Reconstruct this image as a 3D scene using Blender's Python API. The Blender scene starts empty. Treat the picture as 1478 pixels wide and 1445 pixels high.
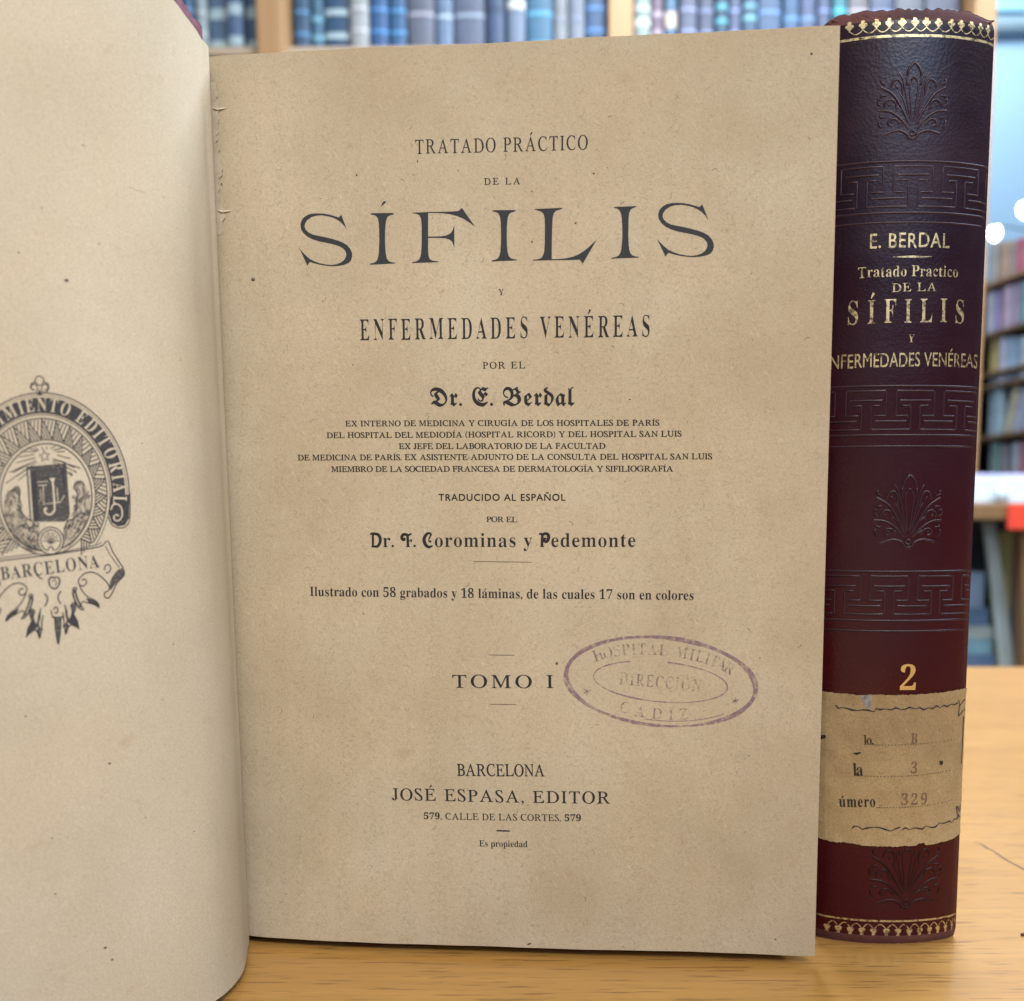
import bpy, math, random
from math import sin, cos, pi, radians
from mathutils import Vector
from mathutils.geometry import delaunay_2d_cdt

scene = bpy.context.scene
COL = scene.collection
random.seed(11)

# ------------------------------------------------------------------ camera
cam_d = bpy.data.cameras.new('camera')
cam = bpy.data.objects.new('camera', cam_d)
COL.objects.link(cam)
scene.camera = cam
cam.location = (0.0, 0.0, 0.118)
cam.rotation_euler = (radians(90 - 5.93), 0, 0)
cam_d.sensor_width = 36.0
cam_d.lens = 36.0 * 1300 / 1478
cam_d.shift_x = -125 / 1478
cam_d.shift_y = 157.5 / 1478
cam_d.clip_start = 0.01
cam_d.clip_end = 60.0
cam_d.dof.use_dof = True
cam_d.dof.focus_distance = 0.2325
cam_d.dof.aperture_fstop = 12.5

# ------------------------------------------------------------------ light
world = bpy.data.worlds.new('World')
scene.world = world
world.use_nodes = True
bg = world.node_tree.nodes['Background']
bg.inputs[0].default_value = (0.86, 0.92, 1.0, 1)
bg.inputs[1].default_value = 0.26


def area_light(name, loc, target, size, power, col, size_y=None):
    l = bpy.data.lights.new(name, 'AREA')
    l.energy = power
    l.color = col
    l.shape = 'RECTANGLE'
    l.size = size
    l.size_y = size_y or size
    o = bpy.data.objects.new(name, l)
    COL.objects.link(o)
    o.location = loc
    o.rotation_euler = (Vector(target) - Vector(loc)).to_track_quat('-Z', 'Y').to_euler()
    return o


area_light('shop_ceiling_light', (0.34, -0.78, 1.35), (0.0, 0.25, 0.10), 0.9, 12, (1.0, 0.96, 0.91), 0.5)
area_light('warm_low_fill', (-0.05, -0.42, 0.05), (0.0, 0.25, 0.0), 0.6, 0.5, (1.0, 0.74, 0.42), 0.12)  # added fill, no lamp there: warms the foot of the pages
area_light('cool_sheen_fill', (0.42, -0.85, 0.80), (0.08, 0.24, 0.2), 0.6, 5.2, (0.36, 0.55, 1.0), 0.3)  # added softbox, no window there: blue sheen on the upper spine
area_light('cool_side_light', (1.05, 0.15, 1.35), (0.08, 0.25, 0.15), 0.7, 15, (0.66, 0.80, 1.0), 0.7)  # added unseen rim light for a cool sheen along the spine
area_light('room_light_rear', (0.45, 1.0, 1.5), (0.38, 0.62, 0.0), 1.2, 72, (0.78, 0.87, 1.0), 0.6)
area_light('rear_wall_light', (1.25, 2.95, 2.05), (1.45, 3.5, 1.2), 0.8, 11, (0.80, 0.93, 1.0), 0.4)  # added unseen fill that brightens the back wall
area_light('bookcase_light', (0.1, 0.75, 1.9), (0.05, 1.6, 0.95), 1.4, 9, (0.92, 0.97, 1.0), 0.4)  # unseen fill added to lift the bookcase front
area_light('side_case_light', (0.72, 2.25, 2.0), (1.12, 2.5, 0.5), 0.6, 14, (0.84, 0.94, 1.0), 0.4)  # unseen fill added to brighten the paperbacks on the side case
sl = bpy.data.lights.new('vignette_spot', 'SPOT')  # added spot, shaped to let the pages fall off darker at their edges
sl.energy = 52
sl.color = (1.0, 0.96, 0.87)
sl.spot_size = radians(18.5)
sl.spot_blend = 1.0
sl.shadow_soft_size = 0.10
so_ = bpy.data.objects.new('vignette_spot', sl)
COL.objects.link(so_)
so_.location = (0.36, -0.80, 1.08)
so_.rotation_euler = (Vector((-0.055, 0.232, 0.150)) - Vector(so_.location)).to_track_quat('-Z', 'Y').to_euler()

vs = scene.view_settings
vs.view_transform = 'Standard'
vs.look = 'None'
vs.exposure = 0.0
vs.gamma = 1.0
vs.use_curve_mapping = False

TITLE_LINES = [('TRATADO PRÁCTICO', 'r', [51.78, 204.87], [95.02, 204.45], 3.33, 0.76, 0.004),
  ('DE LA', 'r', [69.06, 197.01], [78.22, 196.86], 1.57, 1.05, 0.014),
  ('Y', 'r', [72.3, 170.45], [74.05, 170.42], 1.45, 0.95, 0.012),
  ('ENFERMEDADES VENÉREAS', 's', [36.47, 159.98], [110.5, 159.69], 5.16, 0.53, -0.02),
  ('POR EL', 'r', [68.11, 152.45], [79.05, 152.41], 1.64, 1.1, 0.014),
  ('Dr. E. Berdal', 'f', [54.41, 143.3], [91.28, 143.06], 4.21, 0.95, 0.012),
  ('EX INTERNO DE MEDICINA Y CIRUGÍA DE LOS HOSPITALES DE PARÍS', 'r', [32.04, 138.42], [112.88, 137.96], 1.38, 1.16, 0.028),
  ('DEL HOSPITAL DEL MEDIODÍA (HOSPITAL RICORD) Y DEL HOSPITAL SAN LUIS', 'r', [27.01, 135.47], [118.44, 135.2], 1.39, 1.16, 0.028),
  ('EX JEFE DEL LABORATORIO DE LA FACULTAD', 'r', [46.06, 132.55], [99.32, 132.33], 1.39, 1.16, 0.028),
  ('DE MEDICINA DE PARÍS, EX ASISTENTE-ADJUNTO DE LA CONSULTA DEL HOSPITAL SAN LUIS', 'r', [19.1, 129.81], [126.09, 129.54], 1.4, 1.16, 0.028),
  ('MIEMBRO DE LA SOCIEDAD FRANCESA DE DERMATOLOGÍA Y SIFILIOGRAFÍA', 'r', [28.02, 126.81], [116.44, 126.56], 1.4, 1.16, 0.028),
  ('TRADUCIDO AL ESPAÑOL', 'n', [56.29, 119.33], [89.08, 119.29], 1.69, 1.0, 0.03),
  ('POR EL', 'r', [68.67, 113.93], [76.75, 113.85], 1.34, 1.2, 0.022),
  ('Dr. F. Corominas y Pedemonte', 'd', [38.13, 107.42], [107.11, 107.6], 3.47, 0.97, -0.012),
  ('Ilustrado con 58 grabados y 18 láminas, de las cuales 17 son en colores', 's', [21.4, 94.51], [121.99, 94.11], 2.44, 0.88, -0.004),
  ('TOMO I', 'r', [59.08, 70.71], [86.0, 70.91], 3.4, 1.3, 0.006),
  ('BARCELONA', 'r', [59.98, 47.05], [83.49, 47.32], 3.18, 0.8, 0.016),
  ('JOSÉ ESPASA, EDITOR', 'r', [42.2, 40.02], [100.67, 40.2], 3.2, 1.06, 0.01),
  ('579, CALLE DE LAS CORTES, 579', 'r', [50.77, 34.99], [92.99, 35.31], 1.76, 1.0, 0.012),
  ('Es propiedad', 's', [65.67, 27.84], [78.73, 27.96], 1.72, 0.9, -0.01)]
RULE_LINES = [([65.27,103.74],[80.43,103.62],0.21),([68.95,79.46],[75.7,79.45],0.2),([69.33,66.43],[76.12,66.43],0.2),([70.4,32.3],[73.94,32.26],0.39)]
HEADING = [[[32.59,190.83],[33.92,187.14],[33.33,188.04],[32.46,188.99],[31.45,189.7],[30.24,190.27],[28.81,190.65],[27.38,190.88],[25.94,190.8],[24.69,190.48],[23.64,189.81],[23.03,188.97],[22.89,188.28],[23.15,187.5],[23.87,186.79],[24.96,186.26],[26.4,185.92],[28.03,185.57],[29.67,185.15],[31.38,184.65],[32.72,184.12],[33.81,183.47],[34.64,182.53],[35.07,181.51],[35.08,180.66],[34.77,179.73],[34.05,179.05],[32.97,178.68],[31.73,178.47],[30.28,178.38],[28.63,178.5],[26.99,178.76],[25.55,179.1],[23.99,179.6],[23.26,178.72],[22.34,180.8],[21.33,182.96],[22.01,182.17],[22.85,181.3],[23.94,180.34],[25.16,179.73],[26.59,179.2],[28.23,178.85],[29.67,178.71],[30.91,178.84],[32.04,179.2],[32.88,179.77],[33.39,180.46],[33.58,181.23],[33.36,182.01],[32.68,182.76],[31.67,183.29],[30.24,183.74],[28.4,184.17],[26.56,184.56],[24.92,185.1],[23.5,185.83],[22.5,186.74],[21.92,187.76],[21.83,188.85],[22.15,189.77],[22.84,190.52],[23.89,191.12],[25.14,191.36],[26.58,191.36],[28.01,191.25],[29.44,190.98],[30.74,190.57],[31.88,190.19]],[[39.99,190.81],[40.49,190.99],[45.78,190.9],[46.3,190.7],[45.77,190.48],[45.07,190.34],[44.53,190.01],[44.15,189.33],[43.96,188.26],[43.8,186.72],[43.7,184.42],[43.73,182.1],[43.86,180.75],[44.08,179.85],[44.55,179.26],[45.28,178.98],[46.22,178.84],[46.17,178.65],[39.66,178.51],[39.67,178.78],[40.58,178.92],[41.24,179.25],[41.66,179.82],[41.93,180.79],[42.09,182.14],[42.23,184.45],[42.25,186.76],[42.21,188.3],[42.08,189.38],[41.77,190.08],[41.21,190.47],[40.56,190.6]],[[44.26,193.69],[44.13,193.46],[43.47,192.94],[42.77,192.46],[42.98,192.88],[43.4,193.6],[43.73,193.78]],[[50.84,190.85],[53.27,190.83],[54.89,190.87],[57.51,190.85],[59.52,190.84],[61.34,190.87],[62.54,190.92],[63.48,191.65],[64.14,190.65],[65.32,188.98],[66.7,187.08],[65.31,188.07],[63.92,188.98],[62.32,189.7],[60.52,190.2],[58.71,190.47],[56.7,190.6],[54.88,190.64],[54.77,184.98],[56.59,184.94],[58.21,184.98],[59.42,185.15],[60.32,185.51],[60.93,186.18],[61.23,186.9],[61.48,187.51],[61.39,182.0],[61.16,182.81],[60.85,183.58],[60.21,184.09],[59.21,184.46],[57.8,184.57],[54.76,184.64],[54.7,181.48],[54.8,180.33],[55.07,179.55],[55.67,179.15],[57.29,178.89],[57.28,178.73],[50.5,178.64],[50.5,178.83],[51.6,179.0],[52.35,179.49],[52.69,180.18],[52.91,181.14],[53.08,183.44],[53.17,188.04],[53.0,189.39],[52.65,190.16],[51.93,190.52],[50.96,190.7]],[[70.96,190.71],[71.43,190.89],[76.58,190.8],[77.1,190.6],[76.58,190.39],[75.91,190.25],[75.39,189.93],[75.02,189.25],[74.86,188.2],[74.72,186.68],[74.66,184.41],[74.71,182.12],[74.86,180.79],[75.09,179.9],[75.56,179.32],[76.27,179.04],[77.18,178.91],[77.14,178.72],[70.8,178.58],[70.81,178.84],[71.69,178.98],[72.33,179.31],[72.74,179.87],[72.99,180.82],[73.12,182.16],[73.23,184.44],[73.21,186.72],[73.15,188.24],[73.0,189.3],[72.69,189.99],[72.14,190.38],[71.51,190.51]],[[81.55,190.87],[84.72,190.91],[88.08,190.94],[88.79,190.89],[88.08,190.56],[87.01,190.29],[86.45,189.7],[86.21,188.8],[86.09,187.28],[85.99,184.25],[85.93,181.21],[85.92,178.81],[87.83,178.8],[89.62,178.92],[91.2,179.23],[92.59,179.74],[93.98,180.54],[95.36,181.58],[97.14,183.17],[95.95,181.19],[93.66,177.5],[92.91,178.47],[89.81,178.46],[85.84,178.54],[81.18,178.56],[81.18,178.75],[82.46,178.88],[83.3,179.16],[83.78,179.8],[84.06,180.87],[84.19,182.77],[84.26,186.57],[84.19,188.65],[83.92,189.68],[83.29,190.26],[82.18,190.59]],[[101.18,190.59],[101.57,190.69],[106.53,190.72],[107.04,190.63],[106.54,190.42],[105.87,190.21],[105.41,189.84],[105.1,189.1],[104.98,187.98],[104.95,186.09],[104.92,183.83],[105.0,181.94],[105.16,180.61],[105.4,179.73],[105.92,179.12],[106.62,178.88],[107.53,178.71],[107.53,178.55],[100.73,178.5],[100.73,178.69],[101.87,178.86],[102.54,179.19],[102.97,179.79],[103.2,180.65],[103.35,181.98],[103.47,183.86],[103.42,186.13],[103.3,188.02],[103.06,189.22],[102.67,189.91],[102.12,190.3],[101.57,190.43]],[[122.87,190.61],[124.35,186.95],[123.72,187.84],[122.81,188.78],[121.77,189.49],[120.54,190.06],[119.1,190.44],[117.66,190.66],[116.22,190.58],[114.99,190.27],[113.96,189.61],[113.39,188.78],[113.27,188.09],[113.57,187.32],[114.32,186.61],[115.43,186.09],[116.88,185.75],[118.53,185.4],[120.18,184.98],[121.91,184.48],[123.28,183.95],[124.39,183.32],[125.27,182.38],[125.73,181.37],[125.78,180.53],[125.51,179.61],[124.82,178.93],[123.75,178.57],[122.52,178.36],[121.08,178.28],[119.43,178.39],[117.77,178.65],[116.32,178.99],[114.74,179.49],[114.05,178.61],[113.04,180.68],[111.95,182.82],[112.66,182.04],[113.53,181.17],[114.66,180.22],[115.9,179.62],[117.35,179.09],[119.01,178.74],[120.45,178.6],[121.69,178.73],[122.8,179.09],[123.62,179.65],[124.1,180.33],[124.26,181.1],[124.0,181.87],[123.29,182.61],[122.26,183.13],[120.81,183.59],[118.96,184.01],[117.1,184.4],[115.44,184.94],[113.99,185.66],[112.95,186.57],[112.33,187.58],[112.2,188.65],[112.48,189.56],[113.13,190.31],[114.16,190.9],[115.39,191.14],[116.83,191.14],[118.27,191.03],[119.71,190.76],[121.03,190.35],[122.18,189.98]]]
HAIR = [[102.9,191.37],[104.07,192.02],[103.91,191.72],[103.06,191.29]]
SPECKS = [(8.76,175.76,0.54),(148.09,224.14,0.32),(91.92,187.25,0.26),(80.95,183.13,0.26),(52.44,203.05,0.22),(36.81,200.26,0.29),(62.6,200.55,0.16),(27.23,194.94,0.16),(81.1,195.06,0.18),(96.38,198.74,0.26),(96.02,170.95,0.16),(34.49,153.89,0.21),(15.63,140.83,0.18),(105.4,144.38,0.22),(26.75,80.64,0.16),(86.75,77.4,0.37),(110.51,98.79,0.18),(35.8,89.92,0.19),(136.49,53.67,0.19),(144.38,4.23,0.26),(78.89,1.06,0.38),(138.85,79.38,0.19),(1.24,199.29,0.32),(135.62,9.25,0.16)]
STAMP = {'c':[113.51,72.85],'o':[24.47,11.57],'i':[17.27,5.25]}
SPINE_LINES = [('E. BERDAL', 'n', [-9.94, 185.89], [10.61, 186.01], 3.56, 0.8, 0.012),
  ('Tratado Practico', 's', [-12.41, 178.74], [13.46, 178.98], 2.66, 0.86, -0.018),
  ('DE LA', 'r', [-3.95, 175.01], [7.67, 175.26], 2.06, 1.15, 0.008),
  ('SÍFILIS', 's', [-14.76, 167.18], [15.81, 167.6], 5.87, 0.6, -0.008),
  ('Y', 's', [0.71, 162.47], [3.05, 162.47], 1.99, 0.8, -0.02),
  ('ENFERMEDADES VENÉREAS', 'n', [-20.25, 156.11], [20.44, 156.56], 3.49, 0.64, 0.006),
  ('2', 's', [1.34, 71.83], [5.1, 71.8], 6.56, 0.92, 0.0)]
ZS = {'gold_top':236.79,'scal_top':237.85,'tref_top':240.28,'gold_bot':7.27,'scal_bot':4.88,'club':3.28,'b1a':206.91,'b1b':205.74,'b1k0':203.73,'b1k1':202.39,'b1k2':199.54,'b1k3':198.02,'b1c':196.0,'b1d':194.49,'b1e':192.12,'b2a':151.47,'b2b':150.24,'b2k0':147.78,'b2k1':146.46,'b2k2':143.9,'b2k3':142.49,'b2c':140.36,'b2d':138.95,'b2e':136.1,'b3a':103.45,'b3b':102.17,'b3k0':99.51,'b3k1':98.22,'b3k2':95.74,'b3k3':94.26,'b3c':92.05,'b3d':90.38,'b3e':87.6,'p1t':235.41,'p1b':212.4,'p2t':129.86,'p2b':109.84,'p3t':32.86,'p3b':11.05,'lab_t':70.59,'lab_b':28.57,'top':243.19,'ruley':183.63}
PX = {'p1':-0.09,'p2':2.42,'p3':5.31}
SPINE_RULE = ([-3.89,183.65],[6.04,183.78])
LABEL_LINES = [('úmero', 's', [-13.13, 39.04], [-3.73, 39.59], 3.09, 0.7, 0.0),
  ('la', 's', [-9.8, 47.97], [-7.2, 48.17], 3.46, 0.7, 0.0),
  ('lo.', 's', [-7.36, 56.69], [-4.82, 56.84], 2.66, 0.75, -0.02)]
LABEL_MARKS = [('B', 's', [4.97, 57.12], [7.49, 57.06], 2.86, 0.72, -0.012),
  ('3', 's', [5.18, 48.99], [7.5, 48.93], 3.07, 0.8, -0.015),
  ('329', 's', [2.91, 40.18], [10.43, 40.21], 3.09, 0.85, -0.02)]
DOTTED = [[[-5.0,56.74],[4.32,56.85],[12.17,57.33],[18.32,57.72]],[[-7.1,48.08],[2.73,48.17],[10.5,48.6],[17.4,49.22]],[[-3.72,39.43],[4.94,39.56],[12.89,40.13],[18.69,40.8]]]
PEN = [[[-14.61,67.13],[-13.98,66.32],[-13.16,66.59],[-11.92,66.48],[-10.66,66.13],[-9.2,66.01],[-7.94,66.27],[-6.46,66.17],[-4.87,65.8],[-4.47,66.74],[-3.47,66.44],[-2.18,66.67],[-0.65,66.37],[0.64,66.95],[2.2,66.45],[3.3,66.62],[4.39,67.1],[5.98,66.63],[7.1,66.96],[8.27,66.35],[9.64,66.84],[10.83,66.57],[11.99,67.28],[12.97,66.69],[14.02,67.3],[15.18,66.92],[16.41,67.51],[17.44,67.25],[18.3,67.72]],[[18.58,68.42],[19.02,66.94],[20.04,67.76],[20.78,68.23]],[[18.74,63.95],[18.92,66.73],[20.82,68.5]],[[18.74,63.95],[19.91,65.06],[21.13,65.62]],[[20.63,63.63],[20.67,58.64],[20.58,55.0],[20.49,50.45]],[[-9.71,33.25],[-9.13,33.93],[-8.07,33.89],[-6.98,33.2],[-5.7,33.66],[-4.18,33.88],[-2.65,33.86],[-1.09,33.37],[0.47,32.91],[1.78,33.59],[2.89,33.95]],[[3.59,33.3],[4.47,33.83],[5.4,33.26],[7.22,33.74],[9.1,33.29],[10.25,34.18],[11.47,33.59],[12.93,33.61],[14.12,34.65],[15.63,34.4],[17.41,34.84],[17.97,34.12],[18.71,35.13],[19.79,35.12],[20.44,36.27]],[[19.34,38.74],[20.18,38.07],[20.97,38.78]],[[19.34,38.65],[19.73,36.38],[20.88,35.19]],[[20.07,38.08],[20.54,36.4],[20.79,37.98]]]
EDGE_T = [[-18.35,70.68],[-14.7,70.48],[-10.99,70.39],[-10.36,70.33],[-8.9,70.11],[-7.64,70.23],[-3.81,70.48],[0.52,70.45],[5.83,70.54],[11.36,70.82],[16.24,71.1],[20.39,71.51]]
EDGE_B = [[-17.79,29.33],[-15.31,29.09],[-12.8,29.02],[-10.7,29.05],[-7.71,28.77],[-2.48,28.55],[2.85,28.63],[7.41,28.78],[8.08,29.35],[9.73,29.39],[10.23,28.72],[14.11,29.03],[17.66,29.54],[20.84,30.54]]
TEAR = [[-9.23,70.19],[-5.61,70.37],[-5.82,68.94],[-5.92,66.72],[-6.68,66.35],[-7.47,67.57],[-7.93,68.81],[-8.67,69.41]]
HOLES = [[[-10.04,54.28],[-9.06,53.82],[-8.1,54.31],[-7.94,54.68],[-9.08,54.45]],[[13.37,51.96],[14.35,52.07],[14.54,51.15],[14.01,50.73],[13.5,51.22]],[[-18.39,58.42],[-17.05,58.63],[-16.75,57.98],[-18.2,57.08]]]
TREF = [-16.01,-12.86,-9.68,-6.61,-3.5,-0.33,2.52,5.59,8.92,11.51,14.38,16.96,19.22]
CLUB = [-15.26,-12.4,-9.31,-6.28,-3.19,0.31,3.48,6.62,9.63,12.53,15.1,17.54,19.61,21.03]
LEAF_LOW = [(-0.1045,0.2397),(-0.0965,0.2366),(-0.094,0.2306),(-0.0916,0.2231),(-0.0904,0.2178),(-0.0903,0.211),(-0.0918,0.2046),(-0.0965,0.1965),(-0.103,0.1892),(-0.1105,0.1826),(-0.1195,0.1762),(-0.13,0.17),(-0.142,0.1645),(-0.156,0.159),(-0.172,0.154)]
LEAF_HIGH = [(-0.1045,0.2397),(-0.0969,0.2365),(-0.0962,0.231),(-0.0957,0.227),(-0.0955,0.2212),(-0.0953,0.2148),(-0.0968,0.2078),(-0.101,0.1995),(-0.1075,0.192),(-0.115,0.1852),(-0.124,0.1787),(-0.1345,0.1724),(-0.1465,0.1668),(-0.1605,0.1612),(-0.1765,0.156)]
PLATE = [[9.02345,0.08681,0.00038,9e-05,-4e-05,-1.14756,0.0071,-0.00014,7e-05,-0.11426,0.0002,-0.0002,-0.00662,0.00055,0.00202],[116.10021,-13.9738,-0.05565,-0.00067,3e-05,0.02707,-0.56675,0.00384,-0.00035,-0.0011,-0.07411,0.00237,0.00139,-0.01482,0.00222]]
LEAF_SPECKS = [(8.291,163.07,0.31),(9.076,167.06,0.14),(7.629,171.66,0.13),(6.036,185.29,0.13),(8.126,62.54,0.22),(9.531,74.89,0.14),(8.464,22.48,0.25),(8.346,19.42,0.2),(6.565,86.65,0.14),(6.905,74.57,0.13),(8.641,176.57,0.11),(7.006,131.1,0.11),(9.28,36.86,0.15),(7.805,190.76,0.13),(5.792,150.43,0.13),(7.469,49.03,0.13),(9.266,48.75,0.13),(6.325,42.61,0.13)]
LEAF_SCRATCH = [(6.945,184.85),(6.741,184.73),(6.524,184.79)]
SCRATCH = [[0.13682,0.31735],[0.13826,0.31517],[0.13878,0.31091],[0.13968,0.30881],[0.14012,0.30404],[0.1406,0.30005],[0.14175,0.29553],[0.14282,0.29176],[0.1446,0.28331]]
CHIP = [0.11971,0.24361]
SEWING = [[0.07,217.12],[0.29,192.25]]
BOARD_TOP = 235.3
RIGHT_BOOKS = [[-0.0274,0.0092,0.7878,0.0878],[0.0118,0.0502,0.7851,0.0827],[0.0531,0.0875,0.7808,0.0722],[0.0897,0.1177,0.7776,0.0786],[0.1199,0.1633,0.7731,0.081],[0.1656,0.2126,0.7677,0.076],[-0.0241,0.0004,0.6504,0.0943],[0.0032,0.0273,0.6487,0.0934],[0.0304,0.0481,0.6288,0.119],[0.051,0.0713,0.6264,0.1161],[0.0739,0.0967,0.6235,0.1206],[0.0993,0.1217,0.6222,0.1194],[0.1242,0.1489,0.6189,0.12],[0.1511,0.2093,0.6137,0.125],[-0.0134,0.0261,0.5405,0.0885],[0.0371,0.0636,0.4902,0.1175],[0.0663,0.0923,0.488,0.1181],[0.0952,0.1233,0.4855,0.1112],[0.126,0.1508,0.4813,0.1136],[0.1533,0.1987,0.4777,0.1137],[-0.0061,0.0245,0.3616,0.1453],[0.0281,0.0549,0.3549,0.1341],[0.0643,0.0876,0.348,0.1248],[0.0935,0.1219,0.3433,0.1214],[0.1388,0.1716,0.3373,0.1174],[0.1742,0.2294,0.3314,0.1206],[0.0068,0.0282,0.245,0.0935],[0.0319,0.0529,0.2399,0.0811],[0.056,0.0824,0.2349,0.0841],[0.0884,0.1085,0.2317,0.0812],[0.1113,0.1339,0.2287,0.0861],[0.1365,0.1586,0.2258,0.0945],[0.1616,0.1913,0.2227,0.0879],[0.1941,0.2385,0.2192,0.0883]]
RIGHT_PLANKS = [0.7674,0.6295,0.5211,0.4864,0.3446,0.2258]
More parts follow.
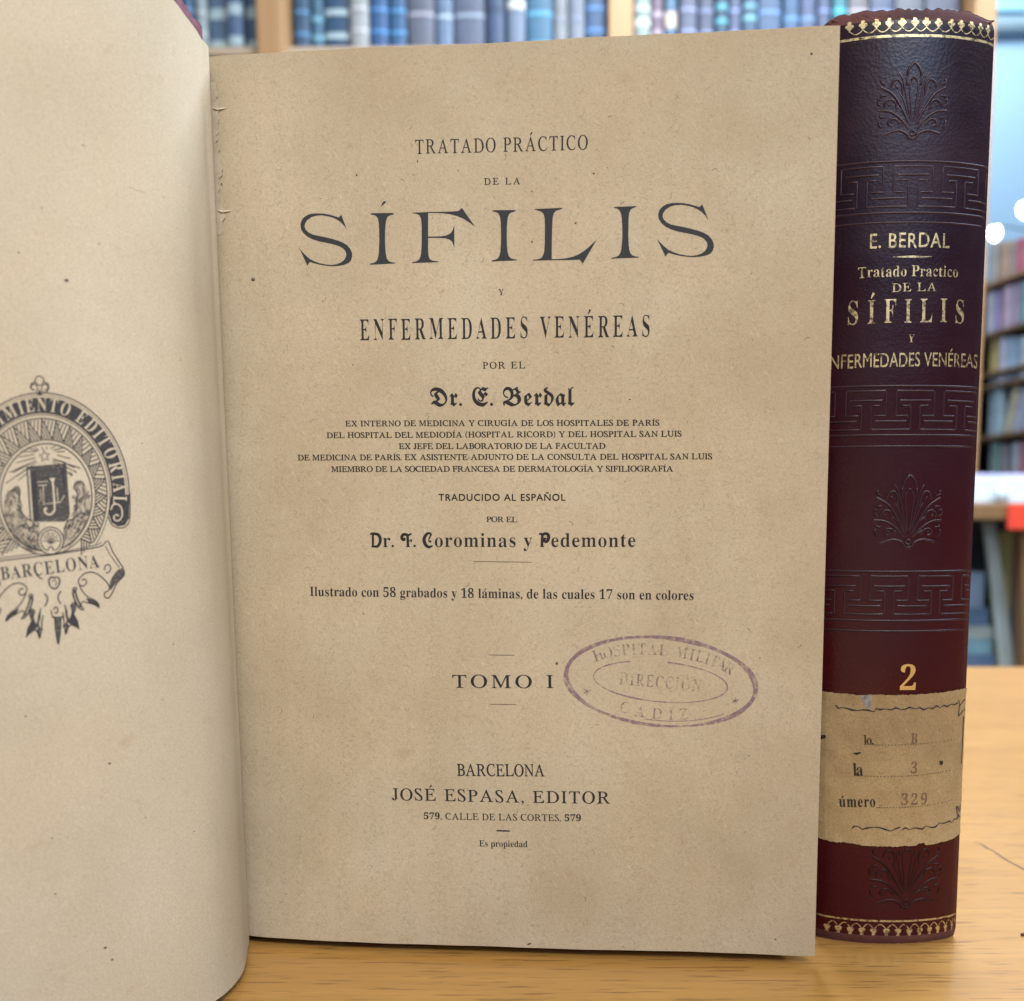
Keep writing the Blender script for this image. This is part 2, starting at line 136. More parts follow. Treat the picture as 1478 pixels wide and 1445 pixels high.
GLYPHS = {
 's': {
  'A': [575,[[-12,0,-12,24,5,26,19,31,31,40,42,53,53,73,65,98,272,614,296,613,506,114,519,85,531,62,542,45,553,33,567,26,584,24,584,0,302,0,302,24,342,28,365,40,373,60,372,71,367,87,359,107,333,174,136,174,104,93,102,88,101,83,100,77,99,72,98,64,105,42,127,28,163,24,168,24,168,0],[150,212,319,212,233,420]]],
  'B': [583,[[21,0,21,23,48,26,68,32,82,42,91,58,96,79,98,108,98,486,97,509,95,528,91,543,85,555,77,564,67,570,55,575,39,577,20,578,20,600,290,600,374,594,439,578,485,550,513,512,522,462,516,422,499,388,470,361,430,340,378,326,440,309,489,286,524,255,544,218,551,173,544,123,524,80,489,46,462,29,431,16,396,7,357,2,313,0],[240,332,248,332,290,335,323,344,347,359,363,382,372,414,375,455,373,491,366,521,355,543,338,559,315,569,285,572,267,570,255,566,247,560,243,549,241,535,240,515],[292,32,327,35,354,46,373,65,386,91,394,126,396,169,393,213,382,248,365,273,339,291,304,301,260,304,240,304,240,86,241,68,245,54,251,44,260,37,274,33]]],
  'C': [617,[[338,-14,303,-13,270,-8,239,0,209,12,181,26,139,56,103,94,73,138,59,167,49,198,41,231,36,265,35,301,36,337,41,370,49,403,60,433,74,462,103,506,140,543,183,573,211,588,242,599,273,607,307,612,342,613,384,610,432,598,484,580,493,576,502,574,511,573,530,578,544,591,552,613,575,613,575,406,553,406,530,457,503,501,469,536,432,563,392,579,350,584,292,573,247,538,215,481,196,401,189,298,196,202,218,127,253,74,303,42,366,31,402,34,437,43,472,59,505,80,536,107,565,140,589,117,550,70,505,33,455,7,399,-9]]],
  'D': [653,[[27,0,27,23,51,26,70,31,83,39,91,52,96,72,97,98,97,493,95,524,90,547,80,562,66,571,45,576,19,578,19,600,292,600,353,597,407,588,456,572,498,550,534,522,564,488,587,449,604,405,614,355,617,300,604,192,566,108,503,48,415,12,301,0],[293,32,346,39,388,62,421,99,436,128,447,163,455,204,460,250,462,302,455,399,435,474,401,528,354,560,294,571,274,569,259,565,250,558,244,547,241,530,240,507,240,95,241,73,244,56,250,45,259,38,274,33]]],
  'E': [582,[[19,0,19,22,47,24,68,30,82,39,92,53,97,75,99,103,99,486,97,520,91,545,82,561,67,570,47,576,21,578,21,600,526,600,526,421,505,421,494,471,475,509,448,535,412,553,364,564,305,567,288,567,274,566,263,564,255,561,249,556,245,549,243,540,241,527,241,512,241,324,255,324,291,327,320,337,342,354,358,379,371,413,380,455,401,455,401,156,379,156,375,189,368,216,360,239,349,257,334,271,317,281,297,288,272,292,244,293,241,88,242,69,246,55,253,46,264,41,281,37,304,36,344,38,381,43,413,51,441,63,466,79,488,99,508,123,526,153,542,188,566,188,530,0]]],
  'F': [533,[[20,0,20,23,48,27,68,34,82,44,91,59,96,82,98,111,98,494,96,522,91,543,81,558,66,567,46,574,19,578,19,600,519,600,519,421,497,421,490,455,480,484,468,508,452,527,433,543,408,554,379,562,344,567,303,568,287,568,274,567,263,566,255,564,249,560,245,555,242,548,240,538,240,525,240,326,250,326,286,329,315,339,337,356,354,381,366,414,374,457,398,457,398,156,375,156,367,202,355,239,338,264,316,281,286,291,249,295,240,295,240,106,241,86,243,70,247,56,254,45,263,37,276,31,292,27,313,24,338,23,338,0]]],
  'G': [669,[[353,-13,316,-12,281,-7,247,1,216,12,186,26,142,55,105,92,76,135,61,165,50,196,43,229,38,265,36,302,38,338,43,372,50,404,61,435,76,464,105,507,141,544,184,573,212,588,241,599,272,607,305,612,339,613,386,610,435,599,487,581,495,577,503,575,511,574,520,575,528,578,535,584,540,591,546,601,552,613,576,613,576,405,553,405,539,440,523,471,504,499,482,524,459,545,434,562,407,574,380,582,352,584,295,573,250,539,218,482,198,402,192,300,194,247,199,200,208,157,221,120,237,89,271,49,313,25,363,17,393,19,416,25,432,36,443,51,449,70,451,94,451,168,449,193,443,212,434,224,418,233,394,238,363,240,363,261,659,261,659,240,634,238,614,233,602,225,594,212,589,194,588,169,588,38,541,20,494,5,448,-5,400,-11]]],
  'H': [689,[[20,0,20,23,48,26,68,32,82,42,91,56,96,78,98,106,98,499,96,525,91,544,82,558,68,568,48,575,21,578,21,600,319,600,319,578,299,576,282,573,269,569,259,564,251,556,246,547,243,535,241,519,240,499,240,330,450,330,450,499,450,519,448,535,445,547,440,556,432,564,422,569,409,573,392,576,372,578,372,600,668,600,668,578,641,574,621,568,607,559,599,545,594,525,592,499,592,106,594,80,599,59,608,43,621,33,641,26,668,23,668,0,372,0,372,23,399,26,419,31,434,40,443,54,449,76,450,106,450,291,240,291,240,106,242,78,247,56,256,42,270,32,291,26,319,23,319,0]]],
  'I': [343,[[18,0,18,23,44,27,65,34,81,42,91,55,97,74,99,99,99,510,97,534,92,552,83,563,69,571,47,575,18,578,18,600,322,600,322,578,294,575,273,571,258,563,248,552,243,534,241,510,241,102,241,85,243,70,247,58,252,49,260,41,271,35,285,30,303,26,324,23,324,0]]],
  'J': [435,[[143,-86,116,-84,91,-79,68,-71,47,-59,30,-46,15,-29,4,-11,-2,9,-4,30,-2,50,4,66,14,80,27,90,42,96,58,98,76,96,91,91,104,81,114,69,120,54,122,36,121,23,117,11,112,-2,106,-13,102,-21,101,-26,105,-41,117,-50,138,-53,158,-51,172,-44,183,-33,189,-17,193,3,195,28,195,483,194,506,192,524,188,539,182,551,173,560,161,567,146,572,127,575,104,578,104,600,414,600,414,578,394,576,378,572,365,568,355,561,347,553,342,541,339,526,337,507,336,483,336,117,329,44,305,-13,267,-53,213,-78]]],
  'L': [562,[[20,0,20,23,48,26,68,32,82,42,91,56,96,78,98,106,98,499,96,526,91,546,82,560,68,569,48,575,21,578,21,600,329,600,329,578,307,577,289,575,274,572,263,566,254,559,247,549,243,536,241,519,240,499,240,109,240,90,242,74,244,62,248,53,255,46,263,41,275,38,290,37,308,36,348,38,384,43,415,52,442,65,466,83,487,105,506,132,523,165,539,204,563,204,529,0]]],
  'M': [835,[[19,0,19,23,45,26,66,32,81,42,91,56,97,77,99,104,99,504,98,521,96,536,93,548,88,557,80,564,69,569,56,573,40,576,19,578,19,600,243,600,418,188,592,600,813,600,813,578,788,574,768,567,754,558,745,543,740,524,738,498,738,112,739,90,741,71,744,56,749,45,757,36,766,31,779,27,794,24,812,23,812,0,521,0,521,23,541,25,557,29,570,33,580,39,588,47,593,58,596,72,598,89,599,110,599,526,380,0,356,0,139,512,139,105,141,76,147,53,158,39,173,30,195,25,223,23,223,0]]],
  'N': [650,[[531,-14,141,461,141,104,142,76,148,55,156,41,170,32,191,26,219,23,219,0,24,0,24,23,43,24,59,27,71,31,81,36,89,44,94,54,97,68,99,84,100,104,100,512,74,543,57,563,48,571,41,574,33,576,24,578,24,600,206,600,515,222,515,497,514,517,512,533,509,546,504,555,496,563,486,569,473,573,456,576,436,578,436,600,632,600,632,578,605,575,584,569,571,560,562,545,557,524,556,496,556,-14]]],
  'O': [692,[[343,-14,301,-12,260,-4,222,10,186,28,154,50,124,76,98,106,77,139,59,176,47,215,39,257,36,300,39,343,47,384,59,423,77,460,99,493,125,523,155,550,188,572,224,590,264,604,305,612,350,614,392,612,433,604,471,591,506,573,539,551,568,525,594,495,616,462,633,426,646,386,654,344,657,300,654,257,646,215,633,176,615,139,593,106,567,76,537,50,504,28,468,10,429,-4,387,-12],[349,16,403,27,446,61,476,118,494,198,500,300,498,353,493,401,485,443,473,480,458,512,426,552,388,576,342,584,288,573,246,539,215,482,197,402,191,300,193,247,198,199,206,157,218,120,234,88,265,48,304,24]]],
  'P': [550,[[20,0,20,23,48,26,68,32,82,42,91,56,96,78,98,106,98,499,96,525,91,544,82,558,68,568,48,575,21,578,21,600,281,600,324,599,362,597,394,593,421,587,442,580,470,565,494,546,513,524,528,498,536,469,539,437,533,390,514,350,483,316,459,300,430,287,397,278,360,273,319,271,240,271,240,106,242,78,247,56,256,42,270,32,291,26,319,23,319,0],[240,303,265,303,305,306,336,316,358,333,373,357,382,391,385,434,382,476,375,510,362,535,344,554,318,565,285,568,269,567,257,564,249,558,244,550,241,539,240,525]]],
  'R': [623,[[20,0,20,23,48,26,68,32,82,42,91,56,96,78,98,106,98,499,96,525,91,544,82,558,68,568,48,575,21,578,21,600,286,600,336,598,381,594,421,586,455,575,484,561,520,530,542,490,550,441,544,400,528,365,501,335,463,312,415,295,569,66,579,53,588,42,596,34,605,28,616,24,630,23,633,0,446,0,265,280,240,280,240,106,242,78,247,56,256,42,270,32,291,26,319,23,319,0],[240,308,268,308,310,312,343,322,369,340,386,366,397,400,400,442,396,488,383,523,362,548,333,563,296,568,275,567,260,563,250,557,244,546,241,530,240,508]]],
  'S': [514,[[57,-14,57,208,82,208,99,149,120,102,147,65,179,40,216,25,259,19,291,23,317,32,338,47,354,68,364,91,367,118,359,154,336,185,296,211,214,251,167,277,130,304,101,333,81,364,69,398,65,437,68,472,76,503,88,531,106,555,127,575,152,592,180,604,210,612,243,614,262,613,281,611,302,608,324,603,347,597,372,590,384,587,391,586,408,589,417,598,422,614,447,614,447,420,425,420,415,452,402,481,387,507,369,530,349,549,327,565,304,577,280,584,256,586,228,583,204,575,184,562,169,545,160,524,158,501,160,479,168,460,181,443,198,428,221,413,249,399,334,359,367,342,395,325,418,307,436,288,451,269,461,248,468,226,472,201,473,175,470,139,461,106,446,76,426,50,400,28,370,10,335,-3,296,-11,253,-13,238,-13,224,-12,209,-10,194,-8,180,-4,165,1,152,6,140,10,130,12,122,14,115,16,103,15,96,13,91,9,87,4,84,-4,81,-14]]],
  'T': [558,[[121,0,121,23,150,25,172,31,187,41,197,56,203,78,205,106,205,571,196,571,153,566,116,553,86,531,62,501,47,464,38,419,14,419,14,600,541,600,541,418,519,418,507,473,485,516,452,546,408,565,354,571,347,571,347,106,349,77,355,55,364,40,379,30,402,25,432,23,432,0]]],
  'U': [649,[[327,-17,280,-15,240,-8,205,3,175,18,150,38,131,62,116,90,105,124,99,162,96,204,96,499,95,525,89,544,80,558,66,568,46,575,19,578,19,600,317,600,317,578,297,576,280,573,267,569,257,564,249,556,244,547,241,535,239,519,238,499,238,184,241,137,251,98,268,68,291,46,323,33,362,29,418,36,461,58,492,94,511,145,517,210,517,498,515,524,509,544,500,558,485,567,463,574,433,578,433,600,625,600,625,578,601,573,582,565,570,555,563,541,558,522,557,498,557,239,554,187,548,142,536,102,521,69,500,42,476,21,446,5,411,-7,371,-14]]],
  'V': [564,[[280,-17,58,502,49,522,39,539,30,554,18,565,2,573,-19,578,-19,600,278,600,278,578,253,577,234,574,219,569,209,562,203,553,201,540,202,529,206,515,212,498,341,188,458,497,463,513,466,526,467,539,465,552,460,562,450,569,436,574,417,576,394,578,394,600,582,600,582,578,565,576,550,571,538,563,527,550,515,531,504,504,303,-17]]],
  'X': [620,[[15,0,15,23,52,30,87,52,119,88,255,274,103,509,88,529,75,547,62,560,50,570,36,576,21,578,19,600,321,600,321,578,302,578,273,574,256,564,250,547,252,537,257,526,265,512,349,381,424,492,437,513,444,531,447,545,440,563,420,574,386,578,386,600,604,600,604,578,574,576,551,569,531,557,511,541,490,519,470,492,370,349,544,75,555,59,565,47,575,36,585,29,596,24,608,23,612,0,314,0,314,23,320,23,355,26,375,37,382,54,380,67,373,84,362,104,276,241,181,106,172,90,166,74,164,59,171,39,193,27,229,23,229,0]]],
  'Y': [561,[[134,0,134,23,161,26,182,32,196,42,204,56,210,78,212,106,212,235,61,510,46,536,32,554,19,565,13,569,7,571,1,573,-5,575,-11,576,-18,577,-18,600,273,600,273,577,258,577,243,576,230,574,219,569,212,564,207,557,205,549,206,540,210,529,216,516,327,297,439,482,450,503,457,522,459,537,452,559,430,573,393,577,388,600,579,600,579,577,564,574,551,568,539,559,528,548,516,533,504,516,353,268,353,106,355,78,360,56,369,42,383,32,404,26,432,23,432,0]]],
  'Z': [582,[[27,0,27,14,364,566,282,566,246,565,214,561,186,554,163,543,142,528,124,508,108,484,94,453,81,417,58,417,75,600,535,600,535,584,202,38,315,38,372,43,420,57,460,81,492,114,518,160,536,216,558,216,536,0]]],
  'a': [453,[[335,-13,298,-7,274,13,264,46,222,14,176,-5,126,-12,97,-9,73,0,53,15,38,34,29,57,27,83,33,120,52,152,84,179,109,194,140,209,175,223,216,237,262,250,262,318,260,340,255,358,246,372,233,382,216,387,195,389,163,386,144,377,137,361,139,356,143,348,150,338,156,326,161,315,162,304,160,290,154,277,145,266,132,258,118,253,102,251,85,253,71,259,59,268,50,280,45,294,43,312,46,331,53,350,65,367,81,382,101,395,125,405,152,413,181,418,213,419,270,416,315,404,347,385,369,358,382,322,386,277,386,82,386,69,387,59,388,52,391,48,395,46,401,45,407,46,414,49,422,55,434,36,403,9,371,-8],[199,44,208,45,218,49,229,54,241,62,252,71,262,83,262,223,203,200,168,162,156,111,161,74,175,52]]],
  'b': [475,[[57,-15,57,512,56,536,53,554,48,565,40,571,28,576,11,579,11,600,182,600,182,367,214,396,250,414,291,419,321,417,349,408,374,394,396,375,415,351,430,323,441,291,448,257,450,219,448,175,439,136,425,99,406,67,383,39,355,17,324,0,290,-10,253,-13,214,-8,176,9,138,37,70,-15],[241,19,269,24,290,39,305,65,315,102,321,151,323,211,321,260,315,300,304,331,289,352,269,365,242,369,229,368,217,363,204,355,194,345,187,333,182,319,182,90,189,50,208,27]]],
  'c': [387,[[205,-13,173,-10,142,-1,114,14,89,35,67,60,50,89,36,123,28,159,26,197,29,239,38,277,53,312,73,343,97,369,126,391,158,407,193,417,230,420,269,417,303,408,330,393,350,373,362,350,365,323,364,308,359,294,351,284,340,276,327,271,312,269,282,276,264,296,258,330,259,340,260,349,260,358,256,376,244,387,223,391,196,385,175,368,160,339,151,299,148,247,151,188,162,139,181,100,205,73,234,56,269,50,300,55,329,70,358,95,375,80,347,46,316,20,282,2,245,-10]]],
  'd': [488,[[184,-13,155,-10,127,-1,102,14,80,34,61,59,46,88,35,120,28,156,26,194,28,237,35,277,47,313,64,344,84,370,107,392,133,407,162,416,192,419,231,414,265,397,294,369,294,528,292,545,288,558,280,567,268,573,252,577,232,579,232,600,420,600,420,99,421,79,424,64,428,54,435,46,448,40,465,36,465,14,436,13,404,10,370,4,333,-3,294,-13,294,51,265,15,229,-6],[226,37,239,39,253,45,266,54,278,67,287,82,294,100,294,319,290,332,282,345,272,355,259,363,245,368,229,370,204,365,185,352,172,329,162,297,157,254,155,202,157,151,162,109,171,77,184,55,202,42]]],
  'e': [396,[[203,-13,170,-10,139,-1,112,14,87,34,66,60,49,90,36,125,28,164,26,207,28,247,36,283,50,317,67,346,89,371,115,392,143,407,174,416,207,419,254,414,295,397,328,369,353,331,368,284,373,228,373,219,154,219,159,160,172,114,194,82,224,62,263,56,296,62,327,81,356,113,375,96,348,56,317,26,282,4,244,-9],[153,253,265,253,265,283,264,317,261,344,254,365,245,380,231,388,212,391,179,377,160,336,153,268]]],
  'g': [431,[[192,-185,140,-182,96,-174,63,-160,38,-142,24,-121,19,-98,27,-72,50,-50,90,-34,57,-13,38,12,31,40,34,61,42,80,56,97,76,114,102,130,135,145,97,163,67,185,46,212,33,244,29,280,32,306,39,331,52,353,69,372,91,388,115,402,144,412,174,418,207,419,241,417,275,411,307,401,418,401,418,353,353,353,370,327,381,298,384,268,382,243,375,220,364,199,348,181,330,165,308,152,283,143,256,137,227,135,220,135,213,136,207,136,200,137,193,137,187,137,172,136,159,131,148,124,140,115,134,105,133,94,139,78,156,68,186,65,231,65,274,63,311,59,341,53,365,44,385,32,399,17,408,-1,414,-23,416,-49,410,-88,391,-121,359,-149,334,-162,305,-172,271,-179,234,-184],[207,164,226,167,241,176,251,192,258,214,262,243,263,278,262,313,258,342,251,364,241,379,226,388,207,391,188,388,174,379,163,364,156,342,152,313,150,278,152,243,156,214,163,192,174,176,188,167],[212,-153,287,-146,332,-124,347,-87,345,-73,339,-62,328,-54,314,-49,294,-46,270,-45,127,-45,110,-60,100,-77,96,-96,100,-110,109,-124,125,-136,147,-146,176,-151]]],
  'i': [261,[[133,477,115,479,99,485,85,496,75,510,68,526,66,543,68,561,75,577,85,591,99,602,115,608,133,611,151,608,166,602,180,591,191,577,197,561,199,543,197,526,190,510,180,496,166,485,150,479],[24,0,24,21,40,23,52,28,60,34,65,43,68,56,69,73,69,332,68,351,66,366,62,375,54,381,43,385,27,387,27,409,196,409,196,73,196,57,199,44,204,35,211,28,222,24,237,21,237,0]]],
  'l': [263,[[24,0,24,21,40,23,52,28,60,34,65,43,68,56,69,73,69,524,68,541,66,555,62,565,55,572,43,577,27,579,27,600,196,600,196,73,196,57,199,44,204,35,211,28,222,24,237,21,237,0]]],
  'm': [730,[[24,0,24,21,39,23,51,27,59,34,65,43,68,56,69,73,69,334,68,350,65,364,60,374,52,381,41,386,25,388,25,409,193,409,193,349,229,388,268,412,312,419,365,411,401,386,422,344,459,386,502,411,550,419,591,414,623,397,646,369,659,329,664,279,664,73,665,57,667,44,672,34,680,27,691,23,706,21,706,0,497,0,497,21,512,23,523,28,531,35,536,44,539,57,540,73,540,286,539,308,536,326,532,340,524,350,513,356,497,358,472,353,449,337,427,312,427,73,428,57,431,44,436,35,443,28,454,23,469,21,469,0,263,0,263,21,278,23,289,28,296,35,301,44,304,57,305,73,305,286,304,308,302,325,297,339,290,349,278,356,263,358,237,352,213,336,193,310,193,73,194,57,196,45,201,35,208,28,219,24,234,21,234,0]]],
  'n': [502,[[24,0,24,21,39,23,51,27,59,34,65,43,68,56,69,73,69,334,68,350,65,364,60,374,52,381,41,386,25,388,25,409,195,409,195,352,230,390,272,412,320,419,362,414,394,397,417,369,431,329,435,279,435,73,436,57,439,44,444,34,452,27,464,23,479,21,479,0,266,0,266,21,273,21,293,27,306,44,310,73,310,286,309,308,306,326,302,340,294,350,283,356,267,358,241,352,217,336,195,310,195,73,196,57,198,44,203,34,211,27,222,23,237,21,237,0]]],
  'o': [443,[[222,-13,185,-10,150,-1,119,15,91,36,68,62,50,92,36,127,28,163,25,203,28,243,36,280,50,315,68,345,91,371,119,392,150,407,184,416,221,419,258,416,292,407,323,392,350,371,374,346,392,316,406,282,415,244,418,203,415,162,406,124,392,90,374,60,351,35,323,14,293,-1,259,-10],[222,15,244,19,262,31,275,51,280,65,284,84,286,107,288,135,289,166,289,203,288,272,282,323,273,357,261,377,244,390,222,394,199,390,181,377,169,357,161,323,156,272,154,204,154,167,156,135,158,108,160,84,164,65,169,51,182,31,200,19]]],
  'p': [489,[[23,-183,23,-163,35,-162,45,-159,53,-154,59,-149,64,-141,66,-133,68,-121,69,-105,69,-84,69,320,68,344,65,362,61,373,54,380,42,385,26,388,26,409,188,409,188,346,219,387,257,412,304,420,334,417,361,408,386,393,408,372,426,347,441,318,452,285,459,249,461,211,459,169,452,131,441,95,425,64,406,37,384,15,358,0,330,-10,299,-13,259,-7,224,12,195,42,195,-76,195,-98,197,-116,200,-130,205,-141,211,-149,220,-155,231,-158,244,-161,260,-162,260,-183],[258,37,282,42,301,55,315,78,325,111,331,153,333,204,331,253,326,294,318,327,305,349,287,362,262,366,236,360,214,341,195,310,195,90,211,61,232,43]]],
  'r': [379,[[24,0,24,21,40,23,52,28,60,34,65,43,68,56,69,73,69,332,68,352,65,366,61,376,54,381,42,385,27,387,27,409,192,409,192,332,208,358,226,380,246,397,267,409,287,417,307,419,330,417,348,411,363,400,373,386,379,370,381,350,380,334,375,321,366,309,355,300,342,295,327,293,313,294,301,298,292,304,285,312,279,320,273,329,266,337,258,341,249,342,236,340,225,332,213,318,204,300,198,278,196,253,196,73,198,56,202,42,209,33,221,27,238,23,260,21,260,0]]],
  's': [380,[[199,-13,174,-11,146,-4,114,8,109,10,103,11,96,12,84,9,74,1,67,-12,47,-12,47,139,70,139,80,104,95,75,114,51,136,34,160,23,185,19,205,21,222,26,235,35,245,47,251,61,253,77,248,100,232,121,205,138,141,171,113,187,90,204,72,223,59,243,51,266,49,290,53,325,65,356,85,383,113,404,146,416,186,420,196,420,207,419,219,416,232,413,246,410,262,405,272,403,278,402,290,404,297,410,304,420,321,420,321,292,301,292,290,321,276,346,259,365,240,379,219,387,196,390,179,389,165,384,153,377,145,367,140,355,138,342,140,328,144,316,152,306,162,297,176,288,193,279,252,250,280,234,302,218,318,200,330,179,337,154,339,125,335,85,322,52,300,24,272,3,238,-9]]],
  't': [301,[[163,-12,131,-9,105,-1,87,14,74,34,66,61,64,94,64,367,27,367,27,395,60,427,90,458,116,486,138,513,156,537,170,558,190,558,190,409,273,409,273,367,190,367,190,108,191,91,193,77,197,67,203,59,211,55,221,53,241,58,257,73,272,98,293,87,275,51,253,23,227,3,197,-8]]],
  'u': [494,[[173,-13,136,-9,107,3,86,23,72,50,63,85,60,127,60,327,59,345,56,361,52,372,44,380,32,385,15,388,15,409,187,409,187,97,188,83,192,71,199,61,208,53,219,48,233,47,258,51,281,65,301,87,301,327,300,347,297,362,291,373,282,381,268,386,250,388,250,409,427,409,427,92,428,74,431,61,436,51,445,45,458,41,474,39,474,17,444,16,412,12,377,6,340,-2,301,-13,301,53,285,34,266,18,245,4,222,-5,198,-11]]],
  'y': [396,[[69,-185,48,-183,29,-176,13,-165,1,-150,-6,-132,-9,-111,-7,-96,-2,-82,6,-70,17,-60,31,-54,47,-52,61,-54,74,-58,84,-65,92,-75,97,-86,98,-100,98,-107,97,-115,99,-123,104,-128,113,-130,124,-126,136,-115,150,-97,158,-86,164,-73,170,-58,176,-43,181,-25,185,-6,48,330,43,343,37,353,32,362,28,370,24,375,20,379,14,383,6,386,-4,387,-6,409,213,409,213,387,198,386,187,384,179,381,173,377,170,371,169,362,170,355,175,338,244,157,304,318,307,327,309,335,311,342,312,349,313,355,313,361,312,370,308,377,302,381,293,384,282,386,267,387,267,409,395,409,395,387,383,385,373,379,365,370,358,357,350,340,342,319,213,-32,199,-69,184,-101,170,-126,156,-146,141,-161,126,-172,109,-179,90,-184]]],
  '1': [495,[[86,0,86,47,158,47,172,48,184,52,192,59,198,70,201,85,203,104,203,548,181,522,161,500,142,481,124,467,106,459,88,456,75,458,63,464,52,473,44,487,39,503,37,521,56,527,76,534,97,542,120,554,146,570,173,589,235,635,335,635,335,104,335,88,338,73,343,62,351,54,363,49,380,47,451,47,451,0]]],
  '2': [495,[[31,0,31,91,162,225,196,260,224,293,246,323,264,351,277,378,287,404,293,431,297,459,298,489,296,520,290,545,280,563,266,576,249,584,229,587,202,582,181,570,166,548,156,518,150,480,148,434,116,436,89,442,66,454,48,470,38,492,35,521,37,542,44,562,56,581,73,598,95,612,121,624,153,633,188,639,229,641,290,636,340,623,380,601,409,572,426,536,432,494,431,473,427,453,421,434,412,414,400,392,384,370,365,346,342,319,314,290,282,258,245,221,204,181,115,97,321,97,339,99,354,104,368,113,380,125,389,140,395,158,402,186,454,186,450,0]]],
  '3': [495,[[215,-9,174,-7,137,-2,107,6,81,17,60,30,45,46,34,62,27,79,25,97,27,118,35,135,47,149,63,159,81,164,100,166,103,132,113,103,130,81,152,66,178,56,209,53,228,54,246,58,263,65,278,74,292,87,303,104,311,126,316,152,318,183,314,215,302,243,282,266,255,285,221,295,181,299,126,299,126,354,184,354,219,358,247,370,269,390,284,416,293,448,296,484,294,514,288,539,278,559,264,575,245,584,223,587,203,585,187,578,175,567,165,552,158,535,153,515,149,494,148,472,147,450,113,452,85,458,62,469,45,484,35,504,32,528,37,558,54,585,81,608,120,626,168,637,227,641,286,637,336,624,377,603,407,575,426,539,432,496,428,459,415,426,393,397,365,372,333,352,296,337,320,332,344,324,368,314,391,301,411,284,429,265,443,242,451,214,454,182,452,148,445,118,434,92,419,69,401,49,380,33,356,19,331,9,304,1,275,-5,245,-8]]],
  '5': [495,[[217,-9,176,-7,140,-2,111,7,87,18,67,31,53,46,43,63,37,80,35,98,38,117,44,132,55,144,69,153,86,158,106,159,107,143,110,126,115,110,123,94,133,81,146,69,162,60,181,55,204,53,223,55,241,59,258,66,273,76,286,91,297,110,306,133,311,161,312,195,309,235,298,268,281,293,257,311,227,322,192,326,171,325,152,324,136,321,122,317,108,314,94,310,53,326,81,632,416,632,420,471,370,471,363,501,360,511,356,519,351,526,345,531,335,534,322,535,138,535,124,371,135,374,149,377,166,380,184,382,203,384,221,384,261,382,297,376,330,367,359,354,386,337,420,300,441,253,448,195,445,158,439,126,427,98,412,74,393,53,372,36,349,22,324,10,297,2,270,-4,243,-8]]],
  '7': [495,[[146,0,381,535,149,535,123,530,105,515,97,490,92,446,39,446,43,632,465,632,465,588,221,0]]],
  '8': [495,[[242,-9,195,-6,155,1,120,14,91,31,68,52,50,76,37,102,29,131,27,161,31,197,42,228,62,254,89,278,120,299,157,319,124,341,97,364,75,389,59,417,50,447,47,480,49,507,56,533,66,558,82,581,104,601,131,618,165,630,205,638,252,641,310,636,357,621,393,597,420,565,435,528,441,486,437,453,426,425,408,402,384,381,355,362,321,342,369,317,407,290,435,263,453,234,464,202,468,167,462,116,442,73,408,38,383,21,353,8,320,-1,283,-7],[267,373,287,386,303,401,315,418,323,437,328,461,329,488,328,504,325,521,320,536,313,551,304,563,292,574,279,583,264,588,247,589,225,586,206,577,191,561,180,541,174,517,172,490,174,462,183,438,196,419,215,403,239,387],[246,42,274,45,298,55,318,73,333,95,342,122,345,152,342,179,332,204,315,224,290,244,257,264,216,284,197,270,180,253,166,235,155,213,148,187,146,158,149,125,158,98,173,74,194,56,218,45]]],
  '9': [495,[[201,-9,168,-7,140,-2,116,6,97,16,81,29,70,43,62,59,57,75,56,91,57,103,60,114,66,124,75,132,86,138,99,142,109,116,121,94,136,74,155,59,178,50,205,47,247,57,280,88,305,139,322,211,330,304,316,287,299,273,280,261,258,251,232,245,204,243,157,249,115,264,80,290,53,326,36,372,31,427,34,467,42,505,55,538,74,568,97,593,125,614,158,629,194,638,234,641,275,637,313,627,348,610,379,585,405,553,426,513,436,486,445,455,450,421,454,384,455,343,453,296,449,250,441,207,429,166,415,128,396,94,374,64,347,39,317,19,283,3,244,-6],[242,307,262,309,280,314,296,323,309,335,321,350,330,366,329,409,326,447,320,480,313,508,304,531,286,559,264,576,239,581,215,577,196,565,180,544,169,515,162,477,159,432,169,363,196,321]]],
 },
 'f': {
  'D': [719,[[395,-20,373,-19,353,-16,334,-11,315,-3,297,6,277,17,257,29,236,43,213,58,183,78,161,90,148,94,128,90,105,78,77,58,53,85,84,124,114,154,145,176,175,189,205,193,212,193,217,193,222,192,231,190,255,200,268,213,272,228,269,245,260,263,244,284,227,305,210,326,196,347,184,367,177,388,174,408,177,424,184,439,195,454,211,469,230,483,252,496,276,507,303,517,331,525,289,539,243,548,195,550,156,548,124,540,97,527,77,509,65,486,61,460,64,440,71,420,84,400,100,382,121,368,144,357,134,320,93,340,62,364,39,393,26,426,21,465,25,503,34,538,51,569,73,596,100,618,132,637,168,650,208,658,250,661,299,658,347,649,393,635,438,615,481,591,520,562,557,528,589,491,617,450,635,419,649,387,660,355,668,322,673,290,674,257,670,207,655,161,631,119,599,82,561,49,517,19,473,-3,432,-16],[475,72,499,74,522,80,543,89,563,103,579,119,593,138,603,159,609,181,612,204,609,238,600,272,585,307,564,342,538,375,508,408,472,440,432,470,387,498,360,494,337,488,318,478,304,467,296,454,293,439,294,427,298,415,305,404,311,396,318,387,327,375,336,361,346,347,356,331,365,316,374,301,382,287,388,274,392,263,393,255,384,232,359,209,317,186,278,168,347,122,372,106,396,94,418,84,439,77,458,73]]],
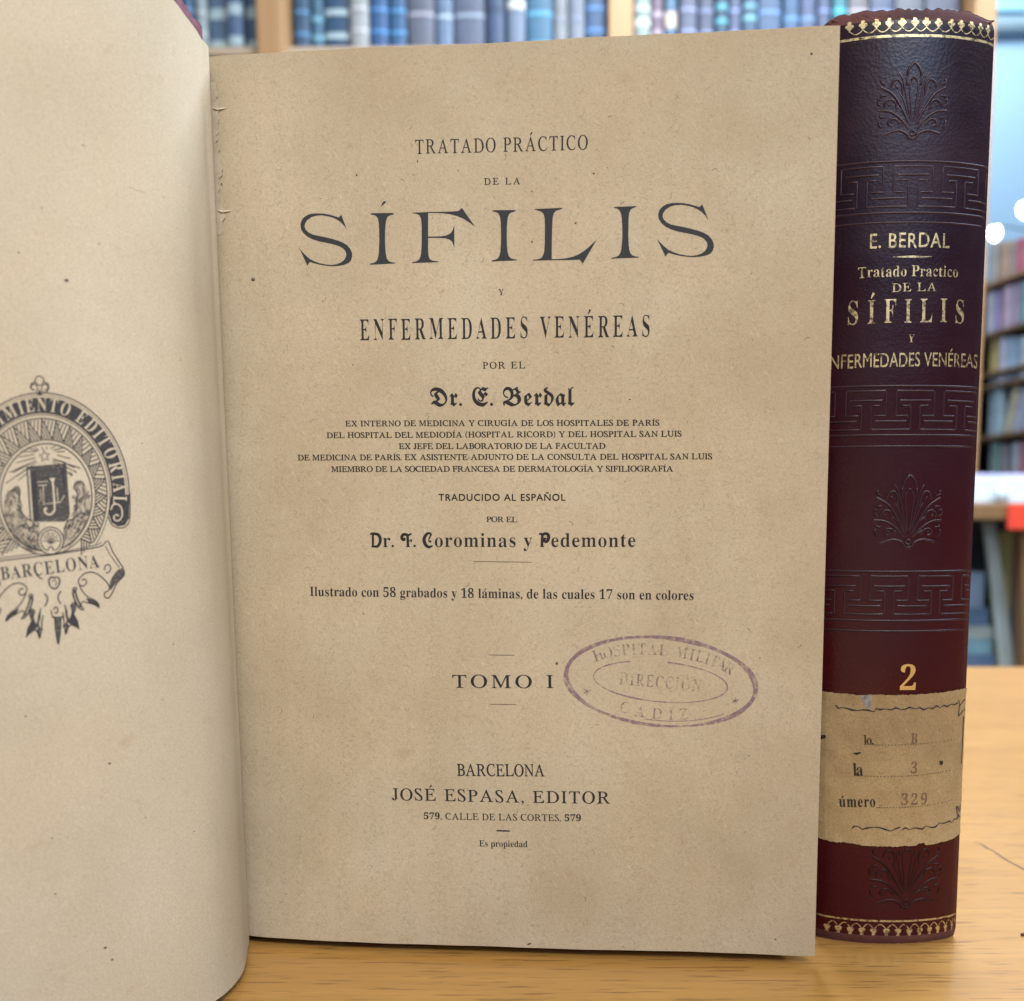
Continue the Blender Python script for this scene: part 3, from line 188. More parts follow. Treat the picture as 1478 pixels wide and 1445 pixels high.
  'E': [670,[[419,-20,375,-18,332,-10,291,2,251,19,213,41,178,67,146,97,117,130,92,167,74,203,59,239,49,277,43,317,41,358,42,393,45,426,50,458,58,488,68,516,88,559,113,594,142,623,175,644,211,657,250,661,303,653,343,630,370,591,397,619,405,627,412,634,419,641,431,652,443,659,455,661,463,661,471,659,479,657,522,638,554,628,573,624,580,625,587,628,594,633,601,639,610,647,619,656,647,635,569,545,563,538,557,532,552,527,547,524,542,522,537,521,526,524,517,527,479,541,464,547,450,552,438,555,427,558,418,560,411,560,401,559,392,556,384,550,376,544,372,537,371,531,372,525,376,518,382,509,390,498,401,484,413,469,462,412,507,452,513,458,519,463,523,469,528,475,531,481,534,487,560,487,570,474,581,464,591,454,603,446,619,438,638,431,638,404,617,387,600,367,586,345,560,345,552,356,544,366,536,374,526,381,512,389,495,397,482,387,500,361,511,341,515,325,513,314,508,301,498,286,493,278,488,269,483,261,480,252,477,244,475,235,465,203,445,178,418,161,401,156,385,152,367,151,315,162,276,194,250,248,285,263,294,242,305,224,318,209,333,198,349,192,366,189,381,191,395,194,407,200,416,209,421,219,423,231,421,247,416,262,408,277,397,293,386,308,373,323,303,403,283,428,271,451,267,472,269,485,276,498,286,512,300,527,320,545,343,566,336,582,326,596,313,608,298,616,281,621,261,623,228,616,200,596,176,563,165,537,156,508,149,474,146,437,144,396,146,362,151,329,159,299,170,270,184,242,214,201,251,167,294,138,341,117,390,104,440,100,469,101,500,106,533,112,566,122,595,133,621,146,642,118,483,-14,464,-18,442,-20]]],
  'B': [757,[[360,-19,335,-17,311,-11,288,-1,154,70,147,73,141,76,135,78,129,80,124,81,101,78,91,68,88,52,89,42,92,31,98,18,66,3,48,33,36,62,33,88,36,111,46,131,62,149,83,163,108,173,137,180,168,186,199,197,230,211,259,230,284,253,304,281,319,314,328,352,331,395,329,424,323,452,313,477,300,500,284,520,265,536,243,549,219,556,193,558,172,557,153,552,134,544,117,533,103,519,91,504,82,486,76,466,74,444,80,402,98,367,128,339,170,319,224,305,217,270,162,282,118,303,82,332,56,369,41,412,35,462,38,499,46,533,59,564,76,592,98,615,124,635,153,649,185,657,220,660,253,657,285,649,315,635,344,617,369,593,390,565,437,589,487,613,504,622,520,630,536,638,552,647,567,655,581,665,599,634,592,627,588,621,587,615,590,603,595,591,599,582,605,571,612,560,619,548,627,537,635,526,643,517,649,510,654,506,660,502,665,500,670,499,675,500,681,502,689,506,709,476,588,404,626,388,658,366,684,337,704,303,716,266,719,226,714,180,697,139,669,101,648,81,622,62,594,44,561,28,526,14,488,2,453,-7,420,-14,389,-18],[427,365,494,400,509,408,523,415,534,421,551,432,561,439,565,443,563,450,560,459,554,472,547,485,539,500,530,514,520,528,511,541,501,553,493,562,486,567,481,569,469,565,445,553,409,533,422,497,430,460,433,421,432,402,430,383],[497,54,516,56,532,62,548,71,562,84,573,100,583,118,590,139,594,160,596,183,594,210,587,235,577,258,563,279,547,296,528,310,507,320,484,326,459,328,442,327,427,324,414,319,406,295,397,275,387,259,376,245,363,233,349,222,339,216,325,209,307,201,286,192,260,182,231,171,245,166,262,158,282,149,304,138,329,123,357,107,411,78,458,60]]],
  'r': [329,[[173,-20,150,-6,155,0,158,4,147,19,112,35,52,56,52,82,64,91,70,106,73,128,73,287,71,318,65,339,55,350,38,333,19,350,109,450,130,434,127,430,125,426,128,421,133,419,157,401,171,375,176,342,176,334,203,374,220,402,228,417,234,431,236,437,238,444,240,450,265,450,278,422,295,399,316,383,316,350,308,344,300,336,292,324,284,311,278,297,273,282,247,282,242,308,232,329,217,346,176,283,176,142,177,132,178,124,181,119,186,114,195,108,209,101,222,94,232,91,240,89,245,90,250,92,255,96,262,101,270,108,280,117,299,99]]],
  'd': [422,[[191,-20,186,-14,176,-7,161,2,143,11,123,21,100,30,77,39,55,47,33,53,33,80,41,84,47,91,50,101,52,112,53,124,53,138,53,281,53,296,53,309,52,322,51,333,50,344,49,354,158,418,112,445,77,469,53,490,39,509,30,529,27,549,32,575,46,598,70,618,102,633,140,642,185,645,185,619,167,617,152,614,141,608,132,600,127,591,126,581,129,565,137,550,152,536,163,529,176,520,193,509,262,467,296,446,324,425,347,405,366,385,380,365,390,346,396,325,400,304,402,282,399,252,392,221,379,189,363,159,345,130,326,103,314,88,300,71,283,52,264,30,242,6,218,-20],[238,64,253,70,268,88,283,118,296,156,304,196,307,240,306,264,303,285,297,304,288,320,277,336,262,350,243,365,221,380,194,396,157,376,157,110,170,103,181,97,192,92,201,86,209,81,216,76,226,69,234,65]]],
  'a': [416,[[92,-20,74,0,86,10,84,16,81,23,76,28,56,59,40,90,29,123,23,156,20,191,24,224,33,256,49,287,71,318,99,349,134,381,203,441,229,441,229,432,256,420,281,409,305,400,327,393,349,387,368,383,368,357,359,353,352,348,347,342,344,335,342,324,342,310,342,125,344,103,349,90,359,86,370,88,381,96,395,110,414,91,317,-20,296,-4,304,5,268,26,245,49,238,76,238,90],[173,83,184,88,205,104,238,129,238,327,229,331,214,339,194,349,171,360,168,362,164,364,161,366,147,350,136,332,129,313,125,290,123,264,122,233,124,199,130,165,140,132,151,105,163,89]]],
  'e': [367,[[204,-20,181,-9,184,3,139,21,104,43,80,67,64,94,55,126,51,161,51,286,52,303,54,316,57,326,62,334,70,342,80,350,229,450,249,450,334,324,337,318,339,313,339,305,335,301,329,296,156,165,157,151,162,139,169,128,179,118,189,109,201,102,214,97,226,94,239,93,254,94,268,96,280,100,291,107,304,117,319,129,337,110],[155,204,243,270,247,273,250,278,184,381,176,376,170,370,165,365,161,360,158,354,157,347,156,338,155,326,155,312]]],
  'l': [250,[[161,-20,137,-9,142,-3,145,1,133,16,96,33,33,56,33,82,41,87,47,94,51,104,53,116,54,130,54,144,54,529,54,542,53,553,51,563,48,573,43,584,35,596,58,614,75,596,88,569,98,535,111,567,128,594,150,616,175,632,204,642,236,645,236,619,209,614,189,605,174,592,165,572,159,547,158,515,158,142,159,128,162,118,168,112,195,99,215,90,226,88,235,90,246,96,258,107,278,89]]],
 },
 'n': {
  'T': [531,[[516,600,15,600,15,523,223,523,223,0,309,0,309,523,516,523]]],
  'R': [531,[[68,600,68,0,154,0,154,260,190,260,216,258,242,248,272,225,307,185,349,123,428,0,531,0,509,30,492,55,477,76,464,96,450,119,423,161,398,199,373,232,346,261,316,285,351,303,379,328,399,358,412,392,416,432,407,489,382,536,341,571,286,592,219,600],[154,526,209,526,254,522,287,510,309,492,323,467,327,435,324,406,313,379,291,358,257,343,209,338,154,338]]],
  'A': [587,[[318,604,258,604,0,0,88,0,164,177,419,177,499,0,587,0],[287,472,384,254,197,254]]],
  'D': [660,[[67,0,301,0,410,16,498,61,564,128,605,210,619,300,607,386,571,467,508,535,418,582,300,600,67,600],[153,523,286,523,376,511,445,479,493,430,521,369,530,300,524,248,502,190,459,134,390,93,290,77,153,77]]],
  'U': [623,[[570,600,484,600,484,251,483,218,479,189,473,163,462,140,446,120,427,104,404,91,375,80,343,74,305,71,275,73,247,79,221,90,198,104,176,122,162,139,151,158,145,181,141,209,140,245,140,600,54,600,54,227,67,140,105,74,161,28,229,1,304,-8,400,3,475,36,528,87,560,154,570,236]]],
  'C': [623,[[577,559,530,577,487,591,447,600,408,606,371,608,264,593,173,549,103,482,58,394,42,291,54,212,91,132,155,61,246,11,366,-8,419,-5,466,2,508,13,547,28,583,45,583,139,542,115,500,96,457,82,415,74,374,71,293,82,226,113,175,161,142,224,131,299,143,374,176,437,227,486,293,518,370,529,411,526,452,519,492,507,534,489,577,466]]],
  'I': [220,[[153,600,67,600,67,0,153,0]]],
  'O': [724,[[40,300,54,205,96,121,162,54,251,8,360,-8,472,9,562,54,629,122,670,206,684,300,670,396,628,481,561,548,471,592,362,608,253,592,164,547,97,480,54,396],[128,300,140,374,172,438,222,486,286,518,362,529,438,518,502,486,552,438,584,374,596,300,584,226,552,163,502,114,438,82,362,71,286,82,222,114,172,163,140,226]]],
  'L': [431,[[151,600,65,600,65,0,422,0,422,77,151,77]]],
  'E': [440,[[406,600,66,600,66,0,414,0,414,77,152,77,152,264,398,264,398,341,152,341,152,523,406,523]]],
  'S': [403,[[351,566,325,581,299,593,272,601,245,606,217,608,156,601,106,580,68,546,44,502,35,448,62,365,127,306,203,258,268,208,295,145,291,124,280,104,260,87,233,74,197,70,162,73,129,84,96,102,66,126,39,157,39,48,69,27,101,12,134,1,169,-6,207,-8,261,0,308,22,344,57,367,102,375,155,348,249,283,311,207,357,142,402,115,459,120,483,133,503,153,518,179,527,210,530,236,529,263,522,291,511,321,493,351,468]]],
  'P': [449,[[62,600,62,0,148,0,148,260,238,260,312,268,369,292,409,328,432,374,440,428,433,482,410,529,373,567,319,591,249,600],[148,523,249,523,290,517,319,503,338,482,348,457,351,431,346,398,332,372,310,353,281,341,245,337,148,337]]],
  'Ñ': [687,[[621,600,540,600,540,135,134,600,65,600,65,0,146,0,146,462,547,0,621,0],[439,759,433,740,423,729,407,726,389,729,365,737,339,746,311,753,283,757,261,752,243,739,229,719,220,691,215,655,251,655,256,672,266,683,281,686,305,683,328,675,351,666,376,659,403,655,426,660,445,674,460,696,469,724,472,759]]],
  'N': [687,[[621,600,540,600,540,135,134,600,65,600,65,0,146,0,146,462,547,0,621,0]]],
  'F': [413,[[387,600,67,600,67,0,153,0,153,279,387,279,387,356,153,356,153,523,387,523]]],
  'M': [687,[[624,600,544,600,344,354,145,600,64,600,64,0,150,0,150,467,337,235,351,235,536,467,538,0,624,0]]],
  'B': [495,[[66,0,272,0,351,10,409,35,449,72,471,115,478,160,471,206,453,245,423,278,383,302,333,317,367,336,393,357,411,382,421,412,425,447,418,492,397,533,361,568,309,591,240,600,66,600],[152,523,231,523,273,518,302,506,322,488,333,465,336,439,331,404,316,378,291,358,255,347,209,343,152,343],[152,266,256,266,305,261,342,249,368,229,384,203,389,172,385,145,373,120,349,98,313,83,260,77,152,77]]],
  'V': [531,[[531,600,446,600,267,179,86,600,0,600,260,-5,277,-5]]],
 },
 'r': {
  'A': [683,[[25,0,21,16,56,23,83,41,103,72,110,87,121,111,134,144,152,185,173,235,334,613,351,613,557,75,567,56,579,41,593,31,610,24,632,19,657,16,662,0,419,0,416,16,422,16,446,18,463,24,471,34,473,49,470,71,460,101,420,204,219,204,211,203,205,199,201,193,169,116,158,85,153,61,155,46,161,36,169,28,179,23,192,19,209,17,228,16,231,0],[219,236,408,236,318,473]]],
  'B': [539,[[35,0,34,17,63,19,81,25,93,34,101,48,106,68,107,94,103,497,102,514,100,529,98,542,93,555,85,565,74,572,61,577,43,581,21,583,21,600,242,600,315,595,375,579,423,553,456,517,477,471,482,431,474,397,453,368,419,343,371,324,413,308,448,286,476,258,497,226,512,187,518,151,516,118,506,88,489,62,464,40,432,23,394,10,349,3,299,0],[234,334,291,338,335,350,366,371,385,399,391,434,385,476,358,529,313,560,249,571,232,570,219,569,209,567,202,565,197,561,195,556,193,549,191,540,190,530,190,517,190,498,190,471,191,437,191,396,192,348,195,343,199,339,204,336,211,335,221,334],[268,27,324,32,367,47,398,72,415,106,420,147,412,196,399,231,380,259,355,280,324,294,287,303,244,306,228,306,214,305,205,304,198,301,193,295,192,287,194,94,195,75,196,68,196,62,198,57,202,46,209,38,219,33,232,29,248,28]]],
  'C': [583,[[349,-13,300,-10,253,0,209,16,169,39,132,67,99,101,71,140,49,183,32,231,24,273,21,314,24,356,33,396,46,435,64,471,87,504,113,534,143,559,172,579,204,594,237,604,272,611,308,613,344,611,385,603,431,590,441,588,449,586,457,585,468,588,475,595,480,607,498,607,512,429,493,429,492,438,487,456,472,494,452,526,427,551,398,570,363,581,325,584,290,581,257,572,227,556,200,534,176,508,156,477,140,442,129,404,123,362,121,318,126,273,136,225,158,167,187,118,223,78,266,48,312,30,362,24,406,29,446,42,482,63,514,94,542,133,562,118,537,77,508,44,476,19,439,1,397,-9]]],
  'D': [633,[[33,0,33,17,62,19,80,24,92,33,100,47,105,67,106,94,103,497,102,515,101,530,98,541,93,554,85,564,74,572,60,577,43,581,21,583,21,600,251,600,307,597,360,587,409,570,453,547,493,519,529,484,558,445,582,400,599,351,609,305,612,261,608,218,597,177,580,140,557,105,528,75,492,49,451,28,423,18,394,10,362,5,329,1,294,0],[290,29,336,32,377,41,411,57,441,78,465,103,483,134,497,167,506,204,510,244,509,285,503,328,493,371,481,408,466,442,448,472,427,498,404,520,359,549,307,566,248,571,231,571,218,569,208,567,200,562,195,555,192,546,190,534,189,518,189,499,192,115,193,93,194,76,196,63,202,51,211,43,224,36,231,34,241,32,251,31,263,30,276,29]]],
  'E': [569,[[35,0,34,17,62,19,80,24,93,33,100,46,105,67,106,95,103,497,102,515,100,530,98,541,93,554,85,564,74,572,61,577,43,581,21,583,21,600,480,600,491,470,476,470,467,498,458,518,449,534,437,547,422,556,403,563,381,567,352,570,319,571,245,571,229,570,217,569,207,567,200,563,195,558,192,550,191,540,190,527,189,512,191,336,263,336,302,338,332,344,352,355,366,372,374,393,376,421,392,421,391,208,375,208,373,220,371,231,368,242,363,259,357,273,350,284,342,292,333,298,321,302,307,304,289,306,269,306,192,306,193,108,194,80,195,72,195,66,197,61,201,50,208,42,218,36,230,33,247,31,267,30,327,30,366,32,400,36,429,44,454,55,476,69,494,87,509,109,521,135,531,165,548,165,532,0]]],
  'F': [485,[[34,0,35,17,55,18,69,20,80,23,89,29,96,36,100,46,104,59,105,75,106,95,103,497,102,515,101,530,98,541,93,554,85,564,74,572,60,577,43,581,21,583,21,600,451,600,464,458,447,458,446,463,443,474,431,506,417,531,398,549,376,560,347,567,312,570,244,570,223,569,209,566,200,562,195,556,193,549,191,540,192,482,195,333,244,333,271,334,294,336,313,340,328,347,340,355,350,367,357,381,362,399,366,420,384,420,387,202,368,202,368,209,366,216,365,223,364,231,362,238,360,245,352,266,343,281,331,292,316,298,293,302,264,303,196,303,199,89,201,72,201,66,202,61,209,43,218,32,229,25,244,21,264,17,288,16,291,0]]],
  'G': [671,[[383,-13,328,-10,275,0,226,17,180,40,139,69,104,103,74,142,50,186,33,233,24,276,21,318,24,359,32,400,45,438,63,474,86,507,112,536,141,561,171,580,203,594,238,605,275,611,315,613,356,611,395,604,433,592,451,586,466,580,480,576,490,573,499,571,505,571,515,571,524,574,531,579,536,585,540,595,544,606,559,606,570,422,555,422,532,470,502,510,466,542,424,566,378,580,328,584,278,579,234,562,197,533,178,511,162,486,148,459,138,428,130,395,126,360,124,325,126,291,130,257,138,224,150,186,166,151,185,120,207,93,232,69,279,38,331,20,388,14,417,16,443,23,465,33,483,47,494,64,497,82,495,204,493,223,493,229,492,235,485,252,477,262,465,268,450,272,429,274,402,277,401,293,650,293,650,277,631,276,615,273,604,268,595,262,588,254,585,243,583,221,583,211,583,200,583,188,588,45,552,24,513,8,472,-4,429,-11]]],
  'H': [663,[[35,0,34,17,54,18,68,20,79,23,88,29,95,36,101,46,104,59,106,74,106,94,103,497,102,515,100,530,98,541,93,554,85,564,74,572,61,577,43,581,21,583,21,600,260,600,261,583,234,581,216,576,204,567,195,553,191,532,189,503,190,368,190,362,191,355,192,349,194,344,198,340,202,338,208,336,216,335,225,335,447,335,455,335,462,336,466,338,469,341,471,347,472,354,470,497,470,514,468,529,466,541,460,554,452,564,442,572,428,577,410,581,388,583,389,600,628,600,628,583,621,583,598,581,581,576,570,567,562,553,557,533,556,506,560,103,561,77,562,70,563,64,564,58,569,45,577,35,588,28,602,23,620,19,641,17,642,0,402,0,402,17,422,18,437,20,448,23,457,29,464,36,469,46,472,59,473,74,474,94,472,274,472,280,470,287,468,293,464,297,460,299,454,301,447,301,438,302,216,302,208,301,201,300,196,299,194,296,192,291,191,284,193,103,194,77,194,70,195,64,196,58,202,45,210,35,220,28,234,23,252,19,274,17,274,0]]],
  'I': [298,[[34,0,35,17,55,18,69,20,80,23,89,29,96,36,100,46,104,59,106,74,106,94,103,497,102,515,101,530,98,541,93,554,85,564,74,572,60,577,43,581,21,583,21,600,263,600,264,583,257,583,235,581,218,576,206,567,198,553,194,533,192,506,196,103,196,85,198,70,200,58,206,45,213,35,224,28,238,23,255,19,277,17,277,0]]],
  'J': [339,[[139,-13,111,-11,86,-3,64,9,45,24,32,43,23,63,21,76,22,88,26,98,33,106,43,110,55,112,67,111,78,107,89,100,98,92,105,82,110,71,111,64,111,51,110,45,111,39,112,34,118,22,127,15,139,12,151,15,159,22,163,34,164,41,165,50,166,61,166,72,167,85,167,99,162,490,161,514,159,532,157,543,152,556,143,566,131,572,115,576,95,579,70,581,70,600,318,600,318,583,294,581,276,577,264,570,256,558,252,539,250,513,255,173,255,138,252,106,247,77,239,53,229,33,206,7,176,-8]]],
  'L': [571,[[35,0,34,17,62,19,80,24,93,33,101,47,105,67,107,94,103,497,103,506,102,515,102,523,101,530,100,536,99,541,94,554,86,564,75,572,61,577,43,581,21,583,21,600,259,600,258,584,235,582,218,576,205,567,197,554,192,534,191,507,194,119,195,82,196,75,196,69,202,53,209,44,219,37,231,33,249,31,270,30,332,30,374,32,409,36,438,42,463,52,483,66,499,84,513,107,524,136,534,170,550,170,541,0]]],
  'M': [750,[[29,0,30,17,47,18,62,20,74,23,83,29,90,36,95,46,99,59,100,74,101,94,103,497,102,514,101,529,98,541,93,554,85,564,74,572,60,577,43,581,21,583,21,600,184,600,374,140,550,600,715,600,715,583,708,583,685,581,668,576,657,567,649,553,644,533,643,506,647,103,648,77,649,70,650,64,651,58,656,45,665,35,675,28,689,23,707,19,728,17,729,0,491,0,492,15,508,16,522,19,533,23,542,29,549,38,554,50,557,65,559,84,559,107,555,506,359,0,346,0,138,507,138,133,139,104,141,80,145,62,151,47,159,35,169,27,183,22,201,18,223,16,223,0]]],
  'N': [625,[[518,-14,143,481,145,108,145,97,146,86,146,77,148,69,149,62,150,55,156,42,164,32,174,26,188,22,207,19,230,17,231,0,35,0,34,17,59,19,78,24,91,33,99,46,105,66,106,94,105,507,105,514,103,527,97,540,88,553,76,565,61,575,45,581,28,583,21,583,21,600,147,600,496,140,493,492,493,503,493,514,492,523,491,531,490,538,488,545,483,558,475,568,464,574,450,578,431,581,407,583,407,600,604,600,603,583,587,582,572,580,561,577,551,571,544,564,538,554,534,542,532,526,532,506,535,-14]]],
  'O': [626,[[325,-13,279,-10,236,-1,195,14,158,34,124,60,94,91,69,126,48,165,33,209,25,248,21,287,22,326,28,364,38,401,51,436,68,469,89,500,112,528,139,552,168,573,200,590,233,603,268,610,305,613,351,610,394,601,434,585,471,564,504,538,533,507,558,472,578,433,593,390,600,358,604,326,605,293,602,260,597,228,589,196,578,166,565,137,549,109,532,84,512,61,490,42,463,22,432,7,399,-4,363,-11],[319,13,348,16,374,24,398,37,420,55,440,77,457,103,472,132,483,164,493,198,499,234,502,272,503,310,500,350,494,389,485,427,468,475,446,515,419,546,388,569,353,582,314,587,284,584,255,575,229,560,205,539,183,514,165,483,149,449,137,411,129,369,125,337,124,305,124,273,127,241,132,209,140,177,157,128,180,88,209,55,242,32,279,18]]],
  'P': [503,[[35,0,34,17,62,19,80,24,93,32,100,45,105,66,106,94,103,497,102,514,101,529,98,541,93,555,85,565,74,572,61,577,43,581,21,583,21,600,257,600,324,595,379,578,423,552,455,514,476,466,482,432,481,401,472,373,456,348,434,327,405,310,371,297,330,290,284,287,204,287,197,286,193,282,191,277,194,83,195,71,196,63,203,44,212,33,224,26,240,22,261,19,287,17,286,0],[240,313,294,318,335,332,363,355,380,386,385,424,377,470,365,503,348,529,327,549,302,563,270,571,234,574,219,573,207,570,199,565,194,556,191,542,190,523,191,340,191,335,192,331,195,321,199,318,203,316,211,314,223,313]]],
  'R': [638,[[35,0,34,17,63,19,81,25,93,34,101,48,106,68,107,94,103,497,102,514,100,529,98,542,93,555,85,565,74,572,61,577,43,581,21,583,21,600,275,600,332,596,381,585,422,566,454,540,478,508,494,470,500,424,490,384,465,351,424,324,368,303,501,110,522,81,542,58,559,40,576,27,595,20,614,17,617,0,483,0,282,295,263,295,249,295,235,295,223,296,212,296,202,297,192,298,194,114,195,91,196,72,199,59,204,44,213,33,223,26,237,21,253,17,273,16,283,16,282,0],[250,323,304,327,346,340,377,362,396,391,402,427,395,469,380,506,358,535,327,555,289,567,244,571,231,571,219,570,210,567,203,564,198,559,194,551,192,542,191,529,190,514,191,326,219,324,229,323,239,323]]],
  'S': [411,[[241,-12,203,-9,159,-1,111,13,107,15,99,16,89,17,75,14,66,5,62,-10,47,-10,21,188,37,189,57,137,82,93,112,59,147,34,184,19,225,14,245,16,264,21,279,30,293,42,302,56,309,73,312,92,312,113,307,135,302,150,294,165,285,180,273,195,260,210,245,225,233,236,219,248,205,260,189,273,173,285,156,299,119,330,89,358,66,383,49,407,36,431,27,456,22,485,21,512,27,537,37,559,52,577,72,593,96,604,124,611,156,613,170,613,184,612,197,611,210,609,223,606,236,602,266,593,273,591,278,590,294,592,303,599,308,610,324,610,345,434,332,434,315,480,295,518,270,547,242,568,211,581,177,585,149,582,128,573,112,558,102,538,100,514,105,486,112,468,122,450,137,432,154,413,174,394,195,375,246,334,300,290,337,252,365,209,383,163,390,131,390,101,384,73,372,49,355,28,333,11,307,-2,276,-10]]],
  'T': [555,[[156,0,155,17,162,17,181,18,197,21,210,25,220,31,228,41,233,53,237,70,239,90,240,115,237,538,237,544,237,549,236,554,231,562,222,567,208,569,185,569,151,568,123,564,100,558,81,548,67,536,56,521,49,503,45,480,42,454,23,456,21,600,520,600,534,452,517,452,516,461,510,479,500,509,486,532,470,548,448,560,418,567,381,569,345,569,339,568,333,566,330,564,327,559,326,554,326,546,327,120,327,93,329,72,332,55,338,42,347,32,359,25,374,21,394,18,419,17,429,17,428,0]]],
  'U': [639,[[357,-13,301,-8,251,6,205,30,168,62,140,101,122,146,117,169,114,199,113,234,110,500,110,518,108,532,106,542,101,556,92,566,81,574,66,578,46,582,21,584,21,600,274,600,275,584,267,584,242,581,223,574,211,563,203,546,199,522,197,492,201,249,202,203,205,167,210,141,222,109,241,81,266,59,295,43,328,33,366,29,397,32,425,38,449,49,469,63,484,81,495,102,503,132,507,176,508,234,506,458,505,487,503,511,499,532,492,550,483,563,473,572,458,578,439,582,415,584,414,600,616,600,618,584,606,584,578,579,559,565,548,543,547,535,546,524,545,512,544,497,544,480,544,460,548,211,546,160,540,116,530,80,515,50,494,26,469,9,438,-3,401,-11]]],
  'V': [658,[[320,-13,129,510,119,534,107,553,93,567,77,576,57,581,33,583,25,583,21,600,261,600,263,584,256,584,232,582,216,577,207,567,205,552,209,529,219,499,355,123,512,484,523,515,528,539,527,555,521,565,513,573,503,577,490,580,474,582,455,583,451,600,636,600,637,583,620,580,607,573,595,561,585,544,574,522,562,496,340,-13]]],
  'X': [648,[[24,0,25,15,61,24,94,47,125,82,280,297,170,479,153,506,138,528,125,544,112,556,99,565,85,573,68,579,49,582,27,584,21,584,22,600,286,600,287,583,272,583,243,579,227,568,227,549,231,535,239,519,250,500,338,360,439,493,456,520,465,542,465,558,455,572,436,581,406,584,396,584,396,600,604,600,603,584,583,581,567,574,551,563,536,548,519,528,500,505,359,323,484,116,501,88,516,66,527,52,539,41,551,33,564,26,580,21,598,17,620,16,627,16,627,0,356,0,355,16,371,16,388,17,403,20,414,23,421,30,424,39,423,51,420,58,418,66,414,73,411,81,406,89,401,97,303,258,200,116,183,89,175,65,176,45,188,29,214,18,254,14,253,0]]],
  'Y': [647,[[227,0,229,16,250,17,268,20,282,23,292,28,300,35,305,44,308,55,310,69,310,85,309,259,171,473,153,499,136,522,121,540,106,554,91,565,76,573,59,578,41,582,21,583,21,600,281,600,280,583,258,581,241,578,229,574,222,568,219,559,221,546,223,540,225,534,228,528,240,507,371,303,467,462,479,483,488,501,495,516,500,529,501,541,500,551,496,561,488,569,476,575,469,577,461,579,453,580,443,581,432,582,420,583,420,600,626,600,626,581,611,579,596,571,582,559,568,542,552,521,535,494,396,264,397,85,398,68,398,62,399,57,406,38,415,29,427,23,444,19,466,16,494,16,493,0]]],
 },
}

# ------------------------------------------------------------------ materials
def new_mat(name):
    m = bpy.data.materials.new(name)
    m.use_nodes = True
    nt = m.node_tree
    return m, nt, nt.nodes['Principled BSDF']


def N(nt, typ, **kw):
    n = nt.nodes.new(typ)
    for k, v in kw.items():
        setattr(n, k, v)
    return n


def mapping(nt, scale, rot=(0, 0, 0), loc=(0, 0, 0), coord='Object'):
    tc = N(nt, 'ShaderNodeTexCoord')
    mp = N(nt, 'ShaderNodeMapping')
    mp.inputs['Scale'].default_value = scale
    mp.inputs['Rotation'].default_value = rot
    mp.inputs['Location'].default_value = loc
    nt.links.new(tc.outputs[coord], mp.inputs['Vector'])
    return mp.outputs[0]


def turned(nt, ang, scale, loc):
    """object coordinates turned about the depth axis first, then stretched"""
    a = N(nt, 'ShaderNodeMapping')
    nt.links.new(mapping(nt, (1, 1, 1), rot=(0, ang, 0)), a.inputs['Vector'])
    a.inputs['Scale'].default_value = scale
    a.inputs['Location'].default_value = loc
    return a.outputs[0]


def noise(nt, vec, scale, detail=3, rough=.5):
    n = N(nt, 'ShaderNodeTexNoise')
    n.inputs['Scale'].default_value = scale
    n.inputs['Detail'].default_value = detail
    n.inputs['Roughness'].default_value = rough
    nt.links.new(vec, n.inputs['Vector'])
    return n.outputs['Fac']


def ramp(nt, fac, stops):
    r = N(nt, 'ShaderNodeValToRGB')
    els = r.color_ramp.elements
    while len(els) < len(stops):
        els.new(.5)
    for e, (p, c) in zip(els, stops):
        e.position = p
        e.color = (c, c, c, 1) if isinstance(c, (int, float)) else (*c, 1)
    nt.links.new(fac, r.inputs[0])
    return r.outputs[0]


def mixc(nt, fac, a, b, blend='MIX'):
    m = N(nt, 'ShaderNodeMix', data_type='RGBA', blend_type=blend)
    for sock, v in ((m.inputs[0], fac), (m.inputs[6], a), (m.inputs[7], b)):
        if isinstance(v, (int, float)):
            sock.default_value = v
        elif isinstance(v, tuple):
            sock.default_value = (*v, 1)
        else:
            nt.links.new(v, sock)
    return m.outputs[2]


def math_node(nt, op, a, b):
    m = N(nt, 'ShaderNodeMath', operation=op)
    for sock, v in zip(m.inputs, (a, b)):
        if isinstance(v, (int, float)):
            sock.default_value = v
        else:
            nt.links.new(v, sock)
    return m.outputs[0]


def bump(nt, bsdf, h, strength, dist):
    b = N(nt, 'ShaderNodeBump')
    b.inputs['Strength'].default_value = strength
    b.inputs['Distance'].default_value = dist
    nt.links.new(h, b.inputs['Height'])
    nt.links.new(b.outputs[0], bsdf.inputs['Normal'])


def plain(name, col, rough=.6, metal=0.0, spec=.5):
    m, nt, b = new_mat(name)
    b.inputs['Base Color'].default_value = (*col, 1)
    b.inputs['Roughness'].default_value = rough
    b.inputs['Metallic'].default_value = metal
    b.inputs['Specular IOR Level'].default_value = spec
    return m


def varied(name, col, rough=.6, amount=.25, scale=40, spec=.4):
    m, nt, b = new_mat(name)
    f = noise(nt, mapping(nt, (1, 1, 1)), scale, 4)
    lo = tuple(c * (1 - amount) for c in col)
    hi = tuple(min(1, c * (1 + amount)) for c in col)
    nt.links.new(ramp(nt, f, [(.3, lo), (.7, hi)]), b.inputs['Base Color'])
    b.inputs['Roughness'].default_value = rough
    b.inputs['Specular IOR Level'].default_value = spec
    bump(nt, b, f, .2, .001)
    return m


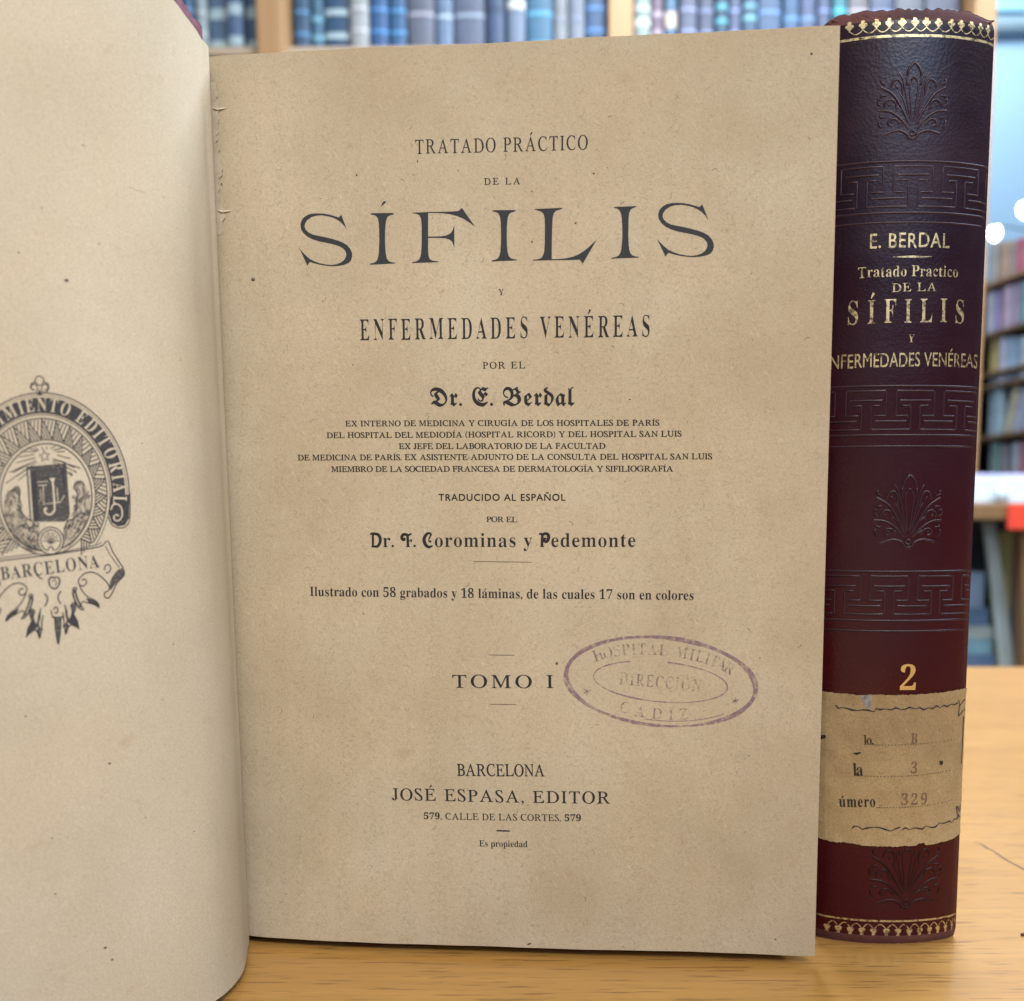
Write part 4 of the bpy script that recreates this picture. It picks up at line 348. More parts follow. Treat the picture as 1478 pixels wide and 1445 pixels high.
def paper_mat(name, base, dark, fleck, fleck_amt, seed=0.0, edge=None):
    """aged pulp paper: blotchy toning, fine mottling, short dark and pale fibres lying every way"""
    m, nt, b = new_mat(name)
    tone = noise(nt, mapping(nt, (1, 1, 1), loc=(seed, 0, 0)), 22, 4, .55)
    col = mixc(nt, ramp(nt, tone, [(.34, 0), (.68, 1)]), base, dark)
    warm = noise(nt, mapping(nt, (1, 1, 1), loc=(seed + 3, 1, 2)), 38, 3, .5)
    col = mixc(nt, ramp(nt, warm, [(.45, 0), (.75, .35)]), col, (base[0] * 1.0, base[1] * .9, base[2] * .78))
    fine = noise(nt, mapping(nt, (1, 1, 1), loc=(seed, 2, 0)), 2400, 3, .75)
    col = mixc(nt, ramp(nt, fine, [(.3, .42), (.7, 0)]), col, tuple(c * .48 for c in dark))
    fib = None
    for k, ang in enumerate((0.3, 1.35, 2.4, 0.85, 1.9, 2.9)):
        v = turned(nt, ang, (1, .5, .2), (seed + k * .7, k * .3, 0))
        f = noise(nt, v, 3300, 1, .4)
        f = ramp(nt, f, [(.68, 0), (.76, 1)])
        fib = f if fib is None else math_node(nt, 'MAXIMUM', fib, f)
    v = turned(nt, 2.1, (.22, .5, 1), (seed + 9, 0, 0))
    pale = ramp(nt, noise(nt, v, 1700, 1, .4), [(.66, 0), (.74, 1)])
    col = mixc(nt, math_node(nt, 'MULTIPLY', pale, min(.3, fleck_amt * .5)), col, tuple(min(1, c * 1.22) for c in base))
    col = mixc(nt, math_node(nt, 'MULTIPLY', fib, fleck_amt), col, fleck)
    # foxing: scattered soft brown spots
    fox = ramp(nt, noise(nt, mapping(nt, (1, 1, 1), loc=(seed, 7, 1)), 190, 2, .5), [(.66, 0), (.80, 1)])
    col = mixc(nt, math_node(nt, 'MULTIPLY', fox, .30), col, (base[0] * .62, base[1] * .50, base[2] * .40))
    # age toning creeping in from the outer edge, with an uneven front
    if edge:
        sx = N(nt, 'ShaderNodeSeparateXYZ')
        nt.links.new(mapping(nt, (1, 1, 1)), sx.inputs[0])
        wob_ = math_node(nt, 'MULTIPLY', math_node(nt, 'SUBTRACT', tone, .5), .03)
        fx = math_node(nt, 'ADD', sx.outputs['X'], wob_)
        mr_ = N(nt, 'ShaderNodeMapRange')
        mr_.inputs['From Min'].default_value, mr_.inputs['From Max'].default_value = edge
        nt.links.new(fx, mr_.inputs['Value'])
        fz = math_node(nt, 'ADD', sx.outputs['Z'], wob_)
        mz = N(nt, 'ShaderNodeMapRange')
        mz.inputs['From Min'].default_value, mz.inputs['From Max'].default_value = .195, .236
        nt.links.new(fz, mz.inputs['Value'])
        tn = math_node(nt, 'MAXIMUM', mr_.outputs[0], mz.outputs[0])
        col = mixc(nt, math_node(nt, 'MULTIPLY', tn, .34), col, tuple(c * k_ for c, k_ in zip(dark, (.80, .76, .72))))
    nt.links.new(col, b.inputs['Base Color'])
    b.inputs['Roughness'].default_value = .82
    b.inputs['Specular IOR Level'].default_value = .25
    big = noise(nt, mapping(nt, (1, 1, .6), loc=(seed + 5, 0, 0)), 26, 3, .45)
    hgt = math_node(nt, 'ADD', math_node(nt, 'MULTIPLY', big, 4.0), fine)
    bump(nt, b, hgt, .30, .00010)
    return m


def ink_mat(name, col, lo, hi, scale=900, edge=(.36, .5)):
    """printing ink: worn where the noise falls below lo, so the paper below shows through"""
    m, nt, b = new_mat(name)
    b.inputs['Base Color'].default_value = (*col, 1)
    b.inputs['Roughness'].default_value = .75
    b.inputs['Specular IOR Level'].default_value = .2
    f = noise(nt, mapping(nt, (1, 1, 1)), scale, 4, .65)
    a = ramp(nt, f, [(edge[0], lo), (edge[1], hi)])
    nt.links.new(a, b.inputs['Alpha'])
    return m


def wood_mat(name, light, mid, pore, scale=1.0, axis='x', rough=.34, gloss=.5, pores=.75):
    m, nt, b = new_mat(name)
    s = {'x': (.09, 1, 1), 'z': (1, 1, .05)}[axis]
    r_ = (0, 0, .022)
    f1 = noise(nt, mapping(nt, s, rot=r_, loc=(3, 0, 0)), 60 * scale, 5, .6)
    f2 = noise(nt, mapping(nt, tuple(v * (.5 if v < 1 else 1) for v in s), rot=r_, loc=(7, 2, 0)), 420 * scale, 3, .6)
    col = mixc(nt, ramp(nt, f1, [(.3, 0), (.72, 1)]), mid, light)
    col = mixc(nt, ramp(nt, f2, [(.40, .30), (.64, 0)]), col, tuple(c * .66 for c in mid))
    pf = None
    for sc_, st_, th_ in ((760, .050, .650), (1250, .042, .640), (520, .045, .69)):
        p = noise(nt, mapping(nt, {'x': (st_, 1, 1), 'z': (1, 1, st_)}[axis], rot=r_, loc=(1, 5 + sc_, 0)), sc_ * scale, 2, .55)
        q = ramp(nt, p, [(th_ - .025, 0), (th_ + .012, pores)])
        pf = q if pf is None else math_node(nt, 'MAXIMUM', pf, q)
    col = mixc(nt, pf, col, pore)
    nt.links.new(col, b.inputs['Base Color'])
    b.inputs['Roughness'].default_value = rough
    b.inputs['Specular IOR Level'].default_value = gloss
    bump(nt, b, pf, -.25, .0002)
    return m


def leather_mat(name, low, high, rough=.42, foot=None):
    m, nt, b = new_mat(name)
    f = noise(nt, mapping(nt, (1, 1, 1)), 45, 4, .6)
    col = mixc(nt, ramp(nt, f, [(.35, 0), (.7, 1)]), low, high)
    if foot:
        # bluish veil over the upper spine put into the colour, redder towards the foot
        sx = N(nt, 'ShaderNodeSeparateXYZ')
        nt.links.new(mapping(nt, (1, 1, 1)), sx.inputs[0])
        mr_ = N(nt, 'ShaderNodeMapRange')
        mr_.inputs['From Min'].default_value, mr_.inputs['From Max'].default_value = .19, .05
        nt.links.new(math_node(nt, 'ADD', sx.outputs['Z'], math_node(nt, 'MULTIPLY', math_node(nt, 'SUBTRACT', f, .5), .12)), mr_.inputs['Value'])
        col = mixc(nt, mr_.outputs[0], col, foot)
    # wear: paler brown rub marks
    wv = noise(nt, mapping(nt, (1, 1, 2.2), loc=(2, 1, 4)), 130, 6, .72)
    col = mixc(nt, ramp(nt, wv, [(.68, 0), (.82, .4)]), col, (.10, .03, .022))
    nt.links.new(col, b.inputs['Base Color'])
    b.inputs['Specular IOR Level'].default_value = .22
    rg = ramp(nt, f, [(.3, rough - .05), (.7, rough + .12)])
    nt.links.new(rg, b.inputs['Roughness'])
    vo = N(nt, 'ShaderNodeTexVoronoi')
    vo.inputs['Scale'].default_value = 1250
    nt.links.new(mapping(nt, (1, 1, 1)), vo.inputs['Vector'])
    h = math_node(nt, 'ADD', vo.outputs['Distance'], math_node(nt, 'MULTIPLY', noise(nt, mapping(nt, (.5, 1, 1.6)), 420, 4, .6), 1.6))
    bump(nt, b, h, .20, .00016)
    return m


def emit_mat(name, col, s):
    m, nt, b = new_mat(name)
    b.inputs['Base Color'].default_value = (*col, 1)
    b.inputs['Emission Color'].default_value = (*col, 1)
    b.inputs['Emission Strength'].default_value = s
    return m


M = {}
M['page'] = paper_mat('aged_title_paper', (.540, .462, .328), (.435, .356, .232), (.20, .15, .09), .38, 0.0, (.030, .060))
M['leaf'] = paper_mat('aged_leaf_paper', (.560, .492, .365), (.485, .412, .290), (.34, .265, .18), .20, 5.0)
M['block'] = paper_mat('book_block_paper', (.50, .40, .27), (.36, .27, .17), (.15, .10, .06), .5, 9.0)
M['ink'] = ink_mat('printing_ink', (.022, .021, .022), .80, .98)
M['small_ink'] = ink_mat('small_type_ink', (.016, .013, .011), .85, 1.0, 1300)
M['grey_ink'] = ink_mat('worn_heading_ink', (.034, .037, .042), .90, .99, 700)
M['thin_ink'] = plain('thin_rule_ink', (.12, .09, .06), .8)
M['device_ink'] = ink_mat('device_ink', (.045, .043, .045), .75, .97, 1100)
M['device_shade'] = ink_mat('device_half_tone', (.075, .073, .068), .10, .62, 800, (.40, .62))
M['device_grey'] = ink_mat('device_grey_tone', (.06, .06, .06), .52, .80, 1500)
M['stamp_ink'] = ink_mat('violet_stamp_ink', (.21, .12, .185), .16, .60, 700, (.36, .56))
M['stamp_faint'] = ink_mat('faint_stamp_ink', (.18, .12, .125), .03, .56, 640, (.40, .60))
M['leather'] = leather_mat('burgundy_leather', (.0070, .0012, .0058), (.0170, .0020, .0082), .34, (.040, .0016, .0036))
M['tooling_low'] = plain('red_tooled_leather', (.022, .0035, .0040), .45, 0.0, .2)
M['tooling'] = plain('highlit_tooled_leather', (.024, .0065, .0125), .36, 0.0, .34)  # lighter than the leather: highlights on the ridges put into the colour
M['leather_edge'] = leather_mat('worn_leather_edge', (.050, .016, .020), (.15, .060, .052), .65)
M['cloth'] = varied('purple_board_cloth', (.14, .035, .06), .7, .3, 500)
M['gold'] = plain('gilt', (.74, .57, .25), .36, 1.0)
M['dull_gold'] = ink_mat('rubbed_gilt', (.54, .43, .22), .10, 1.0, 800, (.36, .54))
gb = M['dull_gold'].node_tree.nodes['Principled BSDF']
gb.inputs['Metallic'].default_value = .75
gb.inputs['Roughness'].default_value = .42
M['label'] = paper_mat('brown_label_paper', (.43, .315, .155), (.20, .13, .06), (.14, .09, .05), .4, 15.0)
M['pen'] = ink_mat('dark_pen_ink', (.018, .016, .035), .75, 1.0)
M['label_ink'] = ink_mat('label_type_ink', (.030, .022, .018), .55, 1.0, 700, (.36, .5))
M['faint_pen'] = ink_mat('faded_number_ink', (.17, .10, .06), .35, .85)
M['tear'] = varied('torn_label_back', (.22, .20, .19), .9, .4, 900)
M['hole'] = plain('worm_hole', (.02, .012, .01), .9)
M['desk'] = wood_mat('oak_veneer_desk', (.475, .248, .062), (.40, .195, .045), (.17, .075, .020), 1.0, 'x', .28, .95, .66)
M['shelf_wood'] = wood_mat('light_shelf_wood', (.45, .27, .13), (.37, .21, .095), (.24, .13, .06), .15, 'z', .5, .3, .3)
M['dark_wood'] = wood_mat('brown_stand_wood', (.30, .17, .075), (.22, .12, .05), (.12, .06, .03), .15, 'z', .5, .3, .3)
M['plank_wood'] = wood_mat('shelf_plank_wood', (.52, .40, .28), (.44, .33, .22), (.3, .2, .12), .15, 'x', .5, .3, .3)
M['scratch'] = plain('dark_scratch', (.05, .035, .03), .8)
M['wall'] = varied('pale_blue_wall_paint', (.44, .64, .86), .85, .03, 3)
M['ceil'] = varied('blue_white_ceiling_paint', (.38, .66, .82), .85, .03, 3)
M['conduit'] = plain('grey_conduit', (.30, .40, .47), .6)
M['floor'] = varied('grey_floor', (.25, .23, .21), .6, .15, 8)
M['lamp'] = emit_mat('lit_lamp_glass', (.75, .89, 1.0), 16)
M['lamp_body'] = plain('dark_lamp_metal', (.10, .12, .15), .4)
M['white_paper'] = varied('white_sheet', (.62, .68, .72), .8, .08, 20)
M['tag_red'] = varied('red_tag_card', (.85, .07, .03), .6, .08, 30)
M['dark_panel'] = varied('dark_back_panel', (.05, .06, .08), .8, .3, 6)


# ------------------------------------------------------------------ building helpers
def link(o, parent=None):
    COL.objects.link(o)
    if parent is not None:
        o.parent = parent
        o.matrix_parent_inverse = parent.matrix_world.inverted()
    return o


def tag(o, label=None, cat=None, group=None, kind=None):
    for k, v in (('label', label), ('category', cat), ('group', group), ('kind', kind)):
        if v:
            o[k] = v
    return o


def empty(name, loc, label=None, cat=None, group=None):
    o = bpy.data.objects.new(name, None)
    o.empty_display_size = .01
    COL.objects.link(o)
    o.location = loc
    bpy.context.view_layer.update()
    return tag(o, label, cat, group)


class MB:
    def __init__(self):
        self.v, self.f, self.m = [], [], []

    def add(self, verts, faces, mi=0):
        n = len(self.v)
        self.v += [tuple(p) for p in verts]
        self.f += [tuple(i + n for i in f) for f in faces]
        self.m += [mi] * len(faces)
        return self

    def box(self, a, b, mi=0, bev=0.0):
        (x0, y0, z0), (x1, y1, z1) = a, b
        vs_ = [(x, y, z) for z in (z0, z1) for y in (y0, y1) for x in (x0, x1)]
        return self.add(vs_, [(0, 2, 3, 1), (4, 5, 7, 6), (0, 1, 5, 4), (2, 6, 7, 3), (0, 4, 6, 2), (1, 3, 7, 5)], mi)

    def prism(self, pts, z0, z1, mi=0):
        n = len(pts)
        self.add([(x, y, z0) for x, y in pts] + [(x, y, z1) for x, y in pts],
                 [tuple(range(n - 1, -1, -1)), tuple(range(n, 2 * n))] + [(i, (i + 1) % n, n + (i + 1) % n, n + i) for i in range(n)], mi)
        return self

    def tube(self, pts, r, mi=0, k=6):
        pts = [Vector(p) for p in pts]
        vs_, fs = [], []
        for i, p in enumerate(pts):
            t = (pts[min(i + 1, len(pts) - 1)] - pts[max(i - 1, 0)])
            t = t.normalized() if t.length > 1e-9 else Vector((0, 0, 1))
            a = t.cross(Vector((0, 1, 0)))
            if a.length < .1:
                a = t.cross(Vector((1, 0, 0)))
            a.normalize()
            b = t.cross(a)
            rr = r[i] if isinstance(r, (list, tuple)) else r
            vs_ += [p + (a * cos(2 * pi * j / k) + b * sin(2 * pi * j / k)) * rr for j in range(k)]
        for i in range(len(pts) - 1):
            fs += [(i * k + j, i * k + (j + 1) % k, (i + 1) * k + (j + 1) % k, (i + 1) * k + j) for j in range(k)]
        fs += [tuple(range(k))[::-1], tuple((len(pts) - 1) * k + j for j in range(k))]
        return self.add(vs_, fs, mi)

    def build(self, name, mats, parent=None, smooth=False, bevel=0.0):
        me = bpy.data.meshes.new(name)
        me.from_pydata(self.v, [], self.f)
        mats = mats if isinstance(mats, (list, tuple)) else [mats]
        for m in mats:
            me.materials.append(m)
        if len(mats) > 1:
            me.polygons.foreach_set('material_index', self.m)
        if smooth:
            me.polygons.foreach_set('use_smooth', [True] * len(me.polygons))
        me.update()
        o = bpy.data.objects.new(name, me)
        link(o, parent)
        if bevel:
            md = o.modifiers.new('bevel', 'BEVEL')
            md.width = bevel
            md.segments = 2
            md.limit_method = 'ANGLE'
        return o


def grid(mb, fn, us, vs_, mi=0, flip=False):
    n = len(vs_)
    verts = [fn(u, v) for u in us for v in vs_]
    fs = []
    for i in range(len(us) - 1):
        for j in range(n - 1):
            q = (i * n + j, (i + 1) * n + j, (i + 1) * n + j + 1, i * n + j + 1)
            fs.append(q[::-1] if flip else q)
    mb.add(verts, fs, mi)


def lin(a, b, n):
    return [a + (b - a) * i / n for i in range(n + 1)]


def catmull(P, t):
    n = len(P) - 1
    k = max(0, min(int(t), n - 1))
    f = t - k
    p0, p1, p2, p3 = P[max(k - 1, 0)], P[k], P[k + 1], P[min(k + 2, n)]
    return tuple(.5 * (2 * b + (c - a) * f + (2 * a - 5 * b + 4 * c - d) * f * f + (3 * b - a - 3 * c + d) * f ** 3)
                 for a, b, c, d in zip(p0, p1, p2, p3))


def smooth_line(P, k=6, closed=False):
    if closed:
        n = len(P)
        out = []
        for i in range(n):
            Q = [P[(i + j - 1) % n] for j in range(4)]
            out += [catmull(Q, 1 + s / k) for s in range(k)]
        return out
    out = [catmull(P, i + s / k) for i in range(len(P) - 1) for s in range(k)]
    return out + [P[-1]]


# ------------------------------------------------------------------ flat artwork: letters and strokes as polygons
def fill(contours):
    """triangles inside a set of outlines (inner ones are holes)"""
    cs = [c for c in contours if len(c) > 2]
    pts = [Vector(p) for c in cs for p in c]
    edges, k = [], 0
    for c in cs:
        edges += [(k + i, k + (i + 1) % len(c)) for i in range(len(c))]
        k += len(c)
    span_ = max(max(p.x for p in pts) - min(p.x for p in pts), 1e-6)
    vs_, _e, fs, *_r = delaunay_2d_cdt(pts, edges, [], 0, span_ * 1e-5)
    out = []
    for f in fs:
        x = sum(vs_[i].x for i in f) / 3
        y = sum(vs_[i].y for i in f) / 3
        inside = False
        for c in cs:
            for i in range(len(c)):
                (xa, ya), (xb, yb) = c[i - 1], c[i]
                if (ya > y) != (yb > y) and x < xa + (xb - xa) * (y - ya) / (yb - ya):
                    inside = not inside
        if inside:
            a, b_, c_ = (vs_[i] for i in f)
            if (b_.x - a.x) * (c_.y - a.y) - (b_.y - a.y) * (c_.x - a.x) < 0:
                f = (f[0], f[2], f[1])
            out.append(tuple(f))
    return [(p.x, p.y) for p in vs_], out


_filled = {}


class Art:
    """polygons in the plane of a surface (mm), laid on that surface as a skin a few hundredths of a mm proud"""
    def __init__(self):
        self.v, self.f, self.m = [], [], []
        self.layer = 0

    def poly(self, contours, mi=0, lift=0.0):
        self.tris(*fill(contours), mi, lift)

    def tris(self, verts, faces, mi=0, lift=0.0):
        n = len(self.v)
        self.v += [(x, y, lift) for x, y in verts]
        self.f += [(a + n, b + n, c + n) for a, b, c in faces]
        self.m += [mi] * len(faces)

    def refine(self, step):
        """split every edge longer than step so that the skin follows a curved surface"""
        for _ in range(8):
            mids, nf, nm, again = {}, [], [], False

            def mid(a, b):
                k_ = (min(a, b), max(a, b))
                if k_ not in mids:
                    p, q = self.v[a], self.v[b]
                    self.v.append(tuple((x + y) / 2 for x, y in zip(p, q)))
                    mids[k_] = len(self.v) - 1
                return mids[k_]

            def long(a, b):
                p, q = self.v[a], self.v[b]
                return math.hypot(p[0] - q[0], p[1] - q[1]) > step
            for f, m in zip(self.f, self.m):
                if len(f) == 4:
                    ts_ = [(f[0], f[1], f[2]), (f[0], f[2], f[3])]
                else:
                    ts_ = [f]
                for t in ts_:
                    L_ = [long(t[i], t[(i + 1) % 3]) for i in range(3)]
                    c = sum(L_)
                    if c == 0:
                        out = [t]
                    else:
                        again = True
                        while c < 3 and not (L_[0] and not L_[2]) or (c == 2 and not (L_[0] and L_[1])):
                            t = (t[1], t[2], t[0])
                            L_ = L_[1:] + L_[:1]
                            if (c == 1 and L_[0]) or (c == 2 and L_[0] and L_[1]):
                                break
                        a, b_, d = t
                        if c == 1:
                            m0 = mid(a, b_)
                            out = [(a, m0, d), (m0, b_, d)]
                        elif c == 2:
                            m0, m1 = mid(a, b_), mid(b_, d)
                            out = [(m0, b_, m1), (a, m0, m1), (a, m1, d)]
                        else:
                            m0, m1, m2 = mid(a, b_), mid(b_, d), mid(d, a)
                            out = [(a, m0, m2), (m0, b_, m1), (m2, m1, d), (m0, m1, m2)]
                    nf += out
                    nm += [m] * len(out)
            self.f, self.m = nf, nm
            if not again:
                break

    def stroke(self, P, w, mi=0, closed=False, lift=0.0):
        """a line of width w (a number, or one per point)"""
        n = len(P)
        if n < 2:
            return
        ws = w if isinstance(w, (list, tuple)) else [w] * n
        L, R = [], []
        for i in range(n):
            a = P[i - 1] if (i or closed) else P[0]
            b = P[(i + 1) % n] if (i < n - 1 or closed) else P[-1]
            dx, dy = b[0] - a[0], b[1] - a[1]
            l = math.hypot(dx, dy) or 1
            nx, ny = -dy / l * ws[i] / 2, dx / l * ws[i] / 2
            L.append((P[i][0] + nx, P[i][1] + ny, lift))
            R.append((P[i][0] - nx, P[i][1] - ny, lift))
        k = len(self.v)
        self.v += L + R
        for i in range(n if closed else n - 1):
            j = (i + 1) % n
            self.f.append((k + n + i, k + n + j, k + j, k + i))
            self.m.append(mi)

    def disc(self, x, y, r, mi=0, k=10, lift=0.0, ry=None):
        self.poly([[(x + r * cos(2 * pi * i / k), y + (ry or r) * sin(2 * pi * i / k)) for i in range(k)]], mi, lift)

    def into(self, mb, surf, mi, lift=.04):
        """lay the artwork into another mesh as extra faces of material mi"""
        n = len(mb.v)
        mb.v += [tuple(surf(x, y, lift + l)) for x, y, l in self.v]
        mb.f += [tuple(i + n for i in f) for f in self.f]
        mb.m += [mi] * len(self.f)

    def build(self, name, surf, mats, parent, lift=.04):
        vs_ = [surf(x, y, lift + l) for x, y, l in self.v]
        me = bpy.data.meshes.new(name)
        me.from_pydata(vs_, [], self.f)
        mats = mats if isinstance(mats, (list, tuple)) else [mats]
        for m in mats:
            me.materials.append(m)
        if len(mats) > 1:
            me.polygons.foreach_set('material_index', self.m)
        me.update()
        return link(bpy.data.objects.new(name, me), parent)


_cache = {}


def outline(key, weight=0.0):
    k = (key, weight)
    if k in _cache:
        return _cache[k]
    adv, flat = GLYPHS[key[0]][key[1]]
    cs = [[(q[i] / 600, q[i + 1] / 600) for i in range(0, len(q), 2)] for q in flat]
    if weight:
        def area(c):
            return sum(c[i - 1][0] * c[i][1] - c[i][0] * c[i - 1][1] for i in range(len(c)))
        sgn = 1 if area(max(cs, key=lambda c: abs(area(c)))) > 0 else -1
        new = []
        for c in cs:
            o = []
            for i in range(len(c)):
                a, b = c[i - 1], c[(i + 1) % len(c)]
                dx, dy = b[0] - a[0], b[1] - a[1]
                l = math.hypot(dx, dy) or 1
                # a negative weight thins the upright strokes only; hairlines keep their thickness
                o.append((c[i][0] + dy / l * weight * sgn, c[i][1] - (dx / l * weight * sgn if weight > 0 else 0)))
            new.append(o)
        cs = new
    _cache[k] = (adv / 600, cs)
    return _cache[k]


ACCENT = {'Á': 'A', 'É': 'E', 'Í': 'I', 'Ó': 'O', 'á': 'a', 'í': 'i', 'ó': 'o', 'ú': 'u'}


def dec_glyph(ch):
    """swash capitals of the translator's line, drawn as pen strokes (points, widths)"""
    if ch == 'C':
        return .80, [(smooth_line([(.66, .97), (.52, 1.02), (.32, .97), (.12, .72), (.08, .45), (.2, .15), (.42, .0), (.6, .03), (.74, .1)], 5), (.09, .26)),
                     (smooth_line([(.66, .97), (.56, .78), (.46, .58), (.46, .42), (.56, .38), (.6, .47)], 5), (.16, .09))]
    if ch == 'F':
        return .86, [(smooth_line([(.22, .70), (.28, .60), (.20, .53), (.08, .60), (.05, .78), (.18, .93), (.40, .93), (.62, .90), (.82, 1.02)], 5), (.10, .24)),
                     ([(.50, .92), (.52, .03)], (.2, .2)), ([(.38, .03), (.68, .03)], (.06, .06)),
                     ([(.55, .48), (.78, .48)], (.07, .07)), ([(.79, .60), (.79, .36)], (.10, .10))]
    if ch == 'P':
        return .80, [(smooth_line([(.0, .90), (.08, .97), (.26, .92), (.44, .98), (.66, .92), (.72, .68), (.60, .42), (.42, .42), (.36, .55), (.46, .63), (.52, .56)], 5), (.11, .24)),
                     ([(.24, .92), (.20, .04)], (.2, .22)), ([(.06, .03), (.36, .03)], (.07, .07))]
    if ch == 'D':
        return .88, [(smooth_line([(.0, .90), (.1, 1.0), (.34, .98), (.60, .92), (.76, .66), (.74, .34), (.56, .06), (.30, .03), (.06, .03)], 5), (.11, .24)),
                     ([(.20, .94), (.17, .04)], (.17, .19))]


def glyph(ch, font):
    """(advance, list of ('poly', contours) / ('stroke', points, widths)) in units of the cap height"""
    base = ACCENT.get(ch, ch)
    if font == 'd' and base in 'CFPD':
        adv, st = dec_glyph(base)
        items = []
        for P, (w0, w1) in st:
            n = len(P)
            items.append(('stroke', P, [w0 + (w1 - w0) * sin(pi * i / max(1, n - 1)) if n > 2 else w0 for i in range(n)]))
        return adv, items
    if ch == '.':
        return .26, [('disc', .12, .085, .095)]
    if ch == ',':
        return .26, [('disc', .12, .085, .09), ('stroke', [(.17, .10), (.17, -.02), (.08, -.17)], [.09, .09, .03])]
    if ch == '-':
        return .42, [('stroke', [(.06, .33), (.36, .33)], .08)]
    if ch in '()':
        P = [(.30, 1.08), (.15, .85), (.08, .45), (.15, .05), (.30, -.18)]
        if ch == ')':
            P = [(.38 - x, y) for x, y in P]
        return .40, [('stroke', smooth_line(P, 4), [.06 + .09 * sin(pi * i / 16) for i in range(17)])]
    f = {'d': 's'}.get(font, font)
    key = f + base
    if base not in GLYPHS[f]:
        key = 's' + base
    adv, cs = outline(key, WEIGHT[0])
    items = [('poly', cs, (key, WEIGHT[0]))]
    if ch in ACCENT:
        xs = [x for c in cs for x, y in c]
        top = max(y for c in cs for x, y in c)
        mid = (min(xs) + max(xs)) / 2
        if base == 'i':
            top = .8
        items.append(('stroke', [(mid - .05, top + .08), (mid + .14, top + .30)], [.05, .14]))
    return adv, items


WEIGHT = [0.0]


def set_line(art, text, font, a, b, cap, wx, weight, mi=0, jitter=.012, rnd=None):
    """set text between the points a and b (mm) with letters cap high and wx wide; the spacing takes up the rest"""
    WEIGHT[0] = weight
    space = .42
    adv = [space if c == ' ' else glyph(c, font)[0] for c in text]
    nat = sum(adv) * wx * cap
    L = math.hypot(b[0] - a[0], b[1] - a[1])
    gap = (L - nat) / max(1, len(text) - 1)
    ux, uy = (b[0] - a[0]) / L, (b[1] - a[1]) / L
    x = 0.0
    rnd = rnd or random.Random(len(text) * 7 + len(font))
    for c, w in zip(text, adv):
        if c != ' ':
            place_glyph(art, c, font, (a[0] + ux * x, a[1] + uy * x + rnd.uniform(-jitter, jitter) * cap), (ux, uy), cap, wx, mi)
        x += w * wx * cap + gap * (1.35 if c == ' ' else 1.0) if False else w * wx * cap + gap


def place_glyph(art, c, font, o, u, cap, wx, mi=0, lift=0.0):
    ux, uy = u

    def T(p):
        x, y = p[0] * wx * cap, p[1] * cap
        return (o[0] + ux * x - uy * y, o[1] + uy * x + ux * y)
    for it in glyph(c, font)[1]:
        if it[0] == 'poly':
            if it[2] not in _filled:
                _filled[it[2]] = fill(it[1])
            vs_, fs = _filled[it[2]]
            art.tris([T(p) for p in vs_], fs, mi, lift)
        elif it[0] == 'stroke':
            w = it[2]
            k = cap * (.5 + .5 * wx)
            art.stroke([T(p) for p in it[1]], [v * k for v in w] if isinstance(w, list) else w * k, mi, lift=lift + .004)
        else:
            x, y = T((it[1], it[2]))
            art.disc(x, y, it[3] * cap, mi, lift=lift + .002)


def arc(cx, cy, rx, ry, a0, a1, n):
    return [(cx + rx * cos(radians(a0 + (a1 - a0) * i / n)), cy + ry * sin(radians(a0 + (a1 - a0) * i / n))) for i in range(n + 1)]


# ================================================================== SETTING
floor = MB().box((-2.6, -1.2, -.76), (3.2, 4.2, -.74)).build('floor', M['floor'])
tag(floor, kind='structure')

wall = MB().box((-2.4, 3.55, -.74), (3.0, 3.65, 2.15)).build('wall', M['wall'])
tag(wall, 'plain pale blue back wall of the shop behind the bookcases', 'wall')
rail = MB()
rail.tube([(-2.4, 3.50, 1.88), (1.2, 3.50, 1.90), (3.0, 3.50, 1.945)], .028, k=10)
rail.build('conduit_pipe', M['conduit'], wall)
MB().box((-2.4, 3.49, 1.95), (3.0, 3.548, 2.148)).build('frieze', M['ceil'], wall)

ceiling = MB().box((-2.4, 1.2, 2.16), (3.0, 3.65, 2.22)).build('ceiling', M['ceil'])
tag(ceiling, kind='structure')

# ------------------------------------------------------------------ desk
desk = empty('desk', (0.1, .3, -.74), 'long oak desk with a glossy grained top under the two old books', 'desk')
top = MB()
grid(top, lambda x, y: (x, y, 0.0), lin(-.9, 1.3, 22), lin(-.32, .70, 12))
top.box((-.9, -.32, -.030), (1.3, .70, -.0005))
desk_top = top.build('desk_top', M['desk'], desk)
MB().box((-.86, .62, -.12), (1.26, .66, -.0305)).build('apron', M['desk'], desk)
MB().box((-.86, -.28, -.12), (1.26, -.24, -.0305)).build('apron', M['desk'], desk)
for x in (-.86, 1.20):
    for y in (-.24, .56):
        MB().box((x, y, -.74), (x + .06, y + .06, -.0305)).build('leg', M['desk'], desk)
mk = Art()
mk.stroke([(x * 1000, y * 1000) for x, y in SCRATCH], [.25, .6, .75, .6, .7, .85, .7, .9, .9])
mk.build('scratch', lambda x, y, l: (x / 1000, y / 1000, l / 1000), M['scratch'], desk_top, .05)
ch = MB()
ch.tube([(CHIP[0] - .0003, CHIP[1], .0004), (CHIP[0] + .002, CHIP[1] + .0004, .0006), (CHIP[0] + .006, CHIP[1], .0005)], [.0004, .0006, .0003], 0, 6)
tag(ch.build('bark_crumb', plain('dark_red_crumb', (.10, .012, .01), .7)), 'tiny dark red crumb of leather lying on the desk at the picture edge', 'crumb')

# ================================================================== OPEN BOOK (volume one)
book1 = empty('open_book', (-.03, .25, 0), 'old book standing open at its brown printed title page', 'book')

PL = Vector((-.0973, .2375, .0026))
PD = Vector((.1542, -.0115, 0)).normalized()
PN = PD.cross(Vector((0, 0, 1)))          # towards the reader
PW, PH = 154.63, 230.2


